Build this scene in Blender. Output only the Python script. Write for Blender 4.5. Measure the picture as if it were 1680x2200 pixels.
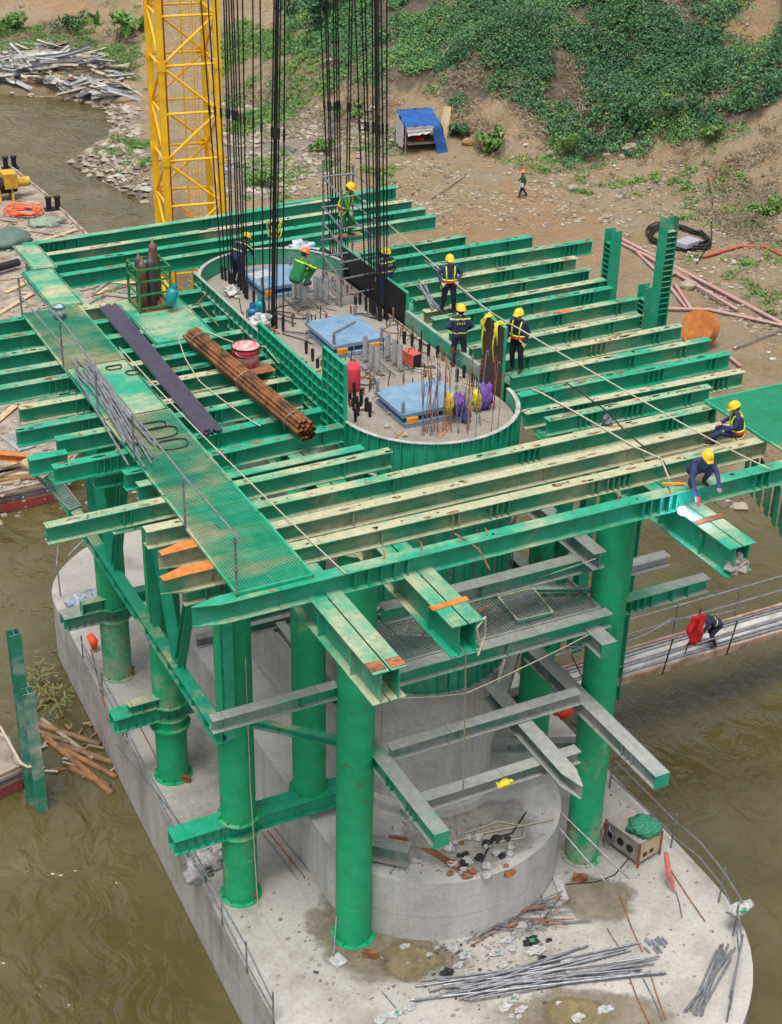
import bpy, bmesh, math, random
import numpy as np
from math import sin, cos, pi, radians, sqrt, hypot, atan2
from mathutils import Vector, Matrix
for o in list(bpy.data.objects): bpy.data.objects.remove(o)
random.seed(7); RNG = np.random.default_rng(7)
SC = bpy.context.scene; COL = SC.collection
# ------------------------------------------------------------------ camera
CAM = Vector((-15., -32., 16.2)); YAW, PITCH, ROLL, FOC = radians(27.5), radians(29.28), .024, 3300.
hd = Vector((sin(YAW), cos(YAW), 0)); rt = Vector((cos(YAW), -sin(YAW), 0)); up = Vector((0, 0, 1))
FW = hd*cos(PITCH) - up*sin(PITCH); u0 = hd*sin(PITCH) + up*cos(PITCH)
RT = rt*cos(ROLL) + u0*sin(ROLL); UPV = -rt*sin(ROLL) + u0*cos(ROLL)
cam = bpy.data.cameras.new('camera'); co = bpy.data.objects.new('camera', cam); COL.objects.link(co)
m = Matrix.Identity(4)
for i in range(3): m[i][0], m[i][1], m[i][2], m[i][3] = RT[i], UPV[i], -FW[i], CAM[i]
co.matrix_world = m
cam.sensor_fit = 'HORIZONTAL'; cam.sensor_width = 36; cam.lens = FOC/1680*36; cam.clip_end = 2000; cam.clip_start = .5
SC.camera = co
# ------------------------------------------------------------------ light: overcast day
w = bpy.data.worlds.new('World'); SC.world = w; w.use_nodes = True
nt = w.node_tree; bg = nt.nodes['Background']; sky = nt.nodes.new('ShaderNodeTexSky')
SUN_EL, SUN_AZ = radians(72), radians(222)
sky.sky_type = 'NISHITA'; sky.sun_disc = False; sky.sun_elevation = SUN_EL; sky.sun_rotation = SUN_AZ
sky.air_density = 1.0; sky.dust_density = 4.0; sky.ozone_density = 1.0
hs = nt.nodes.new('ShaderNodeHueSaturation'); hs.inputs['Saturation'].default_value = .28   # cloud cover greys the sky
nt.links.new(sky.outputs[0], hs.inputs['Color']); nt.links.new(hs.outputs[0], bg.inputs[0]); bg.inputs[1].default_value = .10
sl = bpy.data.lights.new('sun', 'SUN'); sl.energy = 1.5; sl.angle = radians(24); sl.color = (1, .96, .9)
so = bpy.data.objects.new('sun', sl); COL.objects.link(so)
sd = Vector((sin(SUN_AZ)*cos(SUN_EL), cos(SUN_AZ)*cos(SUN_EL), sin(SUN_EL)))
so.rotation_euler = sd.to_track_quat('Z', 'Y').to_euler(); so.location = (0, 0, 60)
vs = SC.view_settings; vs.view_transform = 'Standard'; vs.look = 'None'; vs.exposure = 0.93; vs.gamma = 1
# ------------------------------------------------------------------ pixel-ray helpers (photo point on a known plane)
def ray(u, v): return RT*(u-840) + UPV*(1100-v) + FW*FOC
def U(u, v, z=None, x=None, y=None):
    d = ray(u, v)
    t = (z-CAM.z)/d.z if z is not None else (x-CAM.x)/d.x if x is not None else (y-CAM.y)/d.y
    return CAM + d*t
def ZV(u, v, p):                                   # height of a photo point on the upright line through p
    d = ray(u, v); return (CAM + d*(hypot(p[0]-CAM.x, p[1]-CAM.y)/hypot(d.x, d.y))).z
# ------------------------------------------------------------------ materials
MATS = {}
def _nt(name):
    mt = bpy.data.materials.new(name); mt.use_nodes = True; n = mt.node_tree
    b = n.nodes['Principled BSDF']; g = n.nodes.new('ShaderNodeNewGeometry'); return mt, n, b, g
def L(n, a, b): n.links.new(a, b)
def noise(n, vec, scale, detail=4, rough=.6, stretch=None):
    if stretch:
        mp = n.nodes.new('ShaderNodeMapping'); mp.inputs['Scale'].default_value = stretch; L(n, vec, mp.inputs[0]); vec = mp.outputs[0]
    t = n.nodes.new('ShaderNodeTexNoise'); t.inputs['Scale'].default_value = scale; t.inputs['Detail'].default_value = detail
    t.inputs['Roughness'].default_value = rough; L(n, vec, t.inputs['Vector']); return t.outputs[0]
def mth(n, op, a, b=0., c=None, clamp=False):
    q = n.nodes.new('ShaderNodeMath'); q.operation = op; q.use_clamp = clamp
    for i, s in enumerate((a, b) if c is None else (a, b, c)):
        if isinstance(s, (int, float)): q.inputs[i].default_value = s
        else: L(n, s, q.inputs[i])
    return q.outputs[0]
def mix(n, f, a, b, mode='MIX'):
    q = n.nodes.new('ShaderNodeMix'); q.data_type = 'RGBA'; q.blend_type = mode
    for s, i in ((f, 0), (a, 6), (b, 7)):
        if isinstance(s, (int, float)): q.inputs[i].default_value = s
        elif isinstance(s, tuple): q.inputs[i].default_value = s + (1,)
        else: L(n, s, q.inputs[i])
    return q.outputs[2]
def ramp(n, f, stops):
    r = n.nodes.new('ShaderNodeValToRGB'); e = r.color_ramp.elements
    while len(e) < len(stops): e.new(.5)
    for el, (p, c) in zip(e, stops): el.position = p; el.color = tuple(c) + (1,)
    L(n, f, r.inputs[0]); return r.outputs[0]
def bump(n, b, h, s, d=.02):
    q = n.nodes.new('ShaderNodeBump'); q.inputs['Strength'].default_value = s; q.inputs['Distance'].default_value = d
    L(n, h, q.inputs['Height']); L(n, q.outputs[0], b.inputs['Normal'])
def plain(name, c, rough=.6, metal=0., var=.25, scale=6., bmp=.15, c2=None):
    if name in MATS: return MATS[name]
    mt, n, b, g = _nt(name); f = noise(n, g.outputs['Position'], scale)
    d = c2 or tuple(v*(1-var) for v in c)
    L(n, ramp(n, f, [(.34, d), (.62, c)]), b.inputs['Base Color']); b.inputs['Roughness'].default_value = rough; b.inputs['Metallic'].default_value = metal
    if bmp: bump(n, b, noise(n, g.outputs['Position'], scale*7), bmp, .01)
    MATS[name] = mt; return mt
def paint(name, base, dust, dustcol=(.45, .405, .26), rust=.0, rough=.45, upw=.55, hue=.06, stretch=(.35, 1, 1), seams=True, splash=None):
    """worn steel paint: mud and dust settle by noise and on upward faces, some rust"""
    mt, n, b, g = _nt(name); P = g.outputs['Position']
    sx = n.nodes.new('ShaderNodeSeparateXYZ'); L(n, g.outputs['Normal'], sx.inputs[0])
    upf = mth(n, 'MAXIMUM', sx.outputs[2], 0.)
    A = noise(n, P, 1.1, 5, .62, stretch); B = noise(n, P, 7, 4, .65, (.6, 1, 1)); Cn = noise(n, P, .45, 2, .5)
    f = mth(n, 'MULTIPLY_ADD', A, 3.4, dust - 1.75)
    f = mth(n, 'ADD', f, mth(n, 'MULTIPLY_ADD', B, 1.3, -.65)); f = mth(n, 'ADD', f, mth(n, 'MULTIPLY_ADD', Cn, 3.6, -1.8))
    if splash:                                            # cement and mud splashed up from the slab
        pz = n.nodes.new('ShaderNodeSeparateXYZ'); L(n, P, pz.inputs[0]); f = mth(n, 'ADD', f, mth(n, 'MULTIPLY', mth(n, 'MULTIPLY_ADD', pz.outputs[2], -1/splash[1], (splash[0]+splash[1])/splash[1], True), splash[2]))
    f = mth(n, 'MULTIPLY_ADD', upf, upw, f, True)
    gcol = ramp(n, noise(n, P, 3.1, 4, .6), [(.3, tuple(v*.82 for v in base)), (.7, (base[0]+hue*.35, base[1]*1.06, base[2]+hue))])
    dcol = ramp(n, noise(n, P, 5, 5, .7), [(.3, tuple(v*.72 for v in dustcol)), (.7, tuple(v*1.12 for v in dustcol))])
    c = mix(n, mth(n, 'MULTIPLY', f, .9), gcol, dcol)
    if rust > 0:
        rf = mth(n, 'MULTIPLY_ADD', noise(n, P, 2.3, 6, .72), 9., -9*(.70-rust*.17), clamp=True)
        c = mix(n, mth(n, 'MULTIPLY', rf, .85), c, ramp(n, noise(n, P, 9), [(.3, (.055, .022, .012)), (.7, (.20, .085, .045))]))
    px = n.nodes.new('ShaderNodeSeparateXYZ'); L(n, P, px.inputs[0])       # butt welds along the sections
    sm = mth(n, 'ABSOLUTE', mth(n, 'SUBTRACT', mth(n, 'FRACT', mth(n, 'MULTIPLY_ADD', px.outputs[0], .43, mth(n, 'MULTIPLY', mth(n, 'FLOOR', mth(n, 'MULTIPLY', px.outputs[1], 1.05)), .37))), .5))
    if seams: c = mix(n, mth(n, 'MULTIPLY', mth(n, 'LESS_THAN', sm, .0045), .55), c, (.06, .05, .04))
    side = mth(n, 'SUBTRACT', 1., mth(n, 'ABSOLUTE', sx.outputs[2]), clamp=True); stk = mth(n, 'MULTIPLY_ADD', noise(n, P, 6., 4, .6, (1, 1, .09)), 6., -3.75, True)
    c = mix(n, mth(n, 'MULTIPLY', mth(n, 'MULTIPLY', stk, side), .6), c, (.13, .10, .065))
    gr = mth(n, 'MULTIPLY_ADD', noise(n, P, 1.9, 7, .78), 5., -2.75, True); c = mix(n, mth(n, 'MULTIPLY', gr, .38), c, (.05, .045, .035))
    sp = mth(n, 'MULTIPLY_ADD', noise(n, P, 38, 2, .5), 7, -4.6, clamp=True)
    c = mix(n, mth(n, 'MULTIPLY', sp, .55), c, tuple(v*.45 for v in dustcol))
    L(n, c, b.inputs['Base Color']); L(n, mth(n, 'MULTIPLY_ADD', f, .4, rough), b.inputs['Roughness'])
    bump(n, b, noise(n, P, 24, 4, .7), .2, .008); MATS[name] = mt; return mt
GR = (.004, .305, .15)
PG0 = paint('green_paint_fresh', (.002, .325, .16), -.66, rust=.45, upw=.35)
PG1 = paint('green_paint_worn', GR, -.5, rust=.55, upw=.62)
PG2 = paint('green_paint_muddy', GR, -.42, rust=.55, upw=.85)
PT = paint('green_paint_under_tan_mud', (.003, .30, .14), -.2, rust=.6, upw=1.1)
PG2Y = paint('green_girder_muddy', GR, -.3, rust=.6, upw=.7, stretch=(1, .35, 1), seams=False)
PTX = paint('green_paint_caked_tan_mud', (.003, .29, .135), .42, rust=.6, upw=1.0)
PGD = paint('green_paint_grey_dust', (.003, .31, .15), -.05, dustcol=(.33, .315, .295), rust=.3, upw=1.3)
PGG = paint('grey_dusted_steel', (.02, .20, .12), .65, dustcol=(.34, .33, .31), rust=.2, upw=1.3)
PCOL = paint('green_column_paint', (.0, .36, .145), -.5, rust=.5, upw=.3, rough=.6, seams=False, stretch=(1, 1, .5), hue=.02)
PCOLM = paint('mud_splashed_column', (.0, .36, .145), -.4, rust=.55, upw=.3, stretch=(1, 1, .5), hue=.02, rough=.6, seams=False, splash=(-12.9, 3.2, 1.5), dustcol=(.42, .385, .31))
PDM = paint('muddy_mesh_paint', (.006, .26, .12), .15, upw=.3, rust=.3, dustcol=(.42, .38, .22), seams=False)
PDUST = paint('green_mesh_paint', (.002, .34, .155), -.2, upw=.2, dustcol=(.42, .37, .22))
RUST = plain('rusty_steel', (.34, .13, .05), .85, var=.5, c2=(.11, .045, .022))
ORUST = plain('orange_fresh_rust', (.56, .20, .035), .85, var=.3, c2=(.36, .105, .02))
DSTEEL = plain('dark_steel', (.03, .028, .034), .5, .6)
BLACK = plain('black_rubber', (.012, .012, .013), .55)
STEEL = plain('galvanised_steel', (.42, .43, .45), .38, .75, c2=(.25, .26, .28))
SCAF = plain('scaffold_tube', (.27, .28, .30), .5, .5, c2=(.14, .14, .155))
ROPE = plain('hemp_rope', (.50, .44, .33), .9, scale=20)
WHITE = plain('white_plastic', (.52, .52, .50), .6, var=.45, scale=9)
DECKBLUE = None
def bluepad():
    mt, n, b, g = _nt('blue_steel_plate'); P = g.outputs['Position']
    f = noise(n, P, 2.2, 5, .7); c = ramp(n, f, [(.3, (.10, .19, .30)), (.5, (.15, .26, .38)), (.75, (.26, .36, .46))])
    L(n, c, b.inputs['Base Color']); b.inputs['Roughness'].default_value = .35; bump(n, b, noise(n, P, 40), .08, .005); return mt
DECKBLUE = bluepad()
def conc(name, c, stain, streak=True, wet=0.):
    mt, n, b, g = _nt(name); P = g.outputs['Position']
    A = noise(n, P, .55, 6, .65); B = noise(n, P, 9, 6, .75)
    col = ramp(n, A, [(.3, stain), (.52, c), (.75, tuple(min(1, v*1.14) for v in c))])
    sx = n.nodes.new('ShaderNodeSeparateXYZ'); L(n, g.outputs['Normal'], sx.inputs[0])
    side = mth(n, 'SUBTRACT', 1., mth(n, 'ABSOLUTE', sx.outputs[2]), clamp=True)
    S = noise(n, P, 2.4, 4, .6, (1, 1, .06))
    col = mix(n, mth(n, 'MULTIPLY', mth(n, 'MULTIPLY_ADD', S, 3.2, -1.5, True), mth(n, 'MULTIPLY', side, .5)), col, tuple(v*.62 for v in stain))
    pz = n.nodes.new('ShaderNodeSeparateXYZ'); L(n, P, pz.inputs[0])       # shutter joints and pour lines
    jl = mth(n, 'MAXIMUM', mth(n, 'LESS_THAN', mth(n, 'ABSOLUTE', mth(n, 'SUBTRACT', mth(n, 'FRACT', mth(n, 'MULTIPLY', pz.outputs[2], .62)), .5)), .008), mth(n, 'LESS_THAN', mth(n, 'ABSOLUTE', mth(n, 'SUBTRACT', mth(n, 'FRACT', mth(n, 'MULTIPLY', pz.outputs[1], .47)), .5)), .005))
    col = mix(n, mth(n, 'MULTIPLY', mth(n, 'MULTIPLY', jl, side), .38), col, tuple(v*.45 for v in stain))
    dk = mth(n, 'MULTIPLY_ADD', noise(n, P, 1.3, 8, .78), 5., -2.9, True); col = mix(n, mth(n, 'MULTIPLY', dk, .5), col, (.13, .11, .085))
    col = mix(n, .6, col, ramp(n, B, [(.3, (.55, .55, .55)), (.7, (1, 1, 1))]), 'MULTIPLY')
    L(n, col, b.inputs['Base Color']); b.inputs['Roughness'].default_value = .85
    bump(n, b, B, .35, .02); MATS[name] = mt; return mt
CONC = conc('cap_concrete', (.44, .415, .38), (.25, .225, .195))
CONCP = conc('pier_concrete', (.54, .52, .495), (.38, .355, .33))
CONCT = conc('pier_top_concrete', (.30, .265, .225), (.19, .165, .135))
# ------------------------------------------------------------------ mesh builder
class MB:
    def __init__(s): s.v = []; s.f = []
    def add(s, vs, fs):
        k = len(s.v); s.v += [tuple(p) for p in vs]; s.f += [tuple(i+k for i in f) for f in fs]; return s
    def box(s, x0, x1, y0, y1, z0, z1):
        return s.add([(x0,y0,z0),(x1,y0,z0),(x1,y1,z0),(x0,y1,z0),(x0,y0,z1),(x1,y0,z1),(x1,y1,z1),(x0,y1,z1)],
                     [(3,2,1,0),(4,5,6,7),(0,1,5,4),(1,2,6,5),(2,3,7,6),(3,0,4,7)])
    def bar(s, a, b, w, h, upd=(0,0,1)):
        a, b = Vector(a), Vector(b); d = (b-a).normalized(); r = d.cross(Vector(upd))
        if r.length < 1e-4: r = d.cross(Vector((1, 0, 0)))
        r.normalize(); t = r.cross(d); r = r*w/2; t = t*h/2
        return s.add([a-r-t, a+r-t, a+r+t, a-r+t, b-r-t, b+r-t, b+r+t, b-r+t], [(0,1,2,3)[::-1],(4,5,6,7),(0,1,5,4),(1,2,6,5),(2,3,7,6),(3,0,4,7)][:6])
    def cyl(s, a, b, r, r2=None, n=10, caps=True):
        a, b = Vector(a), Vector(b); d = (b-a).normalized(); x = d.cross(Vector((0,0,1)))
        if x.length < 1e-3: x = Vector((1, 0, 0))
        x.normalize(); y = d.cross(x); r2 = r if r2 is None else r2
        vs = [a+(x*cos(2*pi*i/n)+y*sin(2*pi*i/n))*r for i in range(n)] + [b+(x*cos(2*pi*i/n)+y*sin(2*pi*i/n))*r2 for i in range(n)]
        fs = [(i, (i+1)%n, n+(i+1)%n, n+i) for i in range(n)]
        if caps: fs += [tuple(range(n))[::-1], tuple(range(n, 2*n))]
        return s.add(vs, fs)
    def tube(s, pts, r, n=6):
        pts = [Vector(p) for p in pts]; N = len(pts); vs = []; ref = None
        for i, p in enumerate(pts):
            d = (pts[min(i+1, N-1)]-pts[max(i-1, 0)]).normalized()
            if ref is None: ref = d.orthogonal()
            x = (ref - d*ref.dot(d)).normalized(); y = d.cross(x); ref = x
            rr = r[i] if isinstance(r, (list, tuple)) else r
            vs += [p+(x*cos(2*pi*k/n)+y*sin(2*pi*k/n))*rr for k in range(n)]
        fs = [(i*n+k, i*n+(k+1)%n, (i+1)*n+(k+1)%n, (i+1)*n+k) for i in range(N-1) for k in range(n)]
        return s.add(vs, fs + [tuple(range(n))[::-1], tuple(range((N-1)*n, N*n))])
    def prism(s, poly, z0, z1):
        n = len(poly); return s.add([(p[0], p[1], z0) for p in poly]+[(p[0], p[1], z1) for p in poly],
            [tuple(range(n))[::-1], tuple(range(n, 2*n))]+[(i, (i+1)%n, n+(i+1)%n, n+i) for i in range(n)])
    def ring(s, prof, c=(0,0,0), n=16):
        vs = [(c[0]+r*cos(2*pi*k/n), c[1]+r*sin(2*pi*k/n), c[2]+z) for r, z in prof for k in range(n)]; N = len(prof)
        return s.add(vs, [(i*n+k, i*n+(k+1)%n, ((i+1)%N)*n+(k+1)%n, ((i+1)%N)*n+k) for i in range(N) for k in range(n)])
    def lathe(s, prof, c=(0,0,0), n=16):
        vs = [(c[0]+r*cos(2*pi*k/n), c[1]+r*sin(2*pi*k/n), c[2]+z) for r, z in prof for k in range(n)]; N = len(prof)
        return s.add(vs, [(i*n+k, i*n+(k+1)%n, (i+1)*n+(k+1)%n, (i+1)*n+k) for i in range(N-1) for k in range(n)]+[tuple(range(n))[::-1], tuple(range((N-1)*n, N*n))])
    def blob(s, c, r, n=8, m=5, jit=.25, seed=0):
        rg = random.Random(seed); vs = [(c[0], c[1], c[2]-r[2])]
        for i in range(1, m):
            a = -pi/2+pi*i/m
            for k in range(n):
                q = 1+rg.uniform(-jit, jit); vs.append((c[0]+r[0]*q*cos(a)*cos(2*pi*k/n), c[1]+r[1]*q*cos(a)*sin(2*pi*k/n), c[2]+r[2]*q*sin(a)))
        vs.append((c[0], c[1], c[2]+r[2])); T = len(vs)-1
        fs = [(0, 1+(k+1)%n, 1+k) for k in range(n)]+[(1+(i-1)*n+k, 1+(i-1)*n+(k+1)%n, 1+i*n+(k+1)%n, 1+i*n+k) for i in range(1, m-1) for k in range(n)]
        return s.add(vs, fs+[(T, 1+(m-2)*n+k, 1+(m-2)*n+(k+1)%n) for k in range(n)])
    def xf(s, M): s.v = [tuple(M @ Vector(p)) for p in s.v]; return s
    def join(s, o): return s.add(o.v, o.f)
def mesh(name, mb, mat, smooth=False):
    me = bpy.data.meshes.new(name); me.from_pydata(mb.v, [], mb.f); me.materials.append(mat)
    if smooth: me.polygons.foreach_set('use_smooth', [True]*len(me.polygons))
    me.update(); return me
def new(name, data, parent=None):
    o = bpy.data.objects.new(name, data); COL.objects.link(o)
    if parent: o.parent = parent
    return o
def tag(o, label, cat, group=None):
    o['label'] = label; o['category'] = cat
    if group: o['group'] = group
    return o
def base_of(mbs):
    A = np.array([p for b in mbs for p in b.v]); lo, hi = A.min(0), A.max(0)
    return Vector(((lo[0]+hi[0])/2, (lo[1]+hi[1])/2, lo[2]))
def shift(mb, loc): mb.v = [(p[0]-loc[0], p[1]-loc[1], p[2]-loc[2]) for p in mb.v]; return mb
def solo(name, mb, mat, label, cat, group=None, smooth=False, kind=None):
    loc = base_of([mb]); o = new(name, mesh(name, shift(mb, loc), mat, smooth)); o.location = loc
    if kind: o['kind'] = kind
    if label: tag(o, label, cat, group)
    return o
def asm(name, label, cat, parts, group=None, loc=None):
    """a thing: Empty at its base + parts; part = (name, MB, material[, sub-parts[, smooth]]), all in world coordinates"""
    loc = loc or base_of([p[1] for p in parts]); t = new(name, None); t.location = loc; t.empty_display_size = .1; tag(t, label, cat, group)
    def put(lst, par):
        for p in lst:
            o = new(p[0], mesh(p[0], shift(p[1], loc), p[2], len(p) > 4 and p[4]), par)
            if p[0] in STUFFPARTS: o['kind'] = 'stuff'
            if len(p) > 3 and p[3]: put(p[3], o)
    put(parts, t); return t
STUFFPARTS = {'grating', 'bolt_holes', 'tread_bars', 'wire_mesh'}
def struct(name, mb, mat, smooth=False, kind='structure'):
    o = new(name, mesh(name, mb, mat, smooth)); o['kind'] = kind; return o
def frame_of(p0, p1, upd=(0, 0, 1)):
    p0, p1 = Vector(p0), Vector(p1); x = (p1-p0).normalized(); y = Vector(upd).cross(x)
    if y.length < 1e-3: y = Vector((0, 1, 0)).cross(x)
    y.normalize(); z = x.cross(y); M = Matrix.Identity(4)
    for i in range(3): M[i][0], M[i][1], M[i][2], M[i][3] = x[i], y[i], z[i], p0[i]
    return M, (p1-p0).length
# ================================================================== SETTING
ZW, ZCAP, ZBLK = -15.3, -12.9, -10.95
def vnoise(x, y, s, seed=0):
    r = np.random.default_rng(seed).random((256, 256)); x = x*s; y = y*s; i = np.floor(x).astype(int); j = np.floor(y).astype(int)
    fx = x-i; fy = y-j; fx = fx*fx*(3-2*fx); fy = fy*fy*(3-2*fy); g = lambda a, b: r[a % 256, b % 256]
    return (g(i,j)*(1-fx)+g(i+1,j)*fx)*(1-fy)+(g(i,j+1)*(1-fx)+g(i+1,j+1)*fx)*fy
def fbm(x, y, s, seed=0, o=4): return sum(vnoise(x, y, s*2**k, seed+k)*.5**k for k in range(o))/sum(.5**k for k in range(o))-.5
SHORE = [(70,-60),(34,-5),(25.7,10.6),(24.2,12.4),(21,28),(17.2,48),(15.3,60.4),(13.8,67),(13.2,71.5),(15.6,74.5),(18.2,78),(19.8,83),(18.6,87),(14,91.5),(8,97),(-10,112),(-40,130)]
TOE = [(75,-60),(50,-10),(44,14),(43,28),(46,40),(47,48),(43,53),(38.6,55),(35.4,58.5),(31,67),(27,78),(23,93),(17,104),(4,116),(-30,140)]
LANDPOLY = SHORE + [(-40,320),(320,320),(320,-60)]; HILLPOLY = TOE + [(-30,320),(320,320),(320,-60)]
def segdist(x, y, pl):
    d = np.full(x.shape, 1e9)
    for (ax, ay), (bx, by) in zip(pl[:-1], pl[1:]):
        dx, dy = bx-ax, by-ay; t = np.clip(((x-ax)*dx+(y-ay)*dy)/(dx*dx+dy*dy), 0, 1); d = np.minimum(d, np.hypot(x-ax-t*dx, y-ay-t*dy))
    return d
def inpoly(x, y, pl):
    c = np.zeros(x.shape, bool); n = len(pl)
    for k in range(n):
        (ax, ay), (bx, by) = pl[k], pl[(k+1) % n]
        q = ((ay > y) != (by > y)) & (x < (bx-ax)*(y-ay)/((by-ay) or 1e-9)+ax); c ^= q
    return c
def Hgt(x, y):
    x = np.asarray(x, float); y = np.asarray(y, float)
    wob = fbm(x, y, .22, 3)*2.2
    s = np.where(inpoly(x, y, LANDPOLY), 1, -1)*segdist(x, y, SHORE)+wob*.5
    t = np.where(inpoly(x, y, HILLPOLY), 1, -1)*segdist(x, y, TOE)+wob*1.4
    z = np.where(s > 0, 1.25*(1-np.exp(-np.maximum(s,0)/1.6))+.022*np.maximum(s,0), np.maximum(s*.4, -2.5))
    k = np.maximum(t, 0); hill = np.where(k < 2, .16*k*k, .64*k-.64)
    left = np.clip((y-70)/25, 0, 1); hill = hill*(1-.42*left)
    z = z + hill + np.where(s > 1, fbm(x, y, .35, 11)*.55+fbm(x, y, 1.3, 17, 3)*.22, 0) + np.where(k > 0, fbm(x, y, .16, 29)*np.minimum(k*.35, 3.2), 0)
    return ZW+z
def PJ(x, y, z):
    q = [x-CAM.x, y-CAM.y, z-CAM.z]; dt = lambda A: q[0]*A[0]+q[1]*A[1]+q[2]*A[2]
    d = dt(FW); return 840+FOC*dt(RT)/d, 1100-FOC*dt(UPV)/d
def G(u, v, dz=0.):                                       # photo point on the bank
    d = ray(u, v).normalized(); t = np.linspace(45, 260, 1400)
    X, Y, Z = CAM.x+d.x*t, CAM.y+d.y*t, CAM.z+d.z*t; below = Z < Hgt(X, Y); k = int(np.argmax(below)) if below.any() else len(t)-1
    return Vector((X[k], Y[k], float(Hgt(X[k], Y[k]))+dz))
# --- veg/soil zones drawn on the slope (photo outline -> ground)
DENSE = [(985,-40),(960,60),(985,160),(930,190),(1000,215),(1100,195),(1150,240),(1190,300),(1240,335),(1330,320),(1420,285),(1500,300),(1600,260),(1680,200),(1760,120),(1720,60),(1640,110),(1560,120),(1530,80),(1585,20),(1600,-40)]
DENSE2 = [(1700,70),(1780,130),(1700,190),(1900,230),(2300,200),(2300,-120),(1640,-120)]; DENSE3 = [(640,-60),(1640,-60),(1640,-260),(640,-260)]
MIXED = [(600,-40),(640,90),(690,190),(800,170),(880,205),(940,150),(955,-40)]
GRASSL = [(490,60),(480,190),(520,290),(640,250),(690,190),(640,90),(560,60)]
GRASSTL = [(-30,110),(60,150),(180,110),(290,170),(300,40),(200,60),(90,45),(-30,60)]
SPIT = [(225,320),(310,305),(312,355),(250,345)]
ORANGE = [[(1530,125),(1560,60),(1640,5),(1665,50),(1625,105)], [(1180,215),(1210,160),(1230,170),(1200,240)], [(1390,345),(1420,320),(1490,280),(1480,300)], [(60,-20),(200,-20),(190,50),(110,30)], [(925,150),(975,100),(1000,-20),(985,-20),(955,90)],
          [(590,-20),(640,-20),(630,60),(600,70)], [(860,560),(900,480),(1100,400),(1300,470),(1280,560),(1000,520)], [(1460,380),(1540,360),(1530,390)], [(190,60),(230,130),(290,140),(230,100)]]
GRAVEL = [[(480,230),(700,260),(800,240),(850,300),(720,340),(600,380),(480,400)], [(150,350),(240,300),(310,330),(310,430),(220,390)], [(20,210),(300,240),(300,275),(60,240)]]
def terrain():
    st = .42; xs = np.arange(0, 150, st); ys = np.arange(-34, 190, st); X, Y = np.meshgrid(xs, ys)
    Z = Hgt(X, Y); u, v = PJ(X, Y, Z); vis = (u > -900) & (u < 2900) & (v > -520) & (v < 1500)
    nx, ny = len(xs), len(ys); idx = np.arange(nx*ny).reshape(ny, nx)
    q = vis[:-1,:-1] & vis[1:,1:] & vis[:-1,1:] & vis[1:,:-1] & (Z[:-1,:-1] > ZW-1.6)
    F = np.stack([idx[:-1,:-1][q], idx[:-1,1:][q], idx[1:,1:][q], idx[1:,:-1][q]], 1); used = np.unique(F); remap = np.full(nx*ny, -1); remap[used] = np.arange(len(used))
    V = np.stack([X.ravel(), Y.ravel(), Z.ravel()], 1)[used]; F = remap[F]
    me = bpy.data.meshes.new('riverbank'); me.from_pydata(V.tolist(), [], F.tolist()); me.polygons.foreach_set('use_smooth', [True]*len(F))
    uu, vv = u.ravel()[used], v.ravel()[used]; jx = fbm(V[:,0], V[:,1], .5, 41)*60; jy = fbm(V[:,0], V[:,1], .5, 51)*60
    def zone(nm, polys):
        a = np.zeros(len(V))
        for p in polys: a = np.maximum(a, inpoly(uu+jx, vv+jy, p).astype(float))
        at = me.attributes.new(nm, 'FLOAT', 'POINT'); at.data.foreach_set('value', a)
    zone('veg', [DENSE, DENSE2, DENSE3, MIXED]); zone('orange', ORANGE); zone('gravel', GRAVEL); zone('grass', [GRASSL, GRASSTL, SPIT])
    mt, n, b, g = _nt('bank_soil'); P = g.outputs['Position']
    def at(nm): q = n.nodes.new('ShaderNodeAttribute'); q.attribute_name = nm; return q.outputs['Fac']
    c = ramp(n, noise(n, P, .38, 8, .68), [(.28, (.22, .145, .075)), (.43, (.38, .26, .135)), (.55, (.43, .315, .185)), (.68, (.35, .29, .21)), (.82, (.50, .28, .115))])
    c = mix(n, mth(n, 'MULTIPLY', at('gravel'), .75), c, ramp(n, noise(n, P, 2.6, 6, .8), [(.3, (.13, .115, .09)), (.5, (.29, .27, .235)), (.7, (.42, .40, .37))]))
    c = mix(n, mth(n, 'MULTIPLY', at('orange'), .8), c, ramp(n, noise(n, P, 1.2, 6, .7), [(.3, (.36, .20, .085)), (.7, (.50, .31, .15))]))
    c = mix(n, mth(n, 'MULTIPLY', at('veg'), .8), c, ramp(n, noise(n, P, 1.5, 5, .7), [(.3, (.035, .035, .018)), (.55, (.075, .06, .035)), (.75, (.13, .10, .06))]))
    c = mix(n, mth(n, 'MULTIPLY', at('grass'), mth(n, 'MULTIPLY_ADD', noise(n, P, 1.1, 5), 3, -1.1, True)), c, (.11, .15, .035))
    c = mix(n, .9, c, ramp(n, noise(n, P, 4.5, 8, .85), [(.3, (.34, .33, .32)), (.5, (.85, .85, .85)), (.7, (1.25, 1.25, 1.24))]), 'MULTIPLY'); c = mix(n, mth(n, 'MULTIPLY_ADD', noise(n, P, .9, 6, .75), 3., -1.2, True), c, mix(n, .5, c, (.27, .245, .21)))
    sx = n.nodes.new('ShaderNodeSeparateXYZ'); L(n, P, sx.inputs[0])      # wet mud by the water line
    wet = mth(n, 'MULTIPLY_ADD', sx.outputs[2], -2.2, 2.2*(ZW+.5)+.5, True); c = mix(n, mth(n, 'MULTIPLY', wet, .55), c, (.10, .075, .045))
    L(n, c, b.inputs['Base Color']); b.inputs['Roughness'].default_value = .95; bump(n, b, noise(n, P, 3, 9, .82), 1., .3)
    me.materials.append(mt); o = new('riverbank', me); o['kind'] = 'structure'
terrain()
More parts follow.
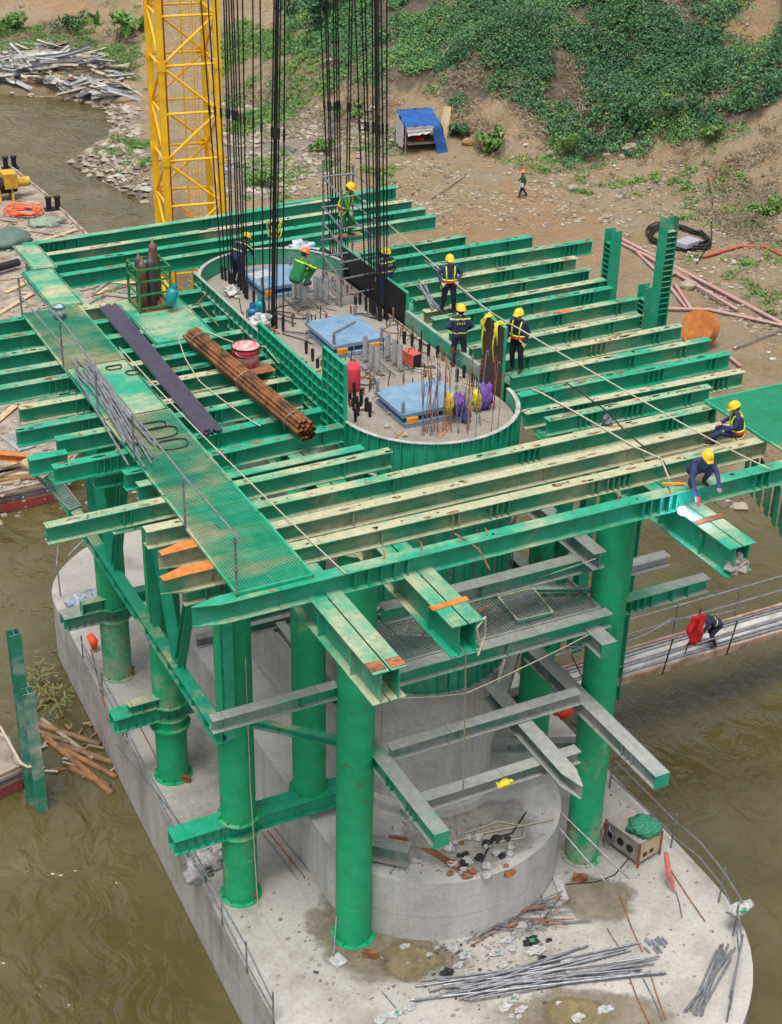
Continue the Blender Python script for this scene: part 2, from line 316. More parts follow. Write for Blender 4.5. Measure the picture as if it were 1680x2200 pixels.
def water():
    mt, n, b, g = _nt('river_water'); P = g.outputs['Position']
    c = ramp(n, noise(n, P, .16, 5, .6), [(.35, (.062, .050, .015)), (.5, (.085, .070, .026)), (.68, (.12, .10, .05))])
    c = mix(n, mth(n, 'MULTIPLY_ADD', noise(n, P, .9, 6, .72), 7, -5.0, True), c, (.20, .17, .10))
    L(n, c, b.inputs['Base Color']); b.inputs['Roughness'].default_value = .06; b.inputs['IOR'].default_value = 1.55
    wv = n.nodes.new('ShaderNodeTexNoise'); wv.inputs['Scale'].default_value = .75; wv.inputs['Detail'].default_value = 3; wv.inputs['Roughness'].default_value = .5; wv.inputs['Distortion'].default_value = 1.2
    mp = n.nodes.new('ShaderNodeMapping'); mp.inputs['Scale'].default_value = (1, .7, 1); mp.inputs['Rotation'].default_value = (0, 0, .5); L(n, P, mp.inputs[0]); L(n, mp.outputs[0], wv.inputs['Vector'])
    h = mth(n, 'MULTIPLY_ADD', noise(n, P, 2.6, 3, .5), .16, wv.outputs[0]); h = mth(n, 'MULTIPLY_ADD', noise(n, P, 8., 2, .5), .035, h); bump(n, b, h, .85, .34)
    mb = MB(); st = 60
    mb.add([(-160,-120,ZW),(320,-120,ZW),(320,320,ZW),(-160,320,ZW)], [(0,1,2,3)]); struct('river_water', mb, mt)
water()
# --- bridge pier
def stad(cx, xl, xr, yf, yb, ryf, ryb, n=28, skew=0.):
    pts = []
    for i in range(n+1):
        a = pi + pi*i/n; pts.append((cx+(xr-xl)/2*cos(a)+(xl+xr)/2-cx, yf+ryf*sin(a)))
    for i in range(n+1):
        a = pi*i/n; pts.append(((xl+xr)/2+skew+(xr-xl)/2*cos(a), yb+ryb*sin(a)))
    return pts
PX, PW = 1.62, 2.22                                   # pier axis and half width
cap = MB().prism(stad(1.3, -5.05, 7.65, -8, 13, 5.6, 4.5, skew=.45), -17.5, ZCAP)
blk = MB().prism(stad(1.35, -2.12, 4.65, -4.0, 9.5, 3.0, 3.0), ZCAP-.05, ZBLK)
step = MB().prism(stad(PX, PX-PW-.10, PX+PW+.10, -1.83, 7.6, PW+.55, 2.3), ZBLK-.05, ZBLK+.25)
shaft = MB().prism(stad(PX, PX-PW, PX+PW, -1.83, 7.6, PW, PW), ZBLK, -.42)
top = MB().prism(stad(PX, PX-PW+.015, PX+PW-.015, -1.83, 7.6, PW-.015, PW-.015), -.43, -.36)
asm('bridge_pier', 'grey concrete bridge pier standing on a long rounded pile cap in the river', 'bridge pier',
    [('pile_cap', cap, CONC), ('lower_block', blk, CONCP, [('step', step, CONCP)]), ('shaft', shaft, CONCP, [('pier_top', top, CONCT)])])
# puddles / damp silt lying on the cap (shaped sheets)
def sheet(name, pts, z, mat, seed=0, amp=.18):
    c = Vector((sum(p[0] for p in pts)/len(pts), sum(p[1] for p in pts)/len(pts), z)); out = []
    rel = sorted((atan2(p[1]-c.y, p[0]-c.x), hypot(p[1]-c.y, p[0]-c.x)) for p in pts); an = np.array([r[0] for r in rel]); ra = np.array([r[1] for r in rel])
    for k in range(96):
        t = -pi+2*pi*k/96; q = np.interp(t, np.concatenate([an[-1:]-2*pi, an, an[:1]+2*pi]), np.concatenate([ra[-1:], ra, ra[:1]]))
        x_, y_ = c.x+q*cos(t), c.y+q*sin(t); q *= 1+amp*2.4*float(fbm(np.array([x_]), np.array([y_]), 1.1, 60+seed, 4)[0]); out.append((c.x+q*cos(t), c.y+q*sin(t), z))
    N = len(out); mid = [tuple(Vector(p).lerp(c, .38)) for p in out]; me = MB().add(out+mid+[tuple(c)], [(i, (i+1) % N, N+(i+1) % N, N+i) for i in range(N)]+[(N+i, N+(i+1) % N, 2*N) for i in range(N)]); me.edge = [0.]*N+[1.]*(N+1); return me
def stain(name, mb, mat, kind='structure'):
    o = struct(name, mb, mat, kind=kind); o.data.attributes.new('wet', 'FLOAT', 'POINT').data.foreach_set('value', mb.edge); return o
def stainmat(name, c1, c2, rough):
    mt, n, b, g = _nt(name); P = g.outputs['Position']; q = n.nodes.new('ShaderNodeAttribute'); q.attribute_name = 'wet'
    L(n, ramp(n, noise(n, P, 1.6, 6, .7), [(.32, c2), (.66, c1)]), b.inputs['Base Color']); b.inputs['Roughness'].default_value = rough
    f = mth(n, 'ADD', mth(n, 'MULTIPLY', q.outputs['Fac'], 1.5), mth(n, 'MULTIPLY_ADD', noise(n, P, 2.2, 7, .75), 3.2, -2.0)); L(n, mth(n, 'MULTIPLY', f, .85, clamp=True), b.inputs['Alpha']); return mt
MUD = stainmat('wet_silt', (.25, .21, .155), (.15, .12, .085), .4)
MUD2 = stainmat('brown_puddle', (.23, .185, .10), (.16, .125, .065), .12)
for i, (pts, mt) in enumerate([([(640,1960),(690,1890),(760,1900),(860,1990),(960,2030),(1050,2060),(960,2105),(820,2130),(720,2090),(650,2030)], MUD), ([(1040,2180),(1120,2130),(1240,2120),(1330,2130),(1480,2170),(1480,2230),(1250,2260),(1050,2240)], MUD),
                              ([(1170,2160),(1240,2140),(1300,2150),(1320,2190),(1240,2215),(1160,2200)], MUD2), ([(790,2050),(900,2025),(980,2060),(930,2090),(820,2100)], MUD2), ([(1200,1900),(1300,1880),(1380,1900),(1300,1990),(1190,1960)], MUD)]):
    stain('puddle', sheet('puddle', [U(*p, z=ZCAP) for p in pts], ZCAP+.006+.004*(i % 4), mt, i), mt)
# --- work barges
BDK = plain('muddy_deck', (.33, .275, .215), .9, scale=1.4, c2=(.16, .125, .095)); BHULL = plain('rusty_hull', (.30, .20, .14), .8, scale=.8, c2=(.16, .07, .05))
HRED = plain('red_hull_band', (.30, .045, .04), .7, scale=1.5, c2=(.16, .05, .045)); HBLUE = plain('blue_hull_band', (.05, .10, .22), .7, scale=2, c2=(.16, .14, .13))
ZB = -14.4
def inset(pl, d):
    c = sum((Vector(p[:2]) for p in pl), Vector((0, 0)))/len(pl); return [Vector(p[:2])+(Vector(p[:2])-c).normalized()*d for p in pl]
def barge(name, pl, z, label):
    pl = [Vector(p[:2]) for p in pl]
    asm(name, label, 'barge', [('hull', MB().prism(pl, ZW-.8, z-.12), BHULL, [('red_band', MB().prism(inset(pl, .025), ZW+.06, ZW+.42), HRED), ('blue_band', MB().prism(inset(pl, .02), ZW+.55, ZW+.66), HBLUE)]),
                               ('deck', MB().prism(inset(pl, .04), z-.12, z), BDK)]+[('bulwark', MB().bar((a_.x, a_.y, z+.07), (b_.x, b_.y, z+.07), .12, .14), plain('pale_bulwark', (.40, .35, .29), .85, scale=2, c2=(.22, .13, .09))) for a_, b_ in zip(inset(pl, -.06), inset(pl, -.06)[1:]+inset(pl, -.06)[:1])])
barge('work_barge', [U(13,352,z=ZB), U(100,420,z=ZB), U(178,496,z=ZB), U(330,640,z=ZB), U(345,760,z=ZB), U(122,1036,z=ZB), U(-260,1120,z=ZB), U(-330,700,z=ZB), U(-200,352,z=ZB)], ZB, 'big flat work barge with muddy cluttered deck beside the pier')
barge('rusty_barge', [U(-40,1560,z=-14.5), U(20,1590,z=-14.5), U(44,1652,z=-14.5), U(-60,1700,z=-14.5), U(-260,1640,z=-14.5), U(-230,1540,z=-14.5)], -14.5, 'rusty red barge corner at the left edge by the broken steel pile')
# ================================================================== STEEL DECK
def beam(p0, p1, h=.42, w=.26, mat=None, label='', stiff=(), tf=.022, tw=.016, group=None, name='steel_beam', cat='beam', taper=(0, 0), ends=(), sec='I', endm=None, sdouble=False, extra=None):
    """rolled section from p0 to p1 (top-centre line); stiff = distances of web stiffeners"""
    M, Ln = frame_of(p0, p1); P = []; m2 = mat
    def fl(z0, z1):
        t0, t1 = taper; pts = [(0, -w/2*(1 if not t0 else .12)), (t0, -w/2), (Ln-t1, -w/2), (Ln, -w/2*(1 if not t1 else .12)), (Ln, w/2*(1 if not t1 else .12)), (Ln-t1, w/2), (t0, w/2), (0, w/2*(1 if not t0 else .12))]
        q = []
        for p in pts:
            if not q or (Vector(p)-Vector(q[-1])).length > 1e-6: q.append(p)
        return MB().prism(q, z0, z1)
    P.append(['top_flange', fl(-tf, 0), mat, []])
    if sec == 'I': P.append(['web', MB().box(0, Ln, -tw/2, tw/2, -h+tf, -tf), mat, []])
    else:
        for s in (-1, 1): P.append(['web', MB().box(0, Ln, s*(w/2-.10)-tw/2, s*(w/2-.10)+tw/2, -h+tf, -tf), mat, []])
    P.append(['bottom_flange', fl(-h, -h+tf), mat, []])
    for s in stiff:
        for sd in (-1, 1):
            y0, y1 = (tw/2, w/2-.012) if sec == 'I' else (w/2-.10+tw/2, w/2-.006)
            if sec != 'I' and sd > 0: continue
            P.append(['stiffener', MB().box(s-.007, s+.007, *sorted((sd*y0, sd*y1)), -h+tf, -tf), mat, []])
    for e in ends:
        x = 0 if e == 0 else Ln; P.append(['end_plate', MB().box(x-.012, x+.012, -w/2, w/2, -h+.001, -.001), endm or mat, []])
    if extra: P += extra(Ln)
    for p in P:
        p[1].xf(M)
        for sp in p[3]: sp[1].xf(M)
    return asm(name, label, cat, P, group)
rs = random.Random(3)
def sts(Ln, k=3, n=4):                 # clusters of web stiffeners
    out = []
    for c in range(k):
        x = (c+.6)*Ln/k+rs.uniform(-.4, .4); m_ = rs.choice((1, 2, n)); out += [min(max(x+i*.16, .1), Ln-.1) for i in range(m_)]
    return out
def deck(x0, x1, y0, y1, mat, label, z=0., k=3, stiff=None, **kw):
    """beam along X; y = near edge of its top flange at each end"""
    w = kw.get('w', .27); return beam((x0, y0+w/2, z), (x1, y1+w/2, z), mat=mat, label=label, w=w, stiff=sts(x1-x0, k) if stiff is None else stiff, group='I-beams laid across the deck', **{k_: v for k_, v in kw.items() if k_ != 'w'})
# back rows, crossing behind the rods
deck(4.3, 8.9, 13.75, 14.0, PG0, 'short bright green I-beam at the far back edge of the deck')
deck(-4.35, 6.2, 13.27, 13.62, PG2, 'long green and tan I-beam along the back edge with a row of stiffeners at its left', stiff=[.6, .75, .9, 1.05, 1.3, 1.7, 6, 6.2], h=.5)
deck(-3.98, 8.73, 12.15, 12.48, PT, 'tan mud-coated I-beam second from the back edge')
deck(-4.03, 8.77, 11.22, 11.56, PG0, 'bright green I-beam third from the back, lug plate on its right end')
deck(-4.06, 8.70, 10.24, 10.72, PG1, 'green I-beam fourth from the back, just behind the gas bottle cage')
# left field
LF = [(-9.2, -.75, 7.47, 7.47, PG2, 'muddy I-beam under the gas bottle plate, rearmost of the left deck beams'), (-9.4, -.80, 6.32, 6.4, PG1, 'second left deck beam from the back, running under the checker plate'),
      (-9.6, -.80, 5.12, 5.25, PG2, 'third left deck beam from the back, passing under the front of the checker plate'), (-9.8, -.80, 4.08, 4.16, PG2, 'fourth left deck beam, ending at the red paint drum'),
      (-7.78, -.80, 3.22, 3.3, PG1, 'fifth left deck beam, its left end just inside the picture'), (-7.54, -.82, 1.88, 1.95, PT, 'sixth left deck beam, tan, left end cut square'),
      (-3.95, -.82, 2.45, 2.5, PG1, 'short green I-beam between the dark pipe bundle and the red drum'), (-7.92, -.85, .72, .78, PG2, 'green I-beam with rusty top near the lower end of the dark pipes'), (-7.2, -.9, -.12, -.05, PG1, 'green I-beam whose left end stops short behind the silver pipes'),
      (-7.65, -.9, -1.45, -1.2, PG0, 'rust-flecked bright green I-beam with stiffeners, left end over the small ladder'), (-6.3, -.8, -2.4, -2.2, PG1, 'green I-beam supporting the lower end of the rusty pipe bundle')]
for a in LF: deck(*a)
deck(-7.96, -7.05, -.45, -.45, PG0, 'short green box stub hanging below the left deck edge', z=-.2, sec='box', stiff=())
deck(-4.3, -.85, -3.5, -3.45, PG2, 'short beam with tan right end behind its twin at the front of the pier')
deck(-8.54, -.33, -3.98, -3.85, PT, 'long tan cantilever beam sticking out furthest to the left')
deck(-6.2, -4.4, -3.05, -3.0, PG2, 'short beam stub under the grating beside the tan cantilever', stiff=())
# right field
RF = [(4.85, 8.65, 8.44, 8.60, PG1, 'rearmost right deck beam, short, beside the scaffold'), (4.85, 10.6, 7.62, 7.70, PG0, 'second right deck beam from the back with three stiffeners near its end'), (4.75, 12.14, 6.66, 6.60, PG1, 'third right deck beam, ending beside the short upright post'),
      (4.7, 10.8, 5.44, 5.46, PT, 'fourth right deck beam, tan with red-brown blotches at its end'), (4.55, 10.6, 4.36, 4.42, PG2, 'fifth right deck beam, behind the worker in yellow harness'), (4.4, 10.54, 3.42, 3.5, PT, 'sixth right deck beam, on which the harness worker stands'),
      (4.35, 10.36, 2.83, 2.88, PG1, 'seventh right deck beam, close against the one behind'), (4.3, 10.56, 1.76, 1.86, PG2, 'eighth right deck beam with an orange plate on top'), (4.3, 9.9, .64, .74, PT, 'ninth right deck beam, ending at the leaning post'),
      (4.3, 10.51, -.38, -.38, PT, 'tenth right deck beam, end stiffened, beside the rusty disc'), (4.35, 10.62, -1.42, -1.5, PG2, 'eleventh right deck beam from the back, just behind the bright green box-ended one'), (3.96, 10.54, -2.5, -2.5, PG0, 'bright green right deck beam with a closed box end toward the pier'),
      (3.55, 10.13, -3.42, -3.6, PT, 'mud-tan right deck beam with smeared left end'), (3.85, 8.73, -3.98, -4.03, PG2, 'shorter beam tucked in front of the mud-tan right beam')]
for i, a in enumerate(RF): deck(*a, **({'ends': (0,)} if i == 11 else {}))
# front rows, right across
deck(-6.7, 7.95, -5.03, -5.05, PT, 'long tan front beam, closest to the curved formwork', k=4, w=.30)
deck(-6.75, 8.0, -6.0, -6.0, PTX, 'long tan front beam, second from the formwork, rust-orange pointed left end', k=2, w=.30, taper=(.55, 0))
deck(-7.05, 8.15, -6.95, -7.05, PTX, 'long front beam with orange-rust pointed left end and stiffener clusters', w=.30, taper=(.55, 0), stiff=[4.9, 6.6, 6.75, 7.55, 7.7, 7.85, 8.0, 10.2, 10.35, 10.6, 10.75, 10.9, 11.05, 11.2])
deck(-6.86, 14.5, -8.28, -8.28, PG1, 'foremost green beam with pointed left end, the welder kneels on it', w=.33, h=.47, taper=(.6, 0), stiff=[3.45, 3.75, 4.05, 4.35, 4.65, 10.5, 10.7, 10.95, 11.2, 11.4, 13.6, 13.8, 14.0])
solo('rusty_beam_tip', MB().prism([(-6.74, -6.05), (-6.2, -6.02), (-5.86, -6.02), (-5.86, -5.68), (-6.2, -5.68), (-6.74, -5.85)], .003, .009), ORUST, 'orange rust sheet on the pointed tip of the second front beam', 'steel sheet')
solo('rusty_beam_tip', MB().prism([(-7.04, -7.0), (-6.5, -6.97), (-5.86, -6.97), (-5.86, -6.62), (-6.5, -6.62), (-7.04, -6.8)], .003, .009), ORUST, 'bright orange rust sheet on the pointed tip of the third front beam', 'steel sheet')
def twin(xc, y0, y1, label, mat, bits=()):
    """pair of deep I-girders side by side under the deck beams"""
    P = []; zt, h, w, g = -.425, .72, .34, .035
    for s in (-1, 1):
        x = xc+s*(w+g)/2
        gird = [('top_flange', MB().box(x-w/2, x+w/2, y0, y1, zt-.024, zt), mat), ('web', MB().box(x-.009, x+.009, y0, y1, zt-h+.024, zt-.024), mat), ('bottom_flange', MB().box(x-w/2, x+w/2, y0, y1, zt-h, zt-h+.024), mat)]
        yy = y0+1.05
        while yy < y1: gird.append(('stiffener', MB().box(x-w/2+.03, x+w/2-.03, yy-.008, yy+.008, zt-h+.024, zt-.024), mat)); yy += 1.5
        P += gird
    P += list(bits); return asm('twin_girder', label, 'girder', P, 'twin girders under the deck')
def holes(xc, y, zt, mat):
    b = MB()
    for i in range(7):
        for j in range(6):
            x = xc+(-.3+.1*i)+(.03 if i > 3 else 0)
            if abs(x-xc) < .04: continue
            b.cyl((x, y+.12+j*.07, zt), (x, y+.12+j*.07, zt+.003), .014, n=6)
    return b
twin(-4.05, -11.1, 13.9, 'left twin girder with rusty end plates carrying the left columns', PG2Y, [('end_plate', MB().box(-4.41, -4.1, -11.02, -10.72, -.424, -.405), RUST), ('end_plate', MB().box(-4.0, -3.69, -11.05, -10.75, -.424, -.408), RUST)])
twin(-1.95, -10.33, 4.0, 'middle twin girder with bolt holes and an orange plate across its end', PG2Y, [('bolt_holes', holes(-1.95, -10.33, -.425, RUST), RUST)])
twin(4.9, -10.2, 13.4, 'right twin girder with concrete spilled on its end, below the welder', PG2Y)
twin(8.6, -4.2, 7.6, 'outer twin girder holding up the right ends of the deck beams', PG2)
def platebox(name, c, sx, sy, sz, mat, label, cat, rz=0, group=None):
    b = MB().box(-sx/2, sx/2, -sy/2, sy/2, 0, sz); b.xf(Matrix.Translation(c) @ Matrix.Rotation(rz, 4, 'Z')); return solo(name, b, mat, label, cat, group)
platebox('flat_bar', (-1.95, -9.55, -.424), .86, .17, .02, ORUST, 'orange flat bar lying across the middle twin girder', 'steel bar', .05)
platebox('flat_bar', (4.95, -8.95, -.424), .8, .17, .02, RUST, 'brown rusty flat bar across the right twin girder below the weld spark', 'steel bar', .03)
platebox('steel_plate', (8.05, 1.95, .001), .55, .2, .008, ORUST, 'small orange plate on the eighth right deck beam', 'steel plate', 0)
solo('concrete_spill', MB().blob((4.9, -10.05, -.93), (.26, .3, .22), 12, 7, .3, 5), plain('spilled_concrete', (.27, .245, .22), .95, scale=12), 'lump of spilled concrete caught in the end of the right twin girder', 'concrete')
# ---------------- columns
def column(x, y, z0, z1, label, r=.46, rings=(), dirty=False):
    n = 28; PCOL = PCOLM if dirty else globals()['PCOL']; P = [('pipe', MB().cyl((x, y, z0), (x, y, z1), r, n=40, caps=False), PCOL, None, True)]
    rg = random.Random(int(x*100+y*7))
    zz = z0+1.3
    while zz < z1-.4:                                   # weld seams, backing plates
        P.append(('weld_seam', MB().cyl((x, y, zz-.012), (x, y, zz+.012), r+.006, n=n, caps=False), PCOL, None, True))
        for k in range(2):
            a = rg.uniform(-2.9, -.1); q = zz+rg.uniform(-.25, .25); P.append(('patch_plate', MB().prism([(x+(r+.004)*cos(t), y+(r+.004)*sin(t)) for t in np.linspace(a-.3, a+.3, 8)]+[(x+(r-.01)*cos(t), y+(r-.01)*sin(t)) for t in np.linspace(a+.3, a-.3, 8)], q-.22, q+.22), PCOL))
        zz += rg.uniform(1.25, 1.9)
    P.append(('base_flange', MB().cyl((x, y, z0-.0), (x, y, z0+.03), r+.11, n=n), PCOL))
    for k in range(10):
        a = 2*pi*k/10; P.append(('gusset', MB().bar((x+cos(a)*(r-.01), y+sin(a)*(r-.01), z0+.08), (x+cos(a)*(r+.09), y+sin(a)*(r+.09), z0+.08), .012, .1), PCOL))
    P.append(('top_plate', MB().cyl((x, y, z1-.03), (x, y, z1-.002), r+.08, n=n), PCOL))
    for q in rings:
        P.append(('ring_flange', MB().cyl((x, y, q-.03), (x, y, q+.03), r+.13, n=n), PCOL))
    return asm('steel_column', label, 'column', P, 'steel pipe columns under the deck')
ZT = -1.15; ZX0, ZX1 = -10.66, -10.2
column(-2.05, -5.56, ZCAP+.004, ZT, 'front green pipe column standing in the damp patch before the rounded block')
column(4.98, -5.56, ZCAP+.004, ZT, 'right-hand green pipe column with peeling paint and a mud-stained foot', dirty=True)
column(-4.1, -2.9, ZCAP+.004, ZX0, 'lower length of the left front column under its box beam')
column(-4.1, -2.9, ZX1, ZT, 'tall upper length of the left front column with a rope down its face')
column(-4.03, 2.6, ZCAP+.004, ZX0, 'lower length of the second left column with a flanged collar', rings=(ZX0-.35,))
column(-4.03, 2.6, ZX1, ZT, 'upper length of the second left column behind the bracing')
column(-3.9, 8.2, ZCAP+.004, ZX0, 'lower length of the third left column with a cement-smeared face', dirty=True)
column(-3.9, 8.2, ZX1, ZT, 'upper length of the third left column at the far side')
column(-2.0, -2.7, ZX1, ZT, 'green pipe column standing on the box beam left of the pier shaft', r=.44)
column(4.95, -2.7, ZCAP+.004, ZT, 'green pipe column just behind the right front column beside the shaft')
column(4.95, 2.6, ZCAP+.004, ZT, 'right-hand column behind the right front one, seen under the work platform')
column(4.95, 8.2, ZCAP+.004, ZT, 'rearmost right column in the shade under the deck')
def xbox(x0, x1, y, z, label, mat=PG0, h=.46, w=.62, stiff=None):
    return beam((x0, y, z), (x1, y, z), h=h, w=w, mat=mat, label=label, sec='box', stiff=[.12+.24*i for i in range(int((min(x1-x0, 2.4))/.24))] if stiff is None else stiff, ends=(), name='box_beam', cat='box beam', group='box beams clamped to the columns')
xbox(-5.95, -.6, -2.9, ZX1, 'lowest left box beam carrying the front left column over the cap edge')
xbox(-5.75, -3.0, 2.6, ZX1, 'box beam across the second left column, jutting past the cap edge')
xbox(-5.55, -3.0, 8.2, ZX1, 'box beam across the third left column at the far left', mat=PGD)
xbox(3.4, 7.3, 2.6, ZX1+.1, 'box beam across the right rear column, open square end over the water', mat=PGD)
beam((-5.3, 2.45, ZX1+.34), (-3.6, 2.45, ZX1+.34), .33, .34, PG2, 'short green spreader beam lying on the second left box beam', stiff=[.4, .8, 1.2])
beam((-4.95, 8.0, ZX1+.42), (-2.6, 8.0, ZX1+.42), .41, .34, PG1, 'short green spreader beam on the third left box beam', stiff=[.6, 1.2], ends=(0,))
beam((-5.6, -5.35, -4.95), (-2.45, -5.35, -4.95), .36, .3, PGD, 'horizontal tie beam with torn rusty left end between the left front columns', stiff=[2.2])
# left longitudinal bracing under the twin girder
CH = -7.05
beam((-4.62, 13.2, CH), (-4.62, -3.35, CH), .36, .34, PG1, 'long sloping-looking lower chord of the left bracing truss', stiff=[i*.9+.4 for i in range(18)], name='chord_beam')
ys = [-2.55, -.2, 2.2, 3.0, 5.4, 7.8, 8.6, 11]
for i, (ya, yb, lab) in enumerate([(-2.4, -.05, 'diagonal brace rising from mid chord to the front left column'), (2.2, -.15, 'diagonal brace meeting the front one at mid chord'), (3.1, 5.3, 'diagonal brace behind the second left column'), (7.8, 5.4, 'diagonal brace rising toward the third left column'), (8.6, 10.9, 'rearmost diagonal brace of the left truss')]):
    beam((-4.55, ya, -1.25), (-4.55, yb, CH+.06), .26, .24, PG0, lab, name='diagonal_brace', cat='brace', group='diagonal braces of the left truss')
for yv, lab in ((-3.45, 'upright green post against the front left column'), (2.0, 'upright green post beside the second left column'), (7.5, 'upright green post beside the third left column')):
    beam((-4.5, yv, CH-.02), (-4.5, yv, ZT), .24, .24, PG0, lab, name='upright_post', cat='post', group='uprights of the left truss')
# gusset plates at the nodes
for yv, lab in ((-.1, 'gusset plate at the front node of the truss chord'), (5.35, 'gusset plate at the middle node of the truss chord')):
    solo('gusset_plate', MB().prism([(-.35, 0), (.35, 0), (.2, .45), (-.2, .45)], -.012, .012).xf(Matrix.Translation((-4.55, yv, CH+.004)) @ Matrix.Rotation(pi/2, 4, 'Z') @ Matrix.Rotation(pi/2, 4, 'X')), PG0, lab, 'gusset plate')
# ---------------- frames and platform round the front of the pier
beam((-1.55, -5.0, -6.95), (-1.55, -9.0, -6.95), .42, .40, PGD, 'green box strut with bolted end plate reaching forward left of the shaft', sec='box', ends=(1,), stiff=[.5, .7, 1.6, 1.8, 2.6, 2.8, 3.0], name='box_strut', cat='strut')
beam((4.22, -3.4, -7.0), (4.22, -9.4, -7.0), .40, .42, PGG, 'long grey-dusted box strut passing the right column out over the cap', sec='box', ends=(1,), stiff=[1.2, 2.0, 3.4, 4.6, 4.8, 5.0], name='box_strut', cat='strut', endm=PG0)
beam((2.38, -4.4, -7.04), (2.28, -8.9, -7.04), .40, .42, PGG, 'grey-dusted strut with a pointed end right of the shaft', taper=(0, .6), name='box_strut', cat='strut')
beam((-1.4, -6.05, -6.66), (4.0, -6.05, -6.66), .36, .32, PGG, 'upper grey-dusted cross beam in front of the concrete shaft', stiff=[1.9])
beam((-1.6, -7.2, -7.46), (3.3, -7.2, -7.46), .36, .34, PGG, 'lower grey-dusted cross beam in front of the concrete shaft with a yellow strap')
beam((-1.35, -6.1, -4.42), (4.65, -6.1, -4.42), .40, .34, PGD, 'green front edge beam of the mesh work platform', stiff=[3])
beam((-1.45, -5.6, -2.95), (4.45, -5.6, -2.95), .40, .36, PGD, 'dusty tie beam between front columns just under the front deck beam', stiff=[2.6])
beam((4.15, -3.4, -4.75), (4.15, -6.9, -4.75), .42, .44, PGG, 'grey box strut with bolt holes ending against the right column', sec='box', ends=(1,), name='box_strut', cat='strut', endm=PGD)
beam((4.05, -3.2, -2.5), (4.05, -6.3, -2.5), .46, .36, PGG, 'grey dusty stub beam under the front deck beam left of the right column', name='stub_beam')
beam((5.5, -5.3, -4.8), (8.3, -5.3, -4.8), .42, .36, PGD, 'box beam with plate on top reaching right of the right column', stiff=[.3, .5, .7, .95, 1.6, 2.1])
beam((5.5, -4.3, -4.5), (7.7, -4.3, -4.5), .3, .34, paint('whitewashed_steel', (.45, .46, .46), .1, dustcol=(.33, .32, .30)), 'pale grey steel plate beam behind the right column')
beam((5.75, -4.9, -4.78), (5.75, -4.9, -1.2), .3, .3, PG0, 'dark green upright post just right of the right column', name='upright_post', cat='post')
beam((4.2, -4.3, -6.5), (4.2, -4.3, -1.2), .28, .28, PG1, 'dusty upright post behind the mesh platform, left of the right column', name='upright_post', cat='post')
beam((-1.6, -4.4, -1.9), (-1.0, -4.4, -1.9), .4, .5, PGD, 'small rusty box stub behind the middle twin girder', sec='box', ends=(0,), endm=RUST, name='box_stub', cat='box beam')
# inner clutter of walers, brackets and ties round the shaft
INN = [((-1.15, 6.5, -4.75), (-1.15, -4.2, -4.75), .34, .28, PGD, 'dusty waler beam along the left of the formwork at platform height'), ((-1.3, 6.0, -7.2), (-1.3, -3.6, -7.2), .34, .28, PGG, 'grey waler beam along the left of the shaft at strut height'), ((4.35, 6.5, -4.95), (4.35, -3.2, -4.95), .34, .28, PGG, 'grey waler beam along the right of the formwork'),
       ((-3.7, -1.6, -4.9), (-.75, -1.6, -4.9), .3, .26, PGD, 'short tie from the left columns to the formwork, front one'), ((-3.7, 1.6, -4.9), (-.75, 1.6, -4.9), .3, .26, PGD, 'short tie from the left columns to the formwork, middle one'), ((-3.7, 4.6, -4.9), (-.75, 4.6, -4.9), .3, .26, PG1, 'short tie from the left columns to the formwork, rear one'),
       ((-3.7, -2.4, -2.4), (-.75, -2.4, -2.4), .34, .3, PG1, 'upper tie beam from the left columns toward the formwork'), ((-3.7, .9, -7.1), (-.75, .9, -7.1), .3, .26, PGG, 'low grey tie between the left columns and the shaft'), ((-3.95, -3.2, -6.9), (-2.05, -5.1, -6.9), .22, .2, PG1, 'diagonal tie from the front left column to the front column'),
       ((3.9, -2.0, -9.6), (6.6, -2.0, -9.6), .36, .34, PGG, 'grey short beam right of the shaft near the block'), ((4.0, -.4, -8.4), (6.2, -.4, -8.4), .34, .3, PGD, 'green dusty beam behind the right struts'), ((2.6, -4.6, -7.4), (4.6, -2.2, -7.4), .3, .28, PGG, 'grey slanting strut beside the shaft behind the right strut'), ((3.2, -3.4, -9.9), (5.6, -4.4, -9.9), .3, .26, PGG, 'grey beam lying low between the shaft and the right column'),
       ((-6.35, 4.9, -1.3), (-3.2, 4.9, -1.3), .34, .28, PG1, 'green cross beam under the left deck, third from the front'), ((-6.3, .3, -1.3), (-3.2, .3, -1.3), .34, .28, PG0, 'green cross beam under the left deck, second from the front'), ((-6.6, -2.0, -1.25), (-3.3, -2.0, -1.25), .36, .3, PG2, 'green and tan cross beam under the left deck near the tan cantilever'), ((-6.2, -5.6, -1.22), (-3.4, -5.6, -1.22), .34, .3, PG2, 'brown-ended stub beam below the orange pointed beams'), ((-5.6, 9.4, -1.25), (-3.2, 9.4, -1.25), .36, .3, PG1, 'green cross beam under the left rear deck')]
for a_ in INN: beam(*a_[:2], a_[2], a_[3], a_[4], a_[5], stiff=[.5, .9], group='inner ties and walers under the deck')
for i in range(8):
    t = pi*(1.12+.095*i); x_, y_ = PX+(PW+.1)*cos(t), -1.83+(PW+.1)*sin(t); x2, y2 = PX+(PW+1.25)*cos(t), -1.83+(PW+1.25)*sin(t)
    asm('triangular_bracket', 'triangular grey bracket under the mesh platform, in the ring round the formwork', 'bracket', [('top_bar', MB().bar((x_, y_, -4.53), (x2, y2, -4.53), .09, .1), PGG), ('strut', MB().bar((x_, y_, -5.6), (x2, y2, -4.59), .07, .08), PGG), ('wall_bar', MB().bar((x_, y_, -5.65), (x_, y_, -4.59), .08, .08), PGG)], 'platform brackets')
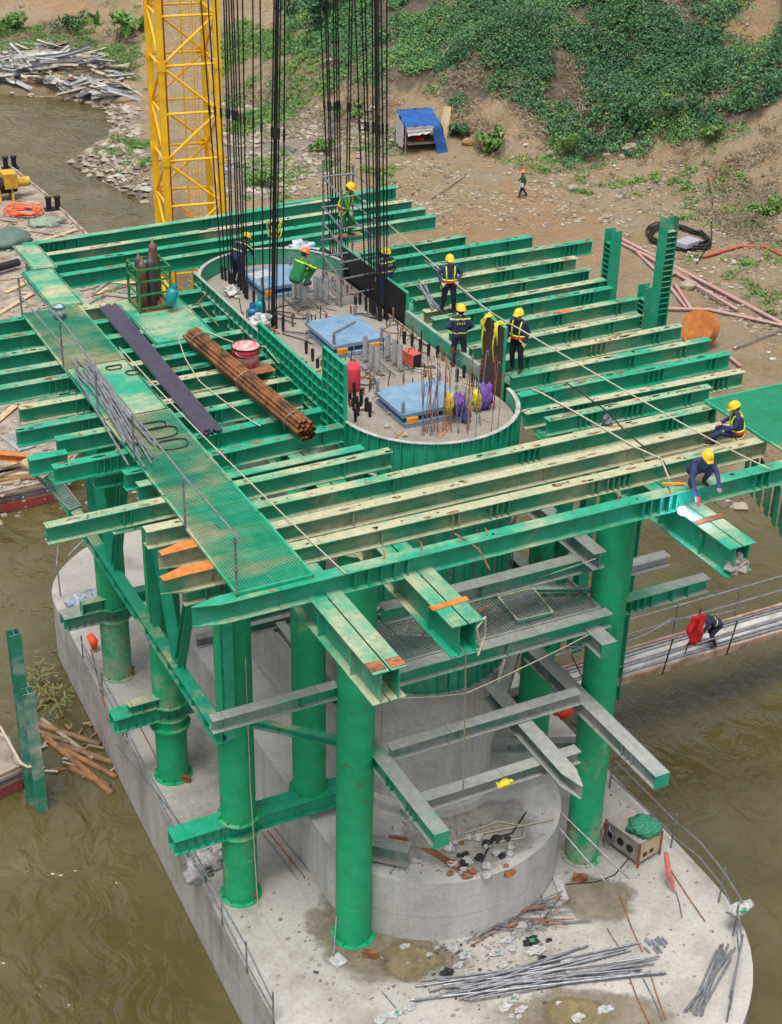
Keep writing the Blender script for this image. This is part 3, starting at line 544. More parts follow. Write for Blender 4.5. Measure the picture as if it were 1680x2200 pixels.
def grate(name, label, cat, p00, p10, p11, p01, mat, fmat=None, pitch=.065, th=.03, frame=.06, group=None, plate=False, under=True):
    """framed panel over a quad (world corners, in order)"""
    A, B, C_, D_ = [Vector(p) for p in (p00, p10, p11, p01)]; P = []
    for a, b in ((A, B), (B, C_), (C_, D_), (D_, A)): P.append(('frame_bar', MB().bar(a-Vector((0, 0, .03)), b-Vector((0, 0, .03)), .05, frame), fmat or mat))
    if plate: P.append(('plate', MB().add([A, B, C_, D_, A-Vector((0,0,.012)), B-Vector((0,0,.012)), C_-Vector((0,0,.012)), D_-Vector((0,0,.012))], [(0,1,2,3),(7,6,5,4),(0,4,5,1),(1,5,6,2),(2,6,7,3),(3,7,4,0)]), mat))
    else:
        g = MB(); n1 = int((B-A).length/pitch); n2 = int((D_-A).length/pitch)
        for i in range(1, n1): t = i/n1; g.bar(A.lerp(B, t)-Vector((0, 0, .014)), D_.lerp(C_, t)-Vector((0, 0, .014)), .012, th)
        for i in range(1, n2): t = i/n2; g.bar(A.lerp(D_, t)-Vector((0, 0, .008)), B.lerp(C_, t)-Vector((0, 0, .008)), .014, .012)
        P.append(('grating', g, mat))
    return asm(name, label, cat, P, group)
zc = .075
CW = [(13.2, 10.9, -4.72, -4.02, True, 'rear dirty green plank plate of the left walkway'), (10.88, 7.85, -5.05, -4.18, True, 'second green plate of the left walkway, between the bucket and the back beams'), (7.75, 3.62, -5.9, -4.32, False, 'green grating panel of the left walkway on which the bucket stands'),
      (3.6, .36, -5.9, -4.32, True, 'solid green plate of the left walkway under the silver pipes'), (.34, -3.78, -5.88, -4.30, False, 'muddy yellow-green grating panel of the left walkway with black cable on it'), (-3.8, -5.3, -5.88, -4.30, False, 'green grating panel of the left walkway with stones on it'), (-5.32, -8.1, -5.92, -4.28, False, 'front green grating panel of the left walkway, closest to the camera')]
for i, (y0, y1, xa, xb, pl, lab) in enumerate(CW):
    grate('grating_walkway' if not pl else 'plate_walkway', lab, 'walkway', (xa, y1, zc), (xb, y1, zc), (xb, y0, zc), (xa, y0, zc), (PG2 if i < 2 else PG1) if pl else (PDM if i in (2, 4) else PDUST), group='panels of the left walkway', plate=pl, pitch=.055)
grate('platform_grating', 'large green grating platform at the right edge beside the seated worker', 'grating', (7.95, -7.75, .09), (12.2, -7.75, .09), (12.2, -4.7, .09), (7.95, -4.7, .09), PDUST, pitch=.06)
grate('mesh_platform', 'wire mesh work platform round the front of the curved formwork', 'mesh platform', (-1.3, -5.9, -4.38), (4.5, -5.9, -4.38), (4.5, -4.15, -4.38), (-1.3, -4.15, -4.38), PGG, PGG, pitch=.075)
grate('mesh_crate_panel', 'small square mesh panel lying on the work platform', 'mesh panel', (2.2, -5.75, -4.22), (3.2, -5.75, -4.26), (3.2, -4.8, -4.1), (2.2, -4.8, -4.1), PGG, PT, pitch=.07)
beam((2.0, -4.35, -4.05), (4.6, -5.3, -4.2), .12, .14, PGD, 'green channel lying across the mesh work platform', name='steel_channel', cat='channel')
# ---------------- formwork round the pier head
def panel(name, label, x, y0, y1, z0, z1, face, cell=.30, side=-1, fm=None):
    """flat formwork panel in the plane x, ribs on one side"""
    t = .014; P = [('face_sheet', MB().box(x-t/2, x+t/2, y0, y1, z0, z1), fm or face)]
    ny = max(1, round((y1-y0)/cell)); nz = max(1, round((z1-z0)/cell)); d = .085; xa, xb = sorted((x+side*t/2, x+side*(t/2+d)))
    for i in range(ny+1):
        yy = y0+(y1-y0)*i/ny; P.append(('rib', MB().box(xa, xb, yy-.009, yy+.009, z0, z1), face))
    for j in range(nz+1):
        zz = z0+(z1-z0)*j/nz; P.append(('rail', MB().box(xa, xb-.003*side*-1 if side > 0 else xb, y0+.01, y1-.01, zz-.009, zz+.009), face))
    return asm(name, label, 'formwork panel', P)
XL = PX-PW-.03; XR = PX+PW+.03
panel('formwork_panel', 'long low green grid formwork panel on the left side of the pier head', XL, -.75, 3.35, -.75, .58, PG0, .29)
panel('formwork_panel', 'tall green grid formwork panel standing at the left front of the pier head', XL, -2.0, -.76, -.75, 1.5, PG0, .3)
panel('formwork_panel', 'dusty green low formwork panel at the left rear of the pier head', XL, 3.37, 8.3, -.75, .30, PGD, .34)
panel('formwork_panel', 'black-faced formwork panel behind the scaffold on the right of the pier head', XR+.05, 3.75, 8.0, -.6, .55, PG0, .33, 1, BLACK)
panel('formwork_panel', 'tall dark-faced formwork panel with harnesses hung on it at the right front', XR+.05, -1.55, -.5, -.5, 1.5, PG0, .35, 1, plain('dark_stained_plywood', (.06, .035, .03), .6))
panel('formwork_panel', 'low dusty formwork panel along the right side of the pier head', XR+.02, -.48, 3.7, -.7, .04, PGD, .34, 1)
def curved(name, label, yc, a0, a1, z0, z1, n, mat, top=None, ry=1.0):
    P = []; r0, r1 = PW+.01, PW+.03
    for i in range(n):
        a, b = a0+(a1-a0)*i/n, a0+(a1-a0)*(i+1)/n; pt = lambda r, t: (PX+r*cos(t), yc+r*sin(t))
        P.append(('panel', MB().prism([pt(r0, a), pt(r1, a), pt(r1, b), pt(r0, b)], z0, z1), mat))
        P.append(('rib', MB().prism([pt(r1, a-.004), pt(r1+.09, a-.004), pt(r1+.09, a+.004), pt(r1, a+.004)], z0, z1), mat))
        if i % 3 == 0:
            P.append(('rim', MB().prism([pt(r0-.02, t) for t in np.linspace(a, min(a0+(a1-a0)*(i+3)/n, a1), 7)]+[pt(r1+.07, t) for t in np.linspace(min(a0+(a1-a0)*(i+3)/n, a1), a, 7)], z1, z1+.014), top or mat))
    P.append(('lower_rim', MB().prism([pt(r0-.005, t) for t in np.linspace(a0, a1, 25)]+[pt(r1+.11, t) for t in np.linspace(a1, a0, 25)], z0-.012, z0), top or mat))
    return asm(name, label, 'formwork', P)
RIM = plain('cement_splashed_rim', (.40, .39, .37), .85, c2=(.24, .25, .22), scale=4)
curved('curved_formwork', 'upper curved green formwork with pale rim round the front of the pier head', -1.83, pi*1.02, pi*1.985, -1.0, .02, 24, PG0, RIM)
curved('curved_formwork', 'second curved green formwork lift just below the pier head', -1.83, pi, pi*2, -2.9, -1.03, 24, PG1, PGD)
curved('curved_formwork', 'third curved green formwork lift hidden behind the front columns', -1.83, pi, pi*2, -4.9, -2.93, 24, PG1, PGD)
curved('curved_formwork', 'lowest curved green formwork lift above the bare concrete shaft', -1.83, pi, pi*2, -7.2, -4.93, 24, PG1, PGD)
curved('curved_formwork', 'curved grey-rimmed formwork closing the rear of the pier head', 7.6, pi*.02, pi*.98, -.7, .12, 18, PGD, RIM)

# thin tubes, ties and chains tangled round the mesh platform and the struts
rq = random.Random(91)
for k in range(22):
    if k < 12: a = Vector((rq.uniform(-1, 4.2), rq.uniform(-5.8, -4.4), -4.3)); b = a+Vector((rq.uniform(-1, 1), rq.uniform(-.6, .6), rq.uniform(.02, .9) if k % 3 == 0 else .03))
    else: a = Vector((rq.choice((-1.2, 4.4))+rq.uniform(-.3, .3), rq.uniform(-5, -1), rq.uniform(-8, -4.5))); b = a+Vector((rq.uniform(-.8, .8), rq.uniform(-1.2, .4), rq.uniform(-1.4, -.2)))
    solo('thin_tube', MB().cyl(a, b, .02, n=6), [SCAF, RUST, STEEL][k % 3], 'thin loose tube lying on the mesh platform' if k < 12 else 'thin slanting tube hung beside the shaft', 'tube', 'tubes on the mesh platform' if k < 12 else 'slanting tubes beside the shaft')
for k in range(10):
    t = pi*(1.08+.09*k); x_, y_ = PX+(PW+.16)*cos(t), -1.83+(PW+.16)*sin(t); solo('waler_tube', MB().cyl((x_, y_, -6.9), (x_, y_, -1.2), .024, n=6), SCAF, 'upright scaffold tube strapped to the curved formwork', 'tube', 'upright tubes on the formwork')
# ================================================================== WORKERS
SKIN = plain('skin', (.36, .20, .13), .6, var=.15); NAVY = plain('navy_cloth', (.018, .035, .10), .85, scale=9, c2=(.010, .018, .055)); DTR = plain('dark_trousers', (.012, .015, .028), .85, scale=9)
JGR = plain('green_workwear', (.012, .20, .045), .85, scale=7, c2=(.008, .11, .028)); HIVIS = plain('hivis_yellow', (.66, .72, .04), .6, var=.15); HYEL = plain('yellow_helmet_shell', (.82, .50, .012), .3, var=.08, bmp=0)
HORG = plain('orange_helmet_shell', (.85, .17, .015), .3, var=.08, bmp=0); BOOT = plain('work_boot', (.03, .026, .022), .8); HAIR = plain('black_hair', (.012, .010, .009), .7); REDC = plain('red_cloth', (.62, .012, .015), .8, scale=4, c2=(.40, .006, .01)); GLV = plain('canvas_glove', (.40, .36, .28), .9)
NAVY2 = plain('faded_navy_cloth', (.035, .055, .13), .9, scale=8, c2=(.02, .03, .075)); NAVY3 = plain('blue_black_cloth', (.014, .022, .055), .9, scale=8)
DGRN = plain('dark_green_jacket', (.02, .09, .035), .85); BRIM = plain('face_features', (.05, .02, .018), .6, bmp=0)
POSES = {
 'stand': dict(pel=(0,0,.92), che=(0,.01,1.26), nek=(0,.0,1.43), hea=(0,.04,1.555), sh=.185, el=[(-.27,-.03,1.13),(.27,-.03,1.13)], wr=[(-.26,.10,.90),(.26,.10,.90)], kn=[(-.12,.03,.49),(.12,.03,.49)], an=[(-.13,-.03,.09),(.13,-.03,.09)]),
 'hips': dict(pel=(0,0,.92), che=(0,.0,1.26), nek=(0,-.01,1.43), hea=(.02,.03,1.555), sh=.185, el=[(-.33,-.06,1.16),(.33,-.04,1.15)], wr=[(-.22,.12,1.0),(.24,.14,.98)], kn=[(-.13,.05,.49),(.14,.0,.49)], an=[(-.15,-.02,.09),(.17,-.08,.09)]),
 'bend': dict(pel=(0,-.08,.90), che=(0,.16,1.16), nek=(0,.30,1.27), hea=(0,.42,1.33), sh=.18, el=[(-.24,.36,1.0),(.24,.36,1.02)], wr=[(-.15,.50,.80),(.17,.52,.84)], kn=[(-.12,.04,.49),(.12,.02,.49)], an=[(-.14,-.06,.09),(.14,-.1,.09)]),
 'stoop': dict(pel=(0,-.14,.84), che=(0,.18,1.0), nek=(0,.34,1.03), hea=(0,.47,1.02), sh=.18, el=[(-.22,.40,.78),(.24,.38,.80)], wr=[(-.16,.54,.56),(.2,.5,.60)], kn=[(-.12,.10,.46),(.13,.06,.46)], an=[(-.14,-.06,.09),(.16,-.14,.09)]),
 'squat': dict(pel=(0,-.24,.26), che=(0,-.04,.58), nek=(0,.05,.76), hea=(0,.13,.89), sh=.20, el=[(-.34,.14,.52),(.34,.14,.52)], wr=[(-.20,.40,.46),(.20,.40,.48)], kn=[(-.22,.30,.50),(.22,.30,.50)], an=[(-.16,.02,.09),(.16,.02,.09)]),
 'weld': dict(pel=(0,-.20,.30), che=(0,.08,.60), nek=(0,.20,.74), hea=(0,.31,.84), sh=.19, el=[(-.30,.30,.40),(.30,.30,.38)], wr=[(-.30,.48,.16),(.26,.50,.02)], kn=[(-.20,.22,.48),(.20,.22,.48)], an=[(-.17,.0,.09),(.17,.0,.09)]),
 'sit': dict(pel=(0,0,.12), che=(0,.03,.46), nek=(0,.08,.63), hea=(0,.14,.75), sh=.185, el=[(-.27,.12,.38),(.27,.14,.38)], wr=[(-.2,.34,.25),(.18,.36,.28)], kn=[(-.17,.44,.18),(.2,.42,.14)], an=[(-.15,.62,.02),(.2,.52,-.24)]),
 'climb': dict(pel=(0,-.05,.88), che=(0,.06,1.21), nek=(0,.1,1.38), hea=(0,.16,1.5), sh=.185, el=[(-.28,.22,1.16),(.32,.2,1.12)], wr=[(-.26,.42,1.12),(.42,.34,.98)], kn=[(-.13,.20,.52),(.13,.02,.46)], an=[(-.14,.08,.16),(.15,-.08,.09)]),
 'walk': dict(pel=(0,0,.91), che=(0,.02,1.25), nek=(0,.02,1.42), hea=(0,.06,1.545), sh=.18, el=[(-.26,-.1,1.13),(.25,.08,1.13)], wr=[(-.25,-.08,.89),(.22,.27,.98)], kn=[(-.1,.14,.49),(.1,-.02,.48)], an=[(-.1,.2,.10),(.11,-.26,.12)])}
RAWP = []
def worker(label, loc, rz, pose, top, legs, helm, stripes=(), harness=None, sc=1.0, extra=None, glove=True, back=None):
    J = {k: v for k, v in POSES[pose].items()}; V3 = Vector; seg = []          # (a, b, ra, rb, region)
    pel, che, nek, hea = (V3(J[k]) for k in ('pel', 'che', 'nek', 'hea')); sp = (nek-pel).normalized()
    r_ = V3((1, 0, 0)); fwd = r_.cross(sp)*-1
    if fwd.y < 0: fwd = -fwd
    for s in (-1, 1):
        seg += [(pel+r_*s*.085-sp*.02, che+r_*s*.085, .124, .130, 'top'), (che+r_*s*.08, nek+r_*s*.07-sp*.07, .125, .092, 'top')]
    seg.append((pel+sp*-.02+r_*-.05, pel+sp*-.02+r_*.05, .125, .125, 'legs'))
    shl = []
    for i, s in enumerate((-1, 1)):
        S = nek-sp*.07+r_*s*J['sh']; E, Wr = V3(J['el'][i]), V3(J['wr'][i]); shl.append(S)
        seg += [(nek-sp*.05+r_*s*.05, S, .075, .072, 'top'), (S, E, .074, .058, 'top'), (E, Wr, .060, .044, 'top')]
        hdn = (Wr-E).normalized(); side = hdn.cross(V3((0, 0, 1)));
        if side.length < .2: side = V3((1, 0, 0))
        side.normalize(); pn = side.cross(hdn); kn = Wr+hdn*.085
        seg += [(Wr, kn+side*.022, .030, .024, 'hand'), (Wr, kn-side*.022, .030, .024, 'hand')]
        for f in range(4):
            o = side*(-.033+.022*f); ln = (.07, .08, .075, .058)[f]; k1 = kn+o+hdn*ln*.5; k2 = k1+(hdn*.55-pn*.8*(1 if pn.z > 0 else -1)).normalized()*ln*.6
            seg += [(kn+o-hdn*.02, k1, .0115, .0105, 'hand'), (k1, k2, .0105, .009, 'hand')]
        tb = Wr+hdn*.03+side*s*-.03; tm = tb+(hdn*.6-side*s*.8).normalized()*.045; seg += [(tb, tm, .014, .012, 'hand'), (tm, tm+hdn*.035, .012, .010, 'hand')]
        Hp = pel+r_*s*.09-sp*.04; K, An = V3(J['kn'][i]), V3(J['an'][i])
        seg += [(Hp, K, .108, .076, 'legs'), (K, An+V3((0, 0, .03)), .076, .058, 'legs'), (An, An+V3((0, -.03, -.045)), .05, .045, 'boot'), (An+V3((0, -.02, -.045)), An+V3((s*.02, .15, -.05)), .045, .038, 'boot')]
    seg.append((nek-sp*.04, hea-V3((0, 0, .03)), .055, .052, 'skin'))
    mb = MB()
    for a, b, ra, rb, _ in seg:
        mb.cyl(a, b, ra, rb, n=10); mb.blob(a, (ra,)*3, 10, 6, 0); mb.blob(b, (rb,)*3, 10, 6, 0)
    hb = MB().blob((0, 0, 0), (.075, .092, .112), 12, 9, 0); hb.blob((0, .03, -.06), (.052, .06, .05), 10, 6, 0); hb.cyl((0, .088, .01), (0, .108, -.018), .010, .016, 6)   # skull, jaw, nose
    for s in (-1, 1): hb.blob((s*.078, -.005, -.01), (.014, .024, .032), 6, 5, 0)
    fd = V3((0, 1, 0)) if pose in ('stand', 'hips', 'walk') else V3((0, .8, -.45))
    Mh = Matrix.Translation(hea) @ fd.to_track_quat('Y', 'Z').to_matrix().to_4x4(); Mh = Mh @ Matrix.Scale(1.1, 4); hb.xf(Mh); mb.join(hb)
    me = mesh('person', mb, SKIN); o = new('person', me); rm = o.modifiers.new('r', 'REMESH'); rm.mode = 'VOXEL'; rm.voxel_size = .0125; sm = o.modifiers.new('s', 'SMOOTH'); sm.factor = .5; sm.iterations = 2
    RAWP.append((o, seg, hea, pel, nek, sp, label, loc, rz, top, legs, helm, stripes, harness, sc, Mh, fwd, shl, extra, glove, back))
def finish_workers():
    dg = bpy.context.evaluated_depsgraph_get()
    for (o, seg, hea, pel, nek, sp, label, loc, rz, top, legs, helm, stripes, harness, sc, Mh, fwd, shl, extra, glove, back) in RAWP:
        me = bpy.data.meshes.new_from_object(o.evaluated_get(dg)); o.modifiers.clear(); old = o.data; o.data = me; bpy.data.meshes.remove(old)
        me.materials.clear(); slots = [SKIN, top, legs, BOOT, GLV if glove else SKIN, HIVIS]
        for m_ in slots: me.materials.append(m_)
        n = len(me.polygons); C = np.empty(n*3); me.polygons.foreach_get('center', C); C = C.reshape(-1, 3); best = np.full(n, 1e9); reg = np.zeros(n, int); code = {'skin': 0, 'top': 1, 'legs': 2, 'boot': 3, 'hand': 4}
        for a, b, ra, rb, k in seg:
            a, b = np.array(a), np.array(b); d = b-a; t = np.clip(((C-a)@d)/(d@d+1e-9), 0, 1); q = np.linalg.norm(C-a-t[:, None]*d, axis=1)-(ra+(rb-ra)*t); m_ = q < best; best[m_] = q[m_]; reg[m_] = code[k]
        hd_ = np.linalg.norm((C-np.array(hea))/np.array([.085, .105, .12]), axis=1)-1; m_ = hd_*.1 < best-.004; reg[m_] = 0
        tt = (C-np.array(pel))@np.array(sp)/(nek-pel).length
        for a, b in stripes: reg[(reg == 1) & (tt > a) & (tt < b)] = 5
        me.polygons.foreach_set('material_index', reg.astype(np.int32)); me.polygons.foreach_set('use_smooth', [True]*n); me.update()
        o.location = loc; o.rotation_euler = (0, 0, rz); o.scale = (sc,)*3; tag(o, label, 'person', 'construction workers')
        h = MB().lathe([(.001, .155), (.05, .148), (.09, .122), (.115, .075), (.122, .03), (.126, .028), (.126, .018), (.118, .018)][::-1], n=16)
        h.xf(Matrix.Diagonal((.95, 1.12, 1, 1))); h.add([(-.085, .10, .022), (.085, .10, .022), (.06, .185, .014), (-.06, .185, .014), (-.085, .10, .03), (.085, .10, .03), (.06, .185, .022), (-.06, .185, .022)], [(3,2,1,0),(4,5,6,7),(0,1,5,4),(1,2,6,5),(2,3,7,6),(3,0,4,7)])
        h.bar((0, -.1, .115), (0, .1, .115), .03, .07); h.xf(Mh @ Matrix.Translation((0, -.005, .015))); new('helmet', mesh('helmet', h, helm, True), o)
        f = MB()
        for s in (-1, 1): f.blob((s*.03, .086, .02), (.012, .008, .007), 6, 4, 0)
        f.box(-.024, .024, .078, .09, -.062, -.054); new('face', mesh('face', f.xf(Mh), BRIM), o)
        new('hair', mesh('hair', MB().blob((0, -.025, -.01), (.08, .078, .075), 10, 6, 0).xf(Mh), HAIR, True), o)
        if harness:
            hb = MB(); r_ = Vector((1, 0, 0))
            for s in (-1, 1):
                F = lambda t, x, d: pel+(nek-pel)*t+r_*x+fwd*d
                hb.tube([F(.12, s*.10, .14), F(.45, s*.11, .15), F(.75, s*.12, .13), F(.92, s*.12, .08), F(.96, s*.12, 0), F(.92, s*.11, -.08), F(.75, s*.05, -.135), F(.55, -s*.03, -.145), F(.3, -s*.10, -.15), F(.1, -s*.12, -.145)], .019, 6)
                hb.tube([F(-.02, s*.14, .10), F(-.18, s*.20, .02), F(-.12, s*.15, -.1), F(0, s*.1, -.15)], .017, 6)
                hb.tube([F(.05, s*.12, .15), F(-.1, s*.2, .12), F(-.3, s*.24, .1), F(-.2, s*.26, .0)], .014, 5)
            hb.tube([pel+(nek-pel)*.2+r_*.215*cos(a)+fwd*.155*sin(a) for a in np.linspace(0, 2*pi, 17)], .022, 6)
            hn = new('harness', mesh('harness', hb, HIVIS if harness != 2 else HYEL, True), o)
            new('belt', mesh('belt', MB().tube([pel+(nek-pel)*.08+r_*.205*cos(a)+fwd*.16*sin(a) for a in np.linspace(0, 2*pi, 17)], .028, 6), REDC, True), o)
        if back:
            g = MB()
            for i in range(4):
                c = pel+(nek-pel)*.66+Vector((1, 0, 0))*(-.09+.06*i)-fwd*.128
                for q in range(3): g.bar(c+Vector((-.018, 0, .018-.018*q)), c+Vector((.018, 0, .018-.018*q)), .006, .008)
                g.bar(c+Vector((0, 0, .025)), c-Vector((0, 0, .025)), .006, .008)
            new('back_print', mesh('back_print', g, HYEL), o)
        if extra:
            for nm, mb, mt in extra: new(nm, mesh(nm, mb, mt), o)
P = U
a = U(512, 612, z=-.36); worker('worker in navy jacket and yellow helmet stooping behind the left rods', a, radians(-62), 'bend', NAVY, NAVY, HYEL, [(.3, .37), (.78, .85)])
worker('worker in green overalls and orange helmet squatting on the rear pipe dowels', U(648, 612, z=.42), radians(-72), 'squat', JGR, JGR, HORG, [(.80, .87)])
a = Vector((3.25, 6.35, 0)); a.z = ZV(716, 512, a); worker('worker in green with yellow helmet climbing inside the scaffold', a, radians(-140), 'climb', JGR, JGR, HYEL, harness=1); ZCL = a.z
worker('worker seen from behind in navy with yellow bands beside the right rods', U(829, 656, z=-.36), radians(10), 'stand', NAVY, NAVY, HYEL, [(.25, .31), (.78, .85)], back=True)
worker('worker in navy with yellow harness standing on the right deck beams facing the camera', U(963, 673, z=0), radians(160), 'hips', NAVY2, DTR, HYEL, harness=1)
worker('worker seen from behind, navy with yellow bands, at the right kerb of the pier', U(984, 786, z=-.36), radians(-18), 'hips', NAVY, DTR, HYEL, [(.10, .16), (.84, .91)], back=True)
worker('worker half hidden behind the tall dark formwork panel, harness on', U(1108, 797, z=0), radians(120), 'stand', NAVY3, DTR, HYEL, harness=1)
worker('worker with yellow harness sitting with his back to us by the right grating', U(1583, 938, z=0) + Vector((0, 0, .0)), radians(62), 'sit', NAVY, NAVY, HYEL, harness=1)
a = U(1496, 1040, z=0); a.y = -8.12; worker('welder in navy with yellow helmet crouching on the foremost green beam', a, radians(168), 'weld', NAVY2, NAVY3, HYEL, glove=False)
a = U(1528, 1385, z=-12.42); worker('worker in navy stooping with a red flag on the gangway', a, radians(75), 'stoop', NAVY3, NAVY3, HYEL, [(.3, .37)])
worker('distant person with orange helmet and dark green jacket walking on the bank', G(1122, 425, .02), radians(70), 'walk', DGRN, DTR, HORG, extra=[('papers', MB().box(-.32, -.22, .02, .3, .72, .95), WHITE)])
finish_workers()
# ================================================================== PIER HEAD
ZP = -.36
def flat(u, v): return U(u, v, z=ZP)
# blue bearing plates
BLUED = plain('blue_plate_edge', (.07, .15, .24), .5); ORBR = plain('orange_bracket', (.75, .28, .02), .5)
def pad(x0, x1, y0, y1, label, marks=()):
    P = [('upper_plate', MB().box(x0, x1, y0, y1, -.10, .0), DECKBLUE), ('sliding_block', MB().box(x0+.18, x1-.18, y0+.18, y1-.18, -.24, -.10), BLUED), ('lower_plate', MB().box(x0+.05, x1-.05, y0-.06, y1-.05, ZP, -.24), DECKBLUE)]
    for xx, yy in ((x0+.06, y0+.10), (x1-.12, y0-.02), (x1-.08, y1-.15), (x0+.05, y1-.1)):
        b = MB(); b.cyl((xx, yy, -.10), (xx, yy, .30), .040, n=10)
        for k in range(6): b.cyl((xx, yy, .02+.045*k), (xx, yy, .035+.045*k), .046, n=10)
        P.append(('anchor_bolt', b, STEEL))
    for xx in (x0+.1, x1-.5): P.append(('bracket', MB().box(xx, xx+.3, y0-.07, y0-.002, -.25, -.10), ORBR))
    return asm('bearing_plate', label, 'bearing plate', P, 'blue steel bearing plates on the pier head')
pad(.77, 2.6, -2.2, -.62, 'nearest blue steel bearing plate with a red chalk mark and orange brackets')
pad(1.02, 2.56, 2.32, 4.2, 'middle blue steel bearing plate with a spirit level lying on it'); pad(.9, 2.5, 7.0, 8.58, 'rearmost blue steel bearing plate with papers on it beside the stooping worker')
RED = plain('red_paint', (.55, .03, .03), .6)
solo('chalk_mark', MB().bar((1.75, -1.45, .003), (1.95, -1.32, .003), .02, .002).bar((1.72, -1.3, .003), (1.85, -1.36, .003), .02, .002), RED, 'red chalk tick on the nearest blue plate', 'mark')
solo('spirit_level', MB().bar((1.35, 3.05, .03), (2.25, 3.55, .03), .05, .06), STEEL, 'silver spirit level lying across the middle blue plate', 'level')
platebox('paper_sheet', (1.35, 8.1, .001), .7, .5, .003, WHITE, 'white paper sheets on the rearmost blue plate', 'paper', .2)
WOODY = plain('stained_wood', (.32, .22, .12), .9)
# pipe dowels in their rebar racks
DOW = plain('galvanised_dowel', (.46, .48, .48), .45, .4, c2=(.36, .38, .39))
def rack(pts, label, hz=.75):
    pts = [flat(*p) for p in pts]; P = []
    for p in pts: P.append(('dowel_pipe', MB().cyl((p.x, p.y, ZP+.12), (p.x, p.y, ZP+hz), .07, n=14), DOW, [('cap', MB().cyl((p.x, p.y, ZP+hz), (p.x, p.y, ZP+hz+.012), .062, n=14), STEEL)]))
    xs = [p.x for p in pts]; ys = [p.y for p in pts]; x0, x1, y0, y1 = min(xs)-.22, max(xs)+.22, min(ys)-.25, max(ys)+.25
    for k in range(7):
        yy = y0+(y1-y0)*k/6; P.append(('hoop_bar', MB().tube([(x0, yy, ZP), (x0, yy, ZP+.15), (x0+.04, yy, ZP+.2), (x1-.04, yy, ZP+.2), (x1, yy, ZP+.15), (x1, yy, ZP)], .013, 5), SCAF))
    for k in range(5):
        xx = x0+(x1-x0)*k/4; P.append(('long_bar', MB().cyl((xx, y0-.1, ZP+.1+.03*(k % 2)), (xx, y1+.1, ZP+.1+.03*(k % 2)), .012, n=5), DSTEEL))
    return asm('dowel_rack', label, 'dowel rack', P)
c5 = lambda x, y, ox=540, oy=500: (ox*.875+x*.27083, oy*.875+y*.27083)
rack([c5(1150, 1265), c5(1200, 1330), c5(1245, 1355), c5(1330, 1250), c5(1380, 1290), c5(1425, 1335)], 'six grey pipe dowels on a rebar rack between the middle and nearest plates')
rack([c5(590, 790), c5(635, 800), c5(668, 830), c5(760, 770), c5(800, 780), c5(845, 800)], 'grey pipe dowels on a rebar rack under the squatting worker')
# black coupler stubs
stubs = [c5(*p) for p in ((685, 1190), (735, 1250), (775, 1330), (1065, 1560), (1120, 1620), (1160, 1650), (1188, 1680), (1095, 1680), (1060, 1640), (1030, 1600), (1075, 1730))]+[c5(*p, 860, 640) for p in ((425, 660), (490, 680), (555, 720), (620, 760), (690, 770), (30, 1070), (85, 1120), (130, 1190), (155, 1240), (60, 1230), (50, 1180), (845, 960), (970, 1000), (1000, 900), (900, 930))]+[c5(*p) for p in ((1110, 800), (1075, 830), (990, 600), (905, 520))]
for i, p in enumerate(stubs):
    q = flat(*p); b = MB().cyl((q.x, q.y, ZP), (q.x, q.y, ZP+.36), .036, n=8)
    asm('coupler_stub', 'black threaded coupler stub standing out of the pier top', 'coupler', [('bar', b, DSTEEL), ('sleeve', MB().cyl((q.x, q.y, ZP+.12), (q.x, q.y, ZP+.34), .048, n=10), BLACK)], 'black coupler stubs on the pier top')
# tall black rods
ORD = 'first second third fourth fifth sixth seventh eighth ninth tenth'.split()
def rods(base, topu, label, grp):
    for ir, ((u, v), tu) in enumerate(zip(base, topu)):
        a = flat(u, v); d = ray(tu, -60); t = (a-CAM).dot(hd)/d.dot(hd); b = CAM+d*t
        dirn = (b-a); L_ = dirn.length; P = [('bar', MB().cyl(a, b, .0215, n=7), DSTEEL), ('coupler', MB().cyl(a, a+dirn*(.42/L_), .042, n=8), BLACK), ('coupler', MB().cyl(a+dirn*.56, a+dirn*.59, .037, n=8), BLACK)]
        asm('threaded_rod', label.replace('threaded rod', 'rod, %s from left' % ORD[ir]), 'rod', P, grp)
rods([(478,600),(485,603),(493,611),(498,616),(502,618),(513,622),(517,624),(524,630),(527,640),(531,643)], [427,443,460,479,484,489,495,499,508,520], 'tall black threaded rod in the left rear cluster behind the gas bottles', 'left rear rods')
rods([(545,654),(566,676),(577,697),(583,700),(586,702),(589,704),(593,706),(608,711)], [543,558,590,594,597,599,604,612], 'tall black threaded rod in the left front cluster at the grid panel', 'left front rods')
rods([(787,668),(796,672),(800,676),(804,678),(810,684),(814,689),(818,690),(827,684),(831,687)], [760,775,783,799,805,808,812,818,831], 'tall black threaded rod in the right front cluster', 'right front rods')
rods([(711,578),(715,580),(719,583),(723,584),(729,578),(735,580),(741,589),(746,586)], [685,697,701,715,720,724,752,758], 'tall black threaded rod in the right rear cluster behind the scaffold', 'right rear rods')
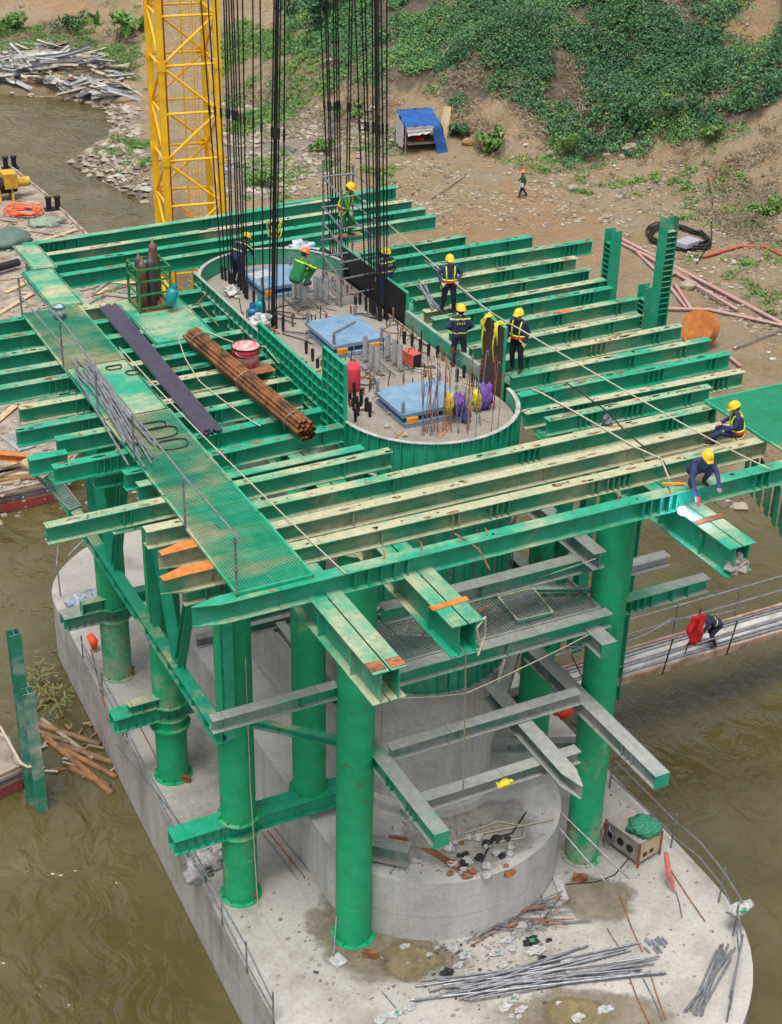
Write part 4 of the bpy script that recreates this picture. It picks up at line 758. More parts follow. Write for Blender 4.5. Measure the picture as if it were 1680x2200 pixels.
# scaffold tower
SP = [Vector((3.12, 7.55, ZP)), Vector((2.78, 5.58, ZP)), Vector((3.95, 5.7, ZP)), Vector((4.05, 7.5, ZP))]; P = []
for k, s in enumerate(SP):
    P.append(('post', MB().cyl(s, s+Vector((0, 0, 3.75-.25*(k % 2))), .034, n=8), SCAF))
    for zz in (.35, .85, 1.35, 1.85, 2.35, 2.85, 3.25): P.append(('rosette', MB().cyl(s+Vector((0, 0, zz-.012)), s+Vector((0, 0, zz+.012)), .065, n=8), SCAF))
for k in range(4):
    a, b = SP[k], SP[(k+1) % 4]
    for zz in (.35, .85, 1.35, 2.35, 3.25) if k % 2 else (.35, .85, 1.85, 2.35, 3.25): P.append(('ledger', MB().cyl(a+Vector((0, 0, zz)), b+Vector((0, 0, zz)), .028, n=7), SCAF))
P.append(('board', MB().bar(Vector((2.98, 6.6, ZCL-.02)), Vector((3.9, 6.6, ZCL-.02)), .3, .035), plain('scaffold_board', (.38, .27, .15), .9)))
asm('scaffold_tower', 'grey tube scaffold tower standing on the pier head with a worker inside', 'scaffold', P)
# fan of leaning rebar at the front right
rg = random.Random(12)
for k in range(34):
    q = c5(560+rg.uniform(0, 620), 1410-rg.uniform(0, 60) if k < 20 else 1180+rg.uniform(0, 200), 860, 640); a = flat(*q)
    if (a.x-PX)**2+(a.y+1.83)**2 > 4.2 and a.y < -1.83: a = Vector((PX+(a.x-PX)*.86, -1.83+(a.y+1.83)*.86, ZP))
    tu = q[0]+rg.uniform(20, 60); h = rg.uniform(1.1, 2.0); b = a+Vector((rg.uniform(-.05, .35), rg.uniform(.0, .4), h)); mb = MB().tube([a, a.lerp(b, .9), b, b+Vector((.05, 0, .02)), b+Vector((.07, 0, -.12))], .011, 5)
    solo('rebar', mb, RUST if k % 3 else SCAF, 'thin hooked reinforcing bar leaning in the fan at the front of the pier head', 'rebar', 'hooked rebars at the pier front')
def rag(name, c, r, mat, label, cat, seed, n=14, m_=9, jit=.32):
    return solo(name, MB().blob(c, r, n, m_, jit, seed), mat, label, cat, smooth=True)
PURP = plain('purple_cloth', (.16, .07, .36), .85, scale=10); YCL = plain('yellow_webbing', (.70, .58, .04), .8); BLUC = plain('blue_cloth', (.03, .07, .30), .85)
def drape(name, pts, w, mat, label, cat):
    """hanging cloth strip along points with folds"""
    v = []; n = 7
    for i, p in enumerate(pts):
        for k in range(n): s = k/(n-1)-.5; v.append((p[0]+s*w*(1+.3*sin(i*2.1)), p[1]+.06*sin(k*2.2+i), p[2]+.03*sin(k*3.1)))
    f = [(i*n+k, i*n+k+1, (i+1)*n+k+1, (i+1)*n+k) for i in range(len(pts)-1) for k in range(n-1)]
    o = solo(name, MB().add(v, f), mat, label, cat, smooth=True); s = o.modifiers.new('t', 'SOLIDIFY'); s.thickness = .025; return o
for (uu, vv, mt, nm, lab, w_) in ((985, 850, PURP, 'cloth', 'small purple cloth hung on the rebar fan', .35), (1043, 835, PURP, 'cloth', 'larger purple cloth draped over the rebars at the right', .5), (965, 850, YCL, 'safety_harness', 'yellow harness hung on the rebar fan beside the small purple cloth', .25), (1025, 842, YCL, 'safety_harness', 'yellow harness hung beside the larger purple cloth', .25), (1000, 880, BLUC, 'cloth', 'blue jacket hanging below the small purple cloth', .28)):
    p = U(uu, vv, y=-2.5 if uu < 1010 else -2.1); rag(nm, (p.x, p.y, p.z-.22), (w_*.42, .13, .34 if w_ > .4 else .27), mt, lab, 'cloth' if nm == 'cloth' else 'harness', int(uu), 18, 13, .38)
for k, (yy, lab) in enumerate(((-.75, 'yellow harness bundle hung over the rear corner of the tall dark panel'), (-1.3, 'yellow harness bundle hung over the front corner of the tall dark panel'))):
    b = MB()
    for q in range(4):
        j = lambda s=.1: rg.uniform(-s, s)
        b.tube([(XR-.06, yy+j(.14), 1.15+j(.2)), (XR-.08, yy+j(.16), 1.35+j()), (XR-.03, yy+j(.1), 1.52), (XR+.1, yy+j(.1), 1.56+j(.03)), (XR+.2, yy+j(), 1.48), (XR+.21, yy+j(), 1.25+j(.15))], .024, 5)
    b.tube([(XR-.06, yy, 1.4), (XR-.08, yy+.05, .9), (XR-.07, yy-.03, .5)], .02, 5); solo('safety_harness', b, YCL, lab, 'harness', smooth=True)
solo('safety_harness', MB().tube([U(*c5(430+60*cos(t), 200+70*sin(t*1.7)), y=9.3) for t in np.linspace(0, 9, 30)], .02, 5), YCL, 'tangled yellow harness hanging behind the left rods', 'harness', smooth=True)
# equipment on the pier head
def weldbox(p, rz, label):
    M = Matrix.Translation(p) @ Matrix.Rotation(rz, 4, 'Z'); B = lambda *a: MB().box(*a).xf(M)
    hnd = MB().tube([(-.1, -.02, .42), (-.1, -.02, .5), (.1, -.02, .5), (.1, -.02, .42)], .014, 6).xf(M)
    asm('welding_inverter', label, 'welder', [('casing', B(-.14, .14, -.26, .26, .03, .40), plain('red_casing', (.60, .10, .07), .4)), ('front_panel', B(-.13, .13, -.275, -.262, .04, .39), BLACK), ('handle', hnd, BLACK), ('foot', B(-.13, .13, -.22, .22, 0, .03), BLACK)])
weldbox(flat(*c5(480, 830, 860, 640)), .2, 'small red welding inverter on the pier head beside the dowel rack')
def lpg(p, mat, label, r=.15, h=.42, tilt=0, name='gas_cylinder', lie=0.):
    M = Matrix.Translation(p) @ Matrix.Rotation(tilt, 4, 'Y'); body = MB().lathe([(r*.8, 0), (r, .03), (r, h*.72), (r*.85, h*.86), (r*.4, h*.97), (.001, h)], n=18).xf(M)
    asm(name, label, 'gas cylinder', [('body', body, mat, None, True), ('valve', MB().cyl((0, 0, h-.01), (0, 0, h+.08), .025, n=8).xf(M), STEEL), ('collar', MB().ring([(r*.55, h*.9), (r*.6, h*.9), (r*.6, h+.1), (r*.55, h+.1)], n=14).xf(M), mat), ('foot_ring', MB().ring([(r*.72, -.03), (r*.85, -.03), (r*.85, .02), (r*.72, .02)], n=16).xf(M), mat)])
CYAN = plain('cyan_cylinder_paint', (.01, .28, .32), .4, scale=3); BLUP = plain('blue_cylinder_paint', (.02, .17, .36), .4)
lpg(flat(*c5(262, 930)), BLUP, 'blue gas cylinder at the corner of the left grid panel'); lpg(flat(*c5(325, 870)), CYAN, 'small teal gas cylinder behind the blue one')
solo('tarpaulin', MB().blob(U(*c5(320, 930), z=-.1), (.30, .22, .2), 14, 8, .4, 3), WHITE, 'crumpled white sheet beside the blue gas cylinder', 'sheet')
solo('plastic_bag', MB().blob(flat(*c5(90, 730))+Vector((0, 0, .15)), (.22, .18, .18), 12, 7, .4, 4), WHITE, 'crumpled pale bag at the foot of the left rods', 'bag')
solo('plastic_sheet', MB().blob(flat(*c5(640, 400))+Vector((0, 0, .12)), (.5, .35, .25), 16, 9, .4, 6), plain('pale_plastic', (.50, .53, .58), .4), 'pale plastic sheet heaped at the rear rim behind the squatting worker', 'plastic sheet')
solo('red_sack', MB().lathe([(.16, 0), (.19, .1), (.19, .6), (.17, .72), (.15, .72), (.15, .1)], flat(*c5(1055, 1480)), 14), plain('red_sack_cloth', (.65, .04, .06), .75), 'tall red sack beside the tall grid panel', 'sack', smooth=True)
for i in range(16):                                   # hoses and leads lying about
    u_, v_ = [c5(1090, 1400), c5(1350, 1200), c5(1430, 1010), c5(1500, 960), c5(560, 870), c5(880, 860), c5(1550, 1300), c5(1560, 1250), c5(620, 1060), c5(1350, 880), c5(330, 1010), c5(470, 900), c5(1650, 1100), c5(1600, 1340), c5(760, 880), c5(1200, 900)][i]
    c = flat(u_, v_); pts = []; ph = rg.uniform(0, 6)
    for t in np.linspace(0, 1, 22): pts.append((c.x+.5*sin(t*7+ph)*(.4+t*.6)+rg.uniform(-.03, .03), c.y+.45*cos(t*6+ph*1.7)+(t-.5)*.5, ZP+.02+.02*sin(t*9)**2))
    pts = [p for p in pts if PX-PW+.1 < p[0] < PX+PW-.1]
    if len(pts) > 3: solo('cable', MB().tube(pts, .014, 5), [BLACK, ROPE, RUST, BLACK][i % 4], 'loose cable lying on the pier top among the couplers', 'cable', 'loose cables on the pier top', smooth=True)

# short bars, fittings and scraps round the pier top
rg = random.Random(55)
for i in range(90):
    side = i % 3; yy = rg.uniform(-1.8, 8.2); xx = rg.uniform(PX-PW+.12, PX-PW+.75) if side == 0 else rg.uniform(PX+PW-.8, PX+PW-.12) if side == 1 else rg.uniform(.3, 3.2)
    if side == 2: yy = rg.choice([rg.uniform(-.4, .3), rg.uniform(1.6, 2.2), rg.uniform(4.4, 5.0), rg.uniform(6.2, 6.9)])
    if side == 0 and yy > 6.8 and i % 2: continue
    h = rg.uniform(.15, .5); solo('rebar_stub', MB().cyl((xx, yy, ZP), (xx+rg.uniform(-.04, .04), yy+rg.uniform(-.04, .04), ZP+h), .014 if i % 4 else .03, n=6), [RUST, SCAF, DSTEEL, BLACK][i % 4], 'short upright bar stub in the pier top', 'rebar', 'short bar stubs in the pier top')
for i in range(60):
    xx, yy = rg.uniform(PX-PW+.15, PX+PW-.15), rg.uniform(-3.2, 8.8)
    if yy < -1.83 and hypot(xx-PX, yy+1.83) > PW-.15: continue
    a = Vector((xx, yy, ZP+.02)); d = Vector((rg.uniform(-.3, .3), rg.uniform(-.3, .3), .01)); m_ = MB().cyl(a-d, a+d, .014, n=5) if i % 3 else MB().blob(a+Vector((0, 0, .03)), (.08, .06, .05), 7, 5, .35, i)
    solo('offcut', m_, [RUST, SCAF, WOODY, GLV, ORBR][i % 5] if i % 3 else [GLV, DSTEEL, WHITE][i % 3], 'loose offcut lying on the pier top', 'offcut', 'offcuts on the pier top')
# ================================================================== ON THE DECK
def ringpos(n): 
    out = [(0, 0)]
    for k in range(1, n):
        for s in range(6):
            a, b = radians(60*s), radians(60*(s+1)); p, q = Vector((cos(a), sin(a)))*k, Vector((cos(b), sin(b)))*k
            out += [tuple(p.lerp(q, i/k)) for i in range(k)]
    return out
def bundle(a, b, r, pos, mat, label, ties, tmat, endm=None):
    M, Ln = frame_of(a, b); P = []
    rg = random.Random(5); mz = min(p[1] for p in pos)
    for (y, z) in pos:
        o0, o1 = rg.uniform(-.05, .12), rg.uniform(-.12, .05); yy, zz = y*2.02*r, (z-mz)*2.02*r+r; pipe = MB()
        pipe.cyl((o0, yy, zz), (Ln+o1, yy, zz), r, n=9, caps=False); pipe.cyl((Ln+o1, yy, zz), (o0, yy, zz), r*.8, n=9, caps=False)
        P.append(('pipe', pipe.xf(M), mat, None, True))
    hh = max(abs(p[0]) for p in pos)*2.02*r+r*1.1; zc_ = (0-mz)*2.02*r+r
    for t in ties:
        P.append(('tie_wire', MB().tube([(t*Ln+.05*sin(q), hh*1.02*cos(q), zc_*1.0+ (hh if len(pos) > 12 and endm else zc_*1.05)*sin(q)) for q in np.linspace(0, 2*pi, 17)], .013, 5).xf(M), tmat))
    return asm('pipe_bundle', label, 'pipe bundle', P)
RPIPE = plain('rust_streaked_pipe', (.30, .12, .035), .6, .3, scale=3, c2=(.035, .022, .018))
bundle(U(414, 738, z=.02), U(660, 946, z=.02), .052, ringpos(3), RPIPE, 'round bundle of rusty brown steel pipes on the left deck', (.08, .5, .9), SCAF, True)
BPIPE = plain('black_plastic_pipe', (.075, .065, .10), .3)
bundle(U(231, 660, z=.01), U(456, 934, z=.01), .026, [((i-4)*1.08+.2*(j % 2), j*.95) for j in range(2) for i in range(9)], BPIPE, 'flat bundle of thin black-purple pipes tied with blue twine', (.97,), BLUC)
grate('checker_plate', 'large green steel plate with dents under the gas bottle cage', 'steel plate', (-3.24, 4.31, .03), (-1.55, 4.42, .03), (-1.55, 7.7, .03), (-3.26, 7.4, .03), PG1, plate=True)
# gas bottle cage
cx, cy = -2.47, 6.98; s_, hC = .46, 1.25; z0 = .045; P = []; CG = plain('green_cage_paint', (.015, .22, .06), .5, scale=5, c2=(.05, .10, .03))
for sx_ in (-1, 1):
    for sy_ in (-1, 1): P.append(('cage_post', MB().box(cx+sx_*s_-.03, cx+sx_*s_+.03, cy+sy_*s_-.03, cy+sy_*s_+.03, z0, z0+hC), CG))
for zz in (.08, .48, .86, 1.2):
    for sgn in (-1, 1):
        P.append(('cage_rail', MB().box(cx-s_+.03, cx+s_-.03, cy+sgn*s_-.02, cy+sgn*s_+.02, z0+zz, z0+zz+.05), CG)); P.append(('cage_rail', MB().box(cx+sgn*s_-.02, cx+sgn*s_+.02, cy-s_+.03, cy+s_-.03, z0+zz, z0+zz+.05), CG))
P.append(('cage_floor', MB().box(cx-s_, cx+s_, cy-s_, cy+s_, z0+.0, z0+.05), RUST)); asm('bottle_cage', 'green steel cage holding tall gas bottles on the checker plate', 'cage', P)
BRN = plain('brown_bottle_paint', (.16, .075, .045), .5, scale=4, c2=(.09, .05, .04)); DGB = plain('dark_grey_bottle', (.07, .06, .07), .5)
for i, (dx, dy, mt, hb_, lab) in enumerate(((-.24, -.2, BRN, 1.38, 'brown gas bottle at the front left of the cage'), (.02, -.16, DGB, 1.42, 'dark gas bottle in the middle of the cage'), (.22, .2, BRN, 1.72, 'tallest brown gas bottle at the rear right of the cage'), (-.2, .2, DGB, 1.40, 'dark gas bottle at the rear left of the cage'))):
    r = .125; p = Vector((cx+dx, cy+dy, z0+.055))
    asm('gas_bottle', lab, 'gas bottle', [('body', MB().lathe([(r*.9, 0), (r, .02), (r, hb_*.5), (r, hb_-.2), (r*.94, hb_-.15), (r*.78, hb_-.1), (r*.5, hb_-.06), (.045, hb_-.045), (.04, hb_)], p, 16), mt, None, True), ('valve', MB().cyl(p+Vector((0, 0, hb_)), p+Vector((0, 0, hb_+.09)), .022, n=8), ORUST)])
lpg(Vector((-2.13, 6.26, .30)), CYAN, 'teal gas cylinder hanging tilted on the front of the bottle cage', .155, .46, .28)
def bucket(p, r, h, mat, label, band=None, inner=None):
    P = [('shell', MB().lathe([(r*.9, 0), (r, h), (r*.95, h), (r*.86, .03)], p, 22), mat, None, True), ('rim', MB().ring([(r*.97, h-.02), (r+.018, h-.02), (r+.018, h+.012), (r*.97, h+.012)], p, 22), inner or BLACK), ('bail', MB().tube([p+Vector((r*cos(t), -r*.5*sin(t)-r*.55, h-.05-.12*sin(t))) for t in np.linspace(0, pi, 11)], .008, 5), STEEL)]
    if band: P.append(('paint_band', MB().ring([(r*.975, h*.62), (r*1.004, h*.62), (r*1.012, h*.97), (r*.98, h*.97)], p, 22), band, None, True))
    P.append(('contents', MB().cyl(p+Vector((0, 0, .04)), p+Vector((0, 0, h*.35)), r*.86, r*.9, n=20), inner or BLACK)); return asm('bucket', label, 'bucket', P)
q = U(529, 778, z=.08); bucket(Vector((q.x, q.y, .02)), .37, .52, plain('chipped_red_white', (.55, .42, .40), .6, scale=6, c2=(.45, .06, .07)), 'big chipped red and white paint drum beside the rusty pipe bundle', RED)
platebox('steel_plate', (-1.55, 1.7, .0), 1.1, .5, .018, RUST, 'brown rusty plate the paint drum stands on', 'steel plate', .05)
q = U(128, 683, z=.08); bucket(Vector((q.x, q.y, .08)), .17, .34, plain('blue_white_bucket', (.40, .46, .52), .5, scale=5, c2=(.06, .13, .24)), 'blue and white paint bucket on the left walkway', None, CG)
# loose silver tubes on the walkway
rg = random.Random(21)
for k in range(17):
    a = U(152+rg.uniform(0, 60), 772+rg.uniform(-4, 40), z=.13+.02*(k % 4)); b = U(268+rg.uniform(0, 60), 925+rg.uniform(-5, 80), z=.13+.02*((k*3) % 4)); mb = MB().cyl(a, b, .026, n=9)
    solo('scaffold_tube', mb, STEEL, 'loose silver scaffold tube in the heap on the left walkway', 'tube', 'silver tubes heaped on the walkway', smooth=False)
# walkway handrail
P = []; tops = []
for (u_, vb, vt) in ((58, 675, 596), (153, 790, 690), (233, 886, 795), (297, 990, 893), (407, 1131, 1028), (508, 1277, 1140)):
    a = U(u_, vb, z=.06); a.x = -5.93; zt = min(max(ZV(u_, vt, a), .95), 1.35); b = Vector((a.x, a.y, zt)); tops.append(b); P.append(('post', MB().cyl(a, b, .026, n=8), SCAF))
    for zz in (.45, .92): P.append(('clamp', MB().box(a.x-.032, a.x+.032, a.y-.032, a.y+.032, zt*zz-.025, zt*zz+.025), SCAF))
for a, b in zip(tops[:-1], tops[1:]):
    P.append(('rail', MB().cyl(a*.99+Vector((.05, 0, -.06)), b*.99+Vector((.05, 0, -.06)), .024, n=7), STEEL))
    if b.y > 2: P.append(('rail', MB().cyl(Vector((a.x+.04, a.y, a.z*.5)), Vector((b.x+.04, b.y, b.z*.5)), .022, n=7), STEEL))
asm('walkway_handrail', 'bent grey tube handrail along the left edge of the walkway', 'handrail', P)
def rope(name, pts, r, mat, label, cat, sag=0., n=10, group=None):
    out = []
    for i in range(len(pts)-1):
        for k in range(n): t = k/n; p = Vector(pts[i]).lerp(Vector(pts[i+1]), t); p.z -= sag*4*t*(1-t); out.append(p)
    out.append(Vector(pts[-1])); return solo(name, MB().tube(out, r, 5), mat, label, cat, group, smooth=True)
rope('rope', [U(258, 765, z=.1)+Vector((0, 0, .25)), U(430, 930, z=.3), U(742, 1232, z=.04)], .016, ROPE, 'taut rope beside the walkway ending at the foremost beam', 'rope', .03)
rope('lifeline_rope', [U(833, 480, z=1.2), U(1045, 664, z=.9), U(1115, 706, z=1.56), U(1500, 929, z=.55), U(1655, 1008, z=.05)], .018, ROPE, 'long taut rope crossing the right deck from the scaffold to the foremost beam', 'rope', .02)
rope('steel_tube', [U(912, 560, z=.9), U(1042, 663, z=.6)], .03, STEEL, 'silver tube running beside the rope past the harness worker', 'tube')
rope('hose', [U(1143, 836, z=.04), U(1165, 845, z=.05), U(1280, 911, z=.03), U(1365, 961, z=.03), U(1420, 985, z=.03), U(1438, 1030, z=.03)], .022, ROPE, 'pale hose snaking from the box-ended beam to the welder', 'hose')
rope('cable', [U(1217, 822, z=.02), U(1300, 880, z=.03), U(1352, 935, z=.03), U(1425, 990, z=.03), U(1440, 1020, z=.02)], .014, BLACK, 'thin black cable beside the pale hose on the front right deck', 'cable')
for i, pts in enumerate(([(382, 722), (398, 770), (430, 820), (520, 890), (560, 915)], [(420, 700), (500, 735), (570, 745), (600, 780)], [(440, 620), (520, 690), (610, 770)], [(572, 850), (590, 900), (640, 905)], [(455, 615), (425, 650), (470, 700)])):
    rope('hose', [U(*p, z=.06) for p in pts], .016, [ROPE, ROPE, CG, ROPE, RUST][i], ['pale hose curving round the rusty pipe bundle', 'pale hose from the checker plate to the drum', 'thin green hose toward the gas cylinders', 'short hose under the paint drum', 'red-brown hose behind the cage'][i], 'hose', .02)
for i, (u_, v_, r_) in enumerate(((345, 930, .42), (372, 955, .36), (330, 915, .3), (245, 790, .2), (290, 800, .22))):
    c = U(u_, v_, z=.1); solo('cable_coil', MB().tube([(c.x+(r_+.03*sin(3*t))*cos(t), c.y+(r_*.8+.05*cos(2*t))*sin(t), .095+.01*t/6) for t in np.linspace(0, 15, 60)], .011, 5), BLACK, ['large black cable loop on the muddy grating', 'overlapping black cable loop on the muddy grating', 'small black cable loop by the silver tubes', 'thin wire ring on the solid walkway plate', 'thin wire loop at the middle of the walkway plate'][i], 'cable', smooth=True)
# small iron on the front beam
for i, (u_, v_) in enumerate(((608, 1222), (655, 1230), (620, 1240), (1000, 1160), (1045, 1150), (905, 1180), (825, 1200), (1330, 1075), (1440, 1060))):
    a = U(u_, v_, z=.012); solo('iron_bar', MB().tube([a, a+Vector((.08, .14, .02)), a+Vector((.12, .26, .01))] if i != 3 else [a+Vector((-.1, .3, .02)), a, a+Vector((.15, -.3, -.1)), a+Vector((.3, -.55, -.5))], .018, 6), RUST, ['rusty bar at the front left of the foremost beam', 'rusty hook by the grating corner', 'rusty clamp by the grating corner', 'long rusty rod hooked over the front of the foremost beam', 'short rusty bar across the foremost beam', 'rust-brown bar left of the rusty rod', 'rust-brown bar above the left stiffeners', 'rusty bar near the weld splice', 'brown bar left of the welder'][i], 'iron bar')
# orange level board and welding torch, the arc
a = U(1448, 1042, z=.02); solo('torch_handle', MB().bar(a+Vector((-.25, .12, .03)), a+Vector((.22, -.1, .03)), .06, .05), ORBR, 'yellow-orange hand board beside the welder', 'hand tool')
a = U(1503, 1068, y=-8.34); solo('welding_torch', MB().cyl(a, a+Vector((-.05, -.05, -.28)), .03, .015, n=8), RED, 'red welding torch held below the beam by the welder', 'welding torch')
sp = U(1466, 1098, z=-.34); AR = bpy.data.materials.new('welding_arc'); AR.use_nodes = True; b_ = AR.node_tree.nodes['Principled BSDF']; b_.inputs['Emission Color'].default_value = (.55, .72, 1, 1); b_.inputs['Emission Strength'].default_value = 14
solo('welding_arc', MB().blob(sp, (.10, .10, .10), 14, 10, .0, 2), AR, 'white-blue welding arc on the right twin girder', 'welding arc')
for k in range(0):
    v = Vector((rg.uniform(-1, 1), rg.uniform(-1, .2), rg.uniform(-.6, 1))).normalized(); a = sp+v*.1; solo('spark', MB().cyl(a, sp+v*rg.uniform(.14, .3), .003, .001, n=4), AR, 'thin blue-white spark flying from the welding arc', 'spark', 'welding sparks')
lt = bpy.data.lights.new('arc_light', 'POINT'); lt.energy = 14; lt.color = (.3, .5, 1); lt.shadow_soft_size = .05; lo = bpy.data.objects.new('arc_light', lt); COL.objects.link(lo); lo.location = sp+Vector((-.05, -.3, .2))
# loose tubes behind the black panel
for k in range(7):
    a = U(905+rg.uniform(-10, 12), 605+rg.uniform(-8, 14), z=.06); b = U(925+rg.uniform(-6, 20), 660+rg.uniform(-6, 6), z=.05); solo('scaffold_tube', MB().cyl(a, b, .025, n=8), STEEL, 'silver tube in the small heap behind the black formwork panel', 'tube', 'tubes behind the black panel')
solo('rag_heap', MB().blob(U(1305, 905, z=.1), (.14, .12, .16), 10, 6, .35, 9), plain('grey_bag', (.13, .13, .15), .7), 'dark grey bag hanging on the tan front beam', 'bag')
a = U(1590, 945, z=0)
# ladder-like plank on the far left below the deck
grate('ladder_ramp', 'narrow mesh ramp leading down from the left deck to the barge', 'ramp', U(72, 1015, z=-2.4), U(150, 1095, z=-3.2), U(172, 1085, z=-3.2), U(112, 1005, z=-2.4), PGG, PGG, pitch=.07)
WOOD = plain('raw_plank', (.50, .38, .23), .85, scale=3, c2=(.36, .26, .15)); WOODG = plain('grey_plank', (.30, .25, .19), .9, scale=3)
solo('plank', MB().bar(U(55, 985, z=-1.9), U(105, 1020, z=-2.2), .5, .05), WOOD, 'pale wooden board at the left edge under the deck beams', 'plank')
solo('plank', MB().bar(U(20, 935, z=-2.2), U(60, 965, z=-2.2), .5, .05), WHITE, 'whitish board behind the pale plank at the left edge', 'plank')
PA = U(1302, 590, z=0)
for i, (x_, y_, zt, lab, lean) in enumerate(((PA.x, PA.y, None, 'short H-shaped green steel post with a ragged rusty top beyond the right deck', 0), (10.35, .55, None, 'tall leaning H-shaped green steel post at the right deck edge', .04), (10.95, 2.25, None, 'low H-shaped green steel post stub behind the leaning post', 0))):
    tp = [(1302, 489), (1432, 466), (1356, 607)][i]; bt = Vector((x_, y_, -13.5)); zt = ZV(*tp, bt); tt = Vector((x_, y_, zt))
    if i == 1: tt = U(1428, 466, y=y_); bt = U(1400, 700, y=y_); d_ = (tt-bt).normalized(); bt = bt-d_*13; zt = tt.z
    beam(bt, tt, .36, .38, PG1, lab, stiff=[(tt-bt).length-.4-.16*q for q in range(16 if i == 1 else 8)], name='steel_post', cat='post', group='H-piles at the right deck edge')

# flakes of rust and dried mud lying on the flanges
def flakes(name, mat, n, seed):
    rq = random.Random(seed); fl = MB(); spans = [(a[0], a[1], a[2], a[3]) for a in LF+RF]+[(-6, 7.9, -5.03, -5.05), (-6, 7.9, -6, -6), (-6, 8, -6.95, -7.05), (-6, 12, -8.28, -8.28), (-3.9, 8.7, 12.15, 12.48), (-4, 8.7, 11.22, 11.56), (-4, 8.7, 10.24, 10.72), (-8.4, -.4, -3.98, -3.85)]
    for k in range(n):
        x0, x1, ya, yb = rq.choice(spans); t = rq.random(); x = x0+(x1-x0)*t; y = ya+(yb-ya)*t+rq.uniform(.05, .22); r = rq.choice((.02, .03, .05, .09)); m_ = rq.randint(5, 8); st = rq.uniform(1, 2.6)
        p = [(x+r*st*rq.uniform(.5, 1.1)*cos(2*pi*q/m_), y+min(r, .045)*rq.uniform(.5, 1.1)*sin(2*pi*q/m_)) for q in range(m_)]; fl.prism(p, .001, .004+.01*rq.random())
    o = solo(name, fl, mat, None, None, kind='stuff')
flakes('rust_flakes', RUST, 420, 1); flakes('mud_flakes', plain('dried_mud', (.17, .145, .11), .95), 420, 2); flakes('grit', DSTEEL, 200, 3)
# ================================================================== TOWER CRANE MAST
TY = plain('crane_yellow', (.88, .50, .008), .4, scale=2, c2=(.74, .39, .01))
e1 = rt*cos(radians(19.5))+hd*sin(radians(19.5)); e2 = rt*-sin(radians(19.5))+hd*cos(radians(19.5)); S_ = 1.95
f0 = U(362, 470, y=18.3); f0.z = 0; LEG = [f0, f0+e1*S_, f0+e1*S_+e2*S_, f0+e2*S_]; P = []
zn = ZV(352, 143, f0); zm = ZV(362, 347, f0); hb_ = zn-zm; zs = [zn+hb_*k for k in range(-6, 3)]
for p in LEG: P.append(('mast_leg', MB().bar((p.x, p.y, -15.8), (p.x, p.y, zs[-1]+1), .21, .21, e1), TY))
for z_ in zs:
    for p in LEG: P.append(('splice', MB().bar((p.x, p.y, z_-.16), (p.x, p.y, z_+.16), .25, .25, e1), TY))
    for k in range(4):
        a, b = LEG[k], LEG[(k+1) % 4]
        if k in (1, 3): a, b = b, a
        for dz in (0, hb_/2): P.append(('horizontal_brace', MB().cyl((a.x, a.y, z_+dz), (b.x, b.y, z_+dz), .045, n=7), TY))
        P.append(('diagonal_brace', MB().cyl((a.x, a.y, z_), (b.x, b.y, z_+hb_/2), .048, n=7), TY)); P.append(('diagonal_brace', MB().cyl((b.x, b.y, z_+hb_/2), (a.x, a.y, z_+hb_), .048, n=7), TY))
        d = (b-a).normalized(); P.append(('gusset', MB().add([(a+d*.1+Vector((0, 0, z_-.2))), (a+d*.34+Vector((0, 0, z_-.06))), (a+d*.34+Vector((0, 0, z_+.06))), (a+d*.1+Vector((0, 0, z_+.2)))]+[(a+d*.1+Vector((.02, .02, z_-.2))), (a+d*.34+Vector((.02, .02, z_-.06))), (a+d*.34+Vector((.02, .02, z_+.06))), (a+d*.1+Vector((.02, .02, z_+.2)))], [(0,1,2,3),(7,6,5,4),(0,4,5,1),(1,5,6,2),(2,6,7,3),(3,7,4,0)]), TY))
lc = f0+e1*1.2+e2*1.25; lad = MB()
for s in (-1, 1): lad.cyl(lc+e1*s*.2+Vector((0, 0, -14)), lc+e1*s*.2+Vector((0, 0, zs[-1])), .018, n=6)
zz = -13.8
while zz < zs[-1]: lad.cyl(lc-e1*.2+Vector((0, 0, zz)), lc+e1*.2+Vector((0, 0, zz)), .012, n=5); zz += .3
cage = []; zz = -12
while zz < zs[-1]: cage.append(('hoop', MB().tube([lc+e1*.34*cos(t)-e2*.5*sin(t)+Vector((0, 0, zz)) for t in np.linspace(0, pi, 11)], .014, 5), TY)); zz += .85
for k in (.25, .5, .75): cage.append(('hoop_strip', MB().cyl(lc+e1*.34*cos(pi*k)-e2*.5*sin(pi*k)+Vector((0, 0, -12)), lc+e1*.34*cos(pi*k)-e2*.5*sin(pi*k)+Vector((0, 0, zs[-1])), .01, n=5), TY))
P.append(('ladder', lad, TY, cage)); asm('crane_mast', 'yellow lattice tower crane mast rising behind the deck', 'crane mast', P)
q = LEG[3]+e1*.42-e2*.3; solo('riser_pipe', MB().cyl((q.x, q.y, -15.5), (q.x+.05, q.y, zs[-1]), .05, n=8), plain('red_oxide_pipe', (.38, .07, .045), .6), 'dull red riser pipe inside the crane mast', 'pipe')
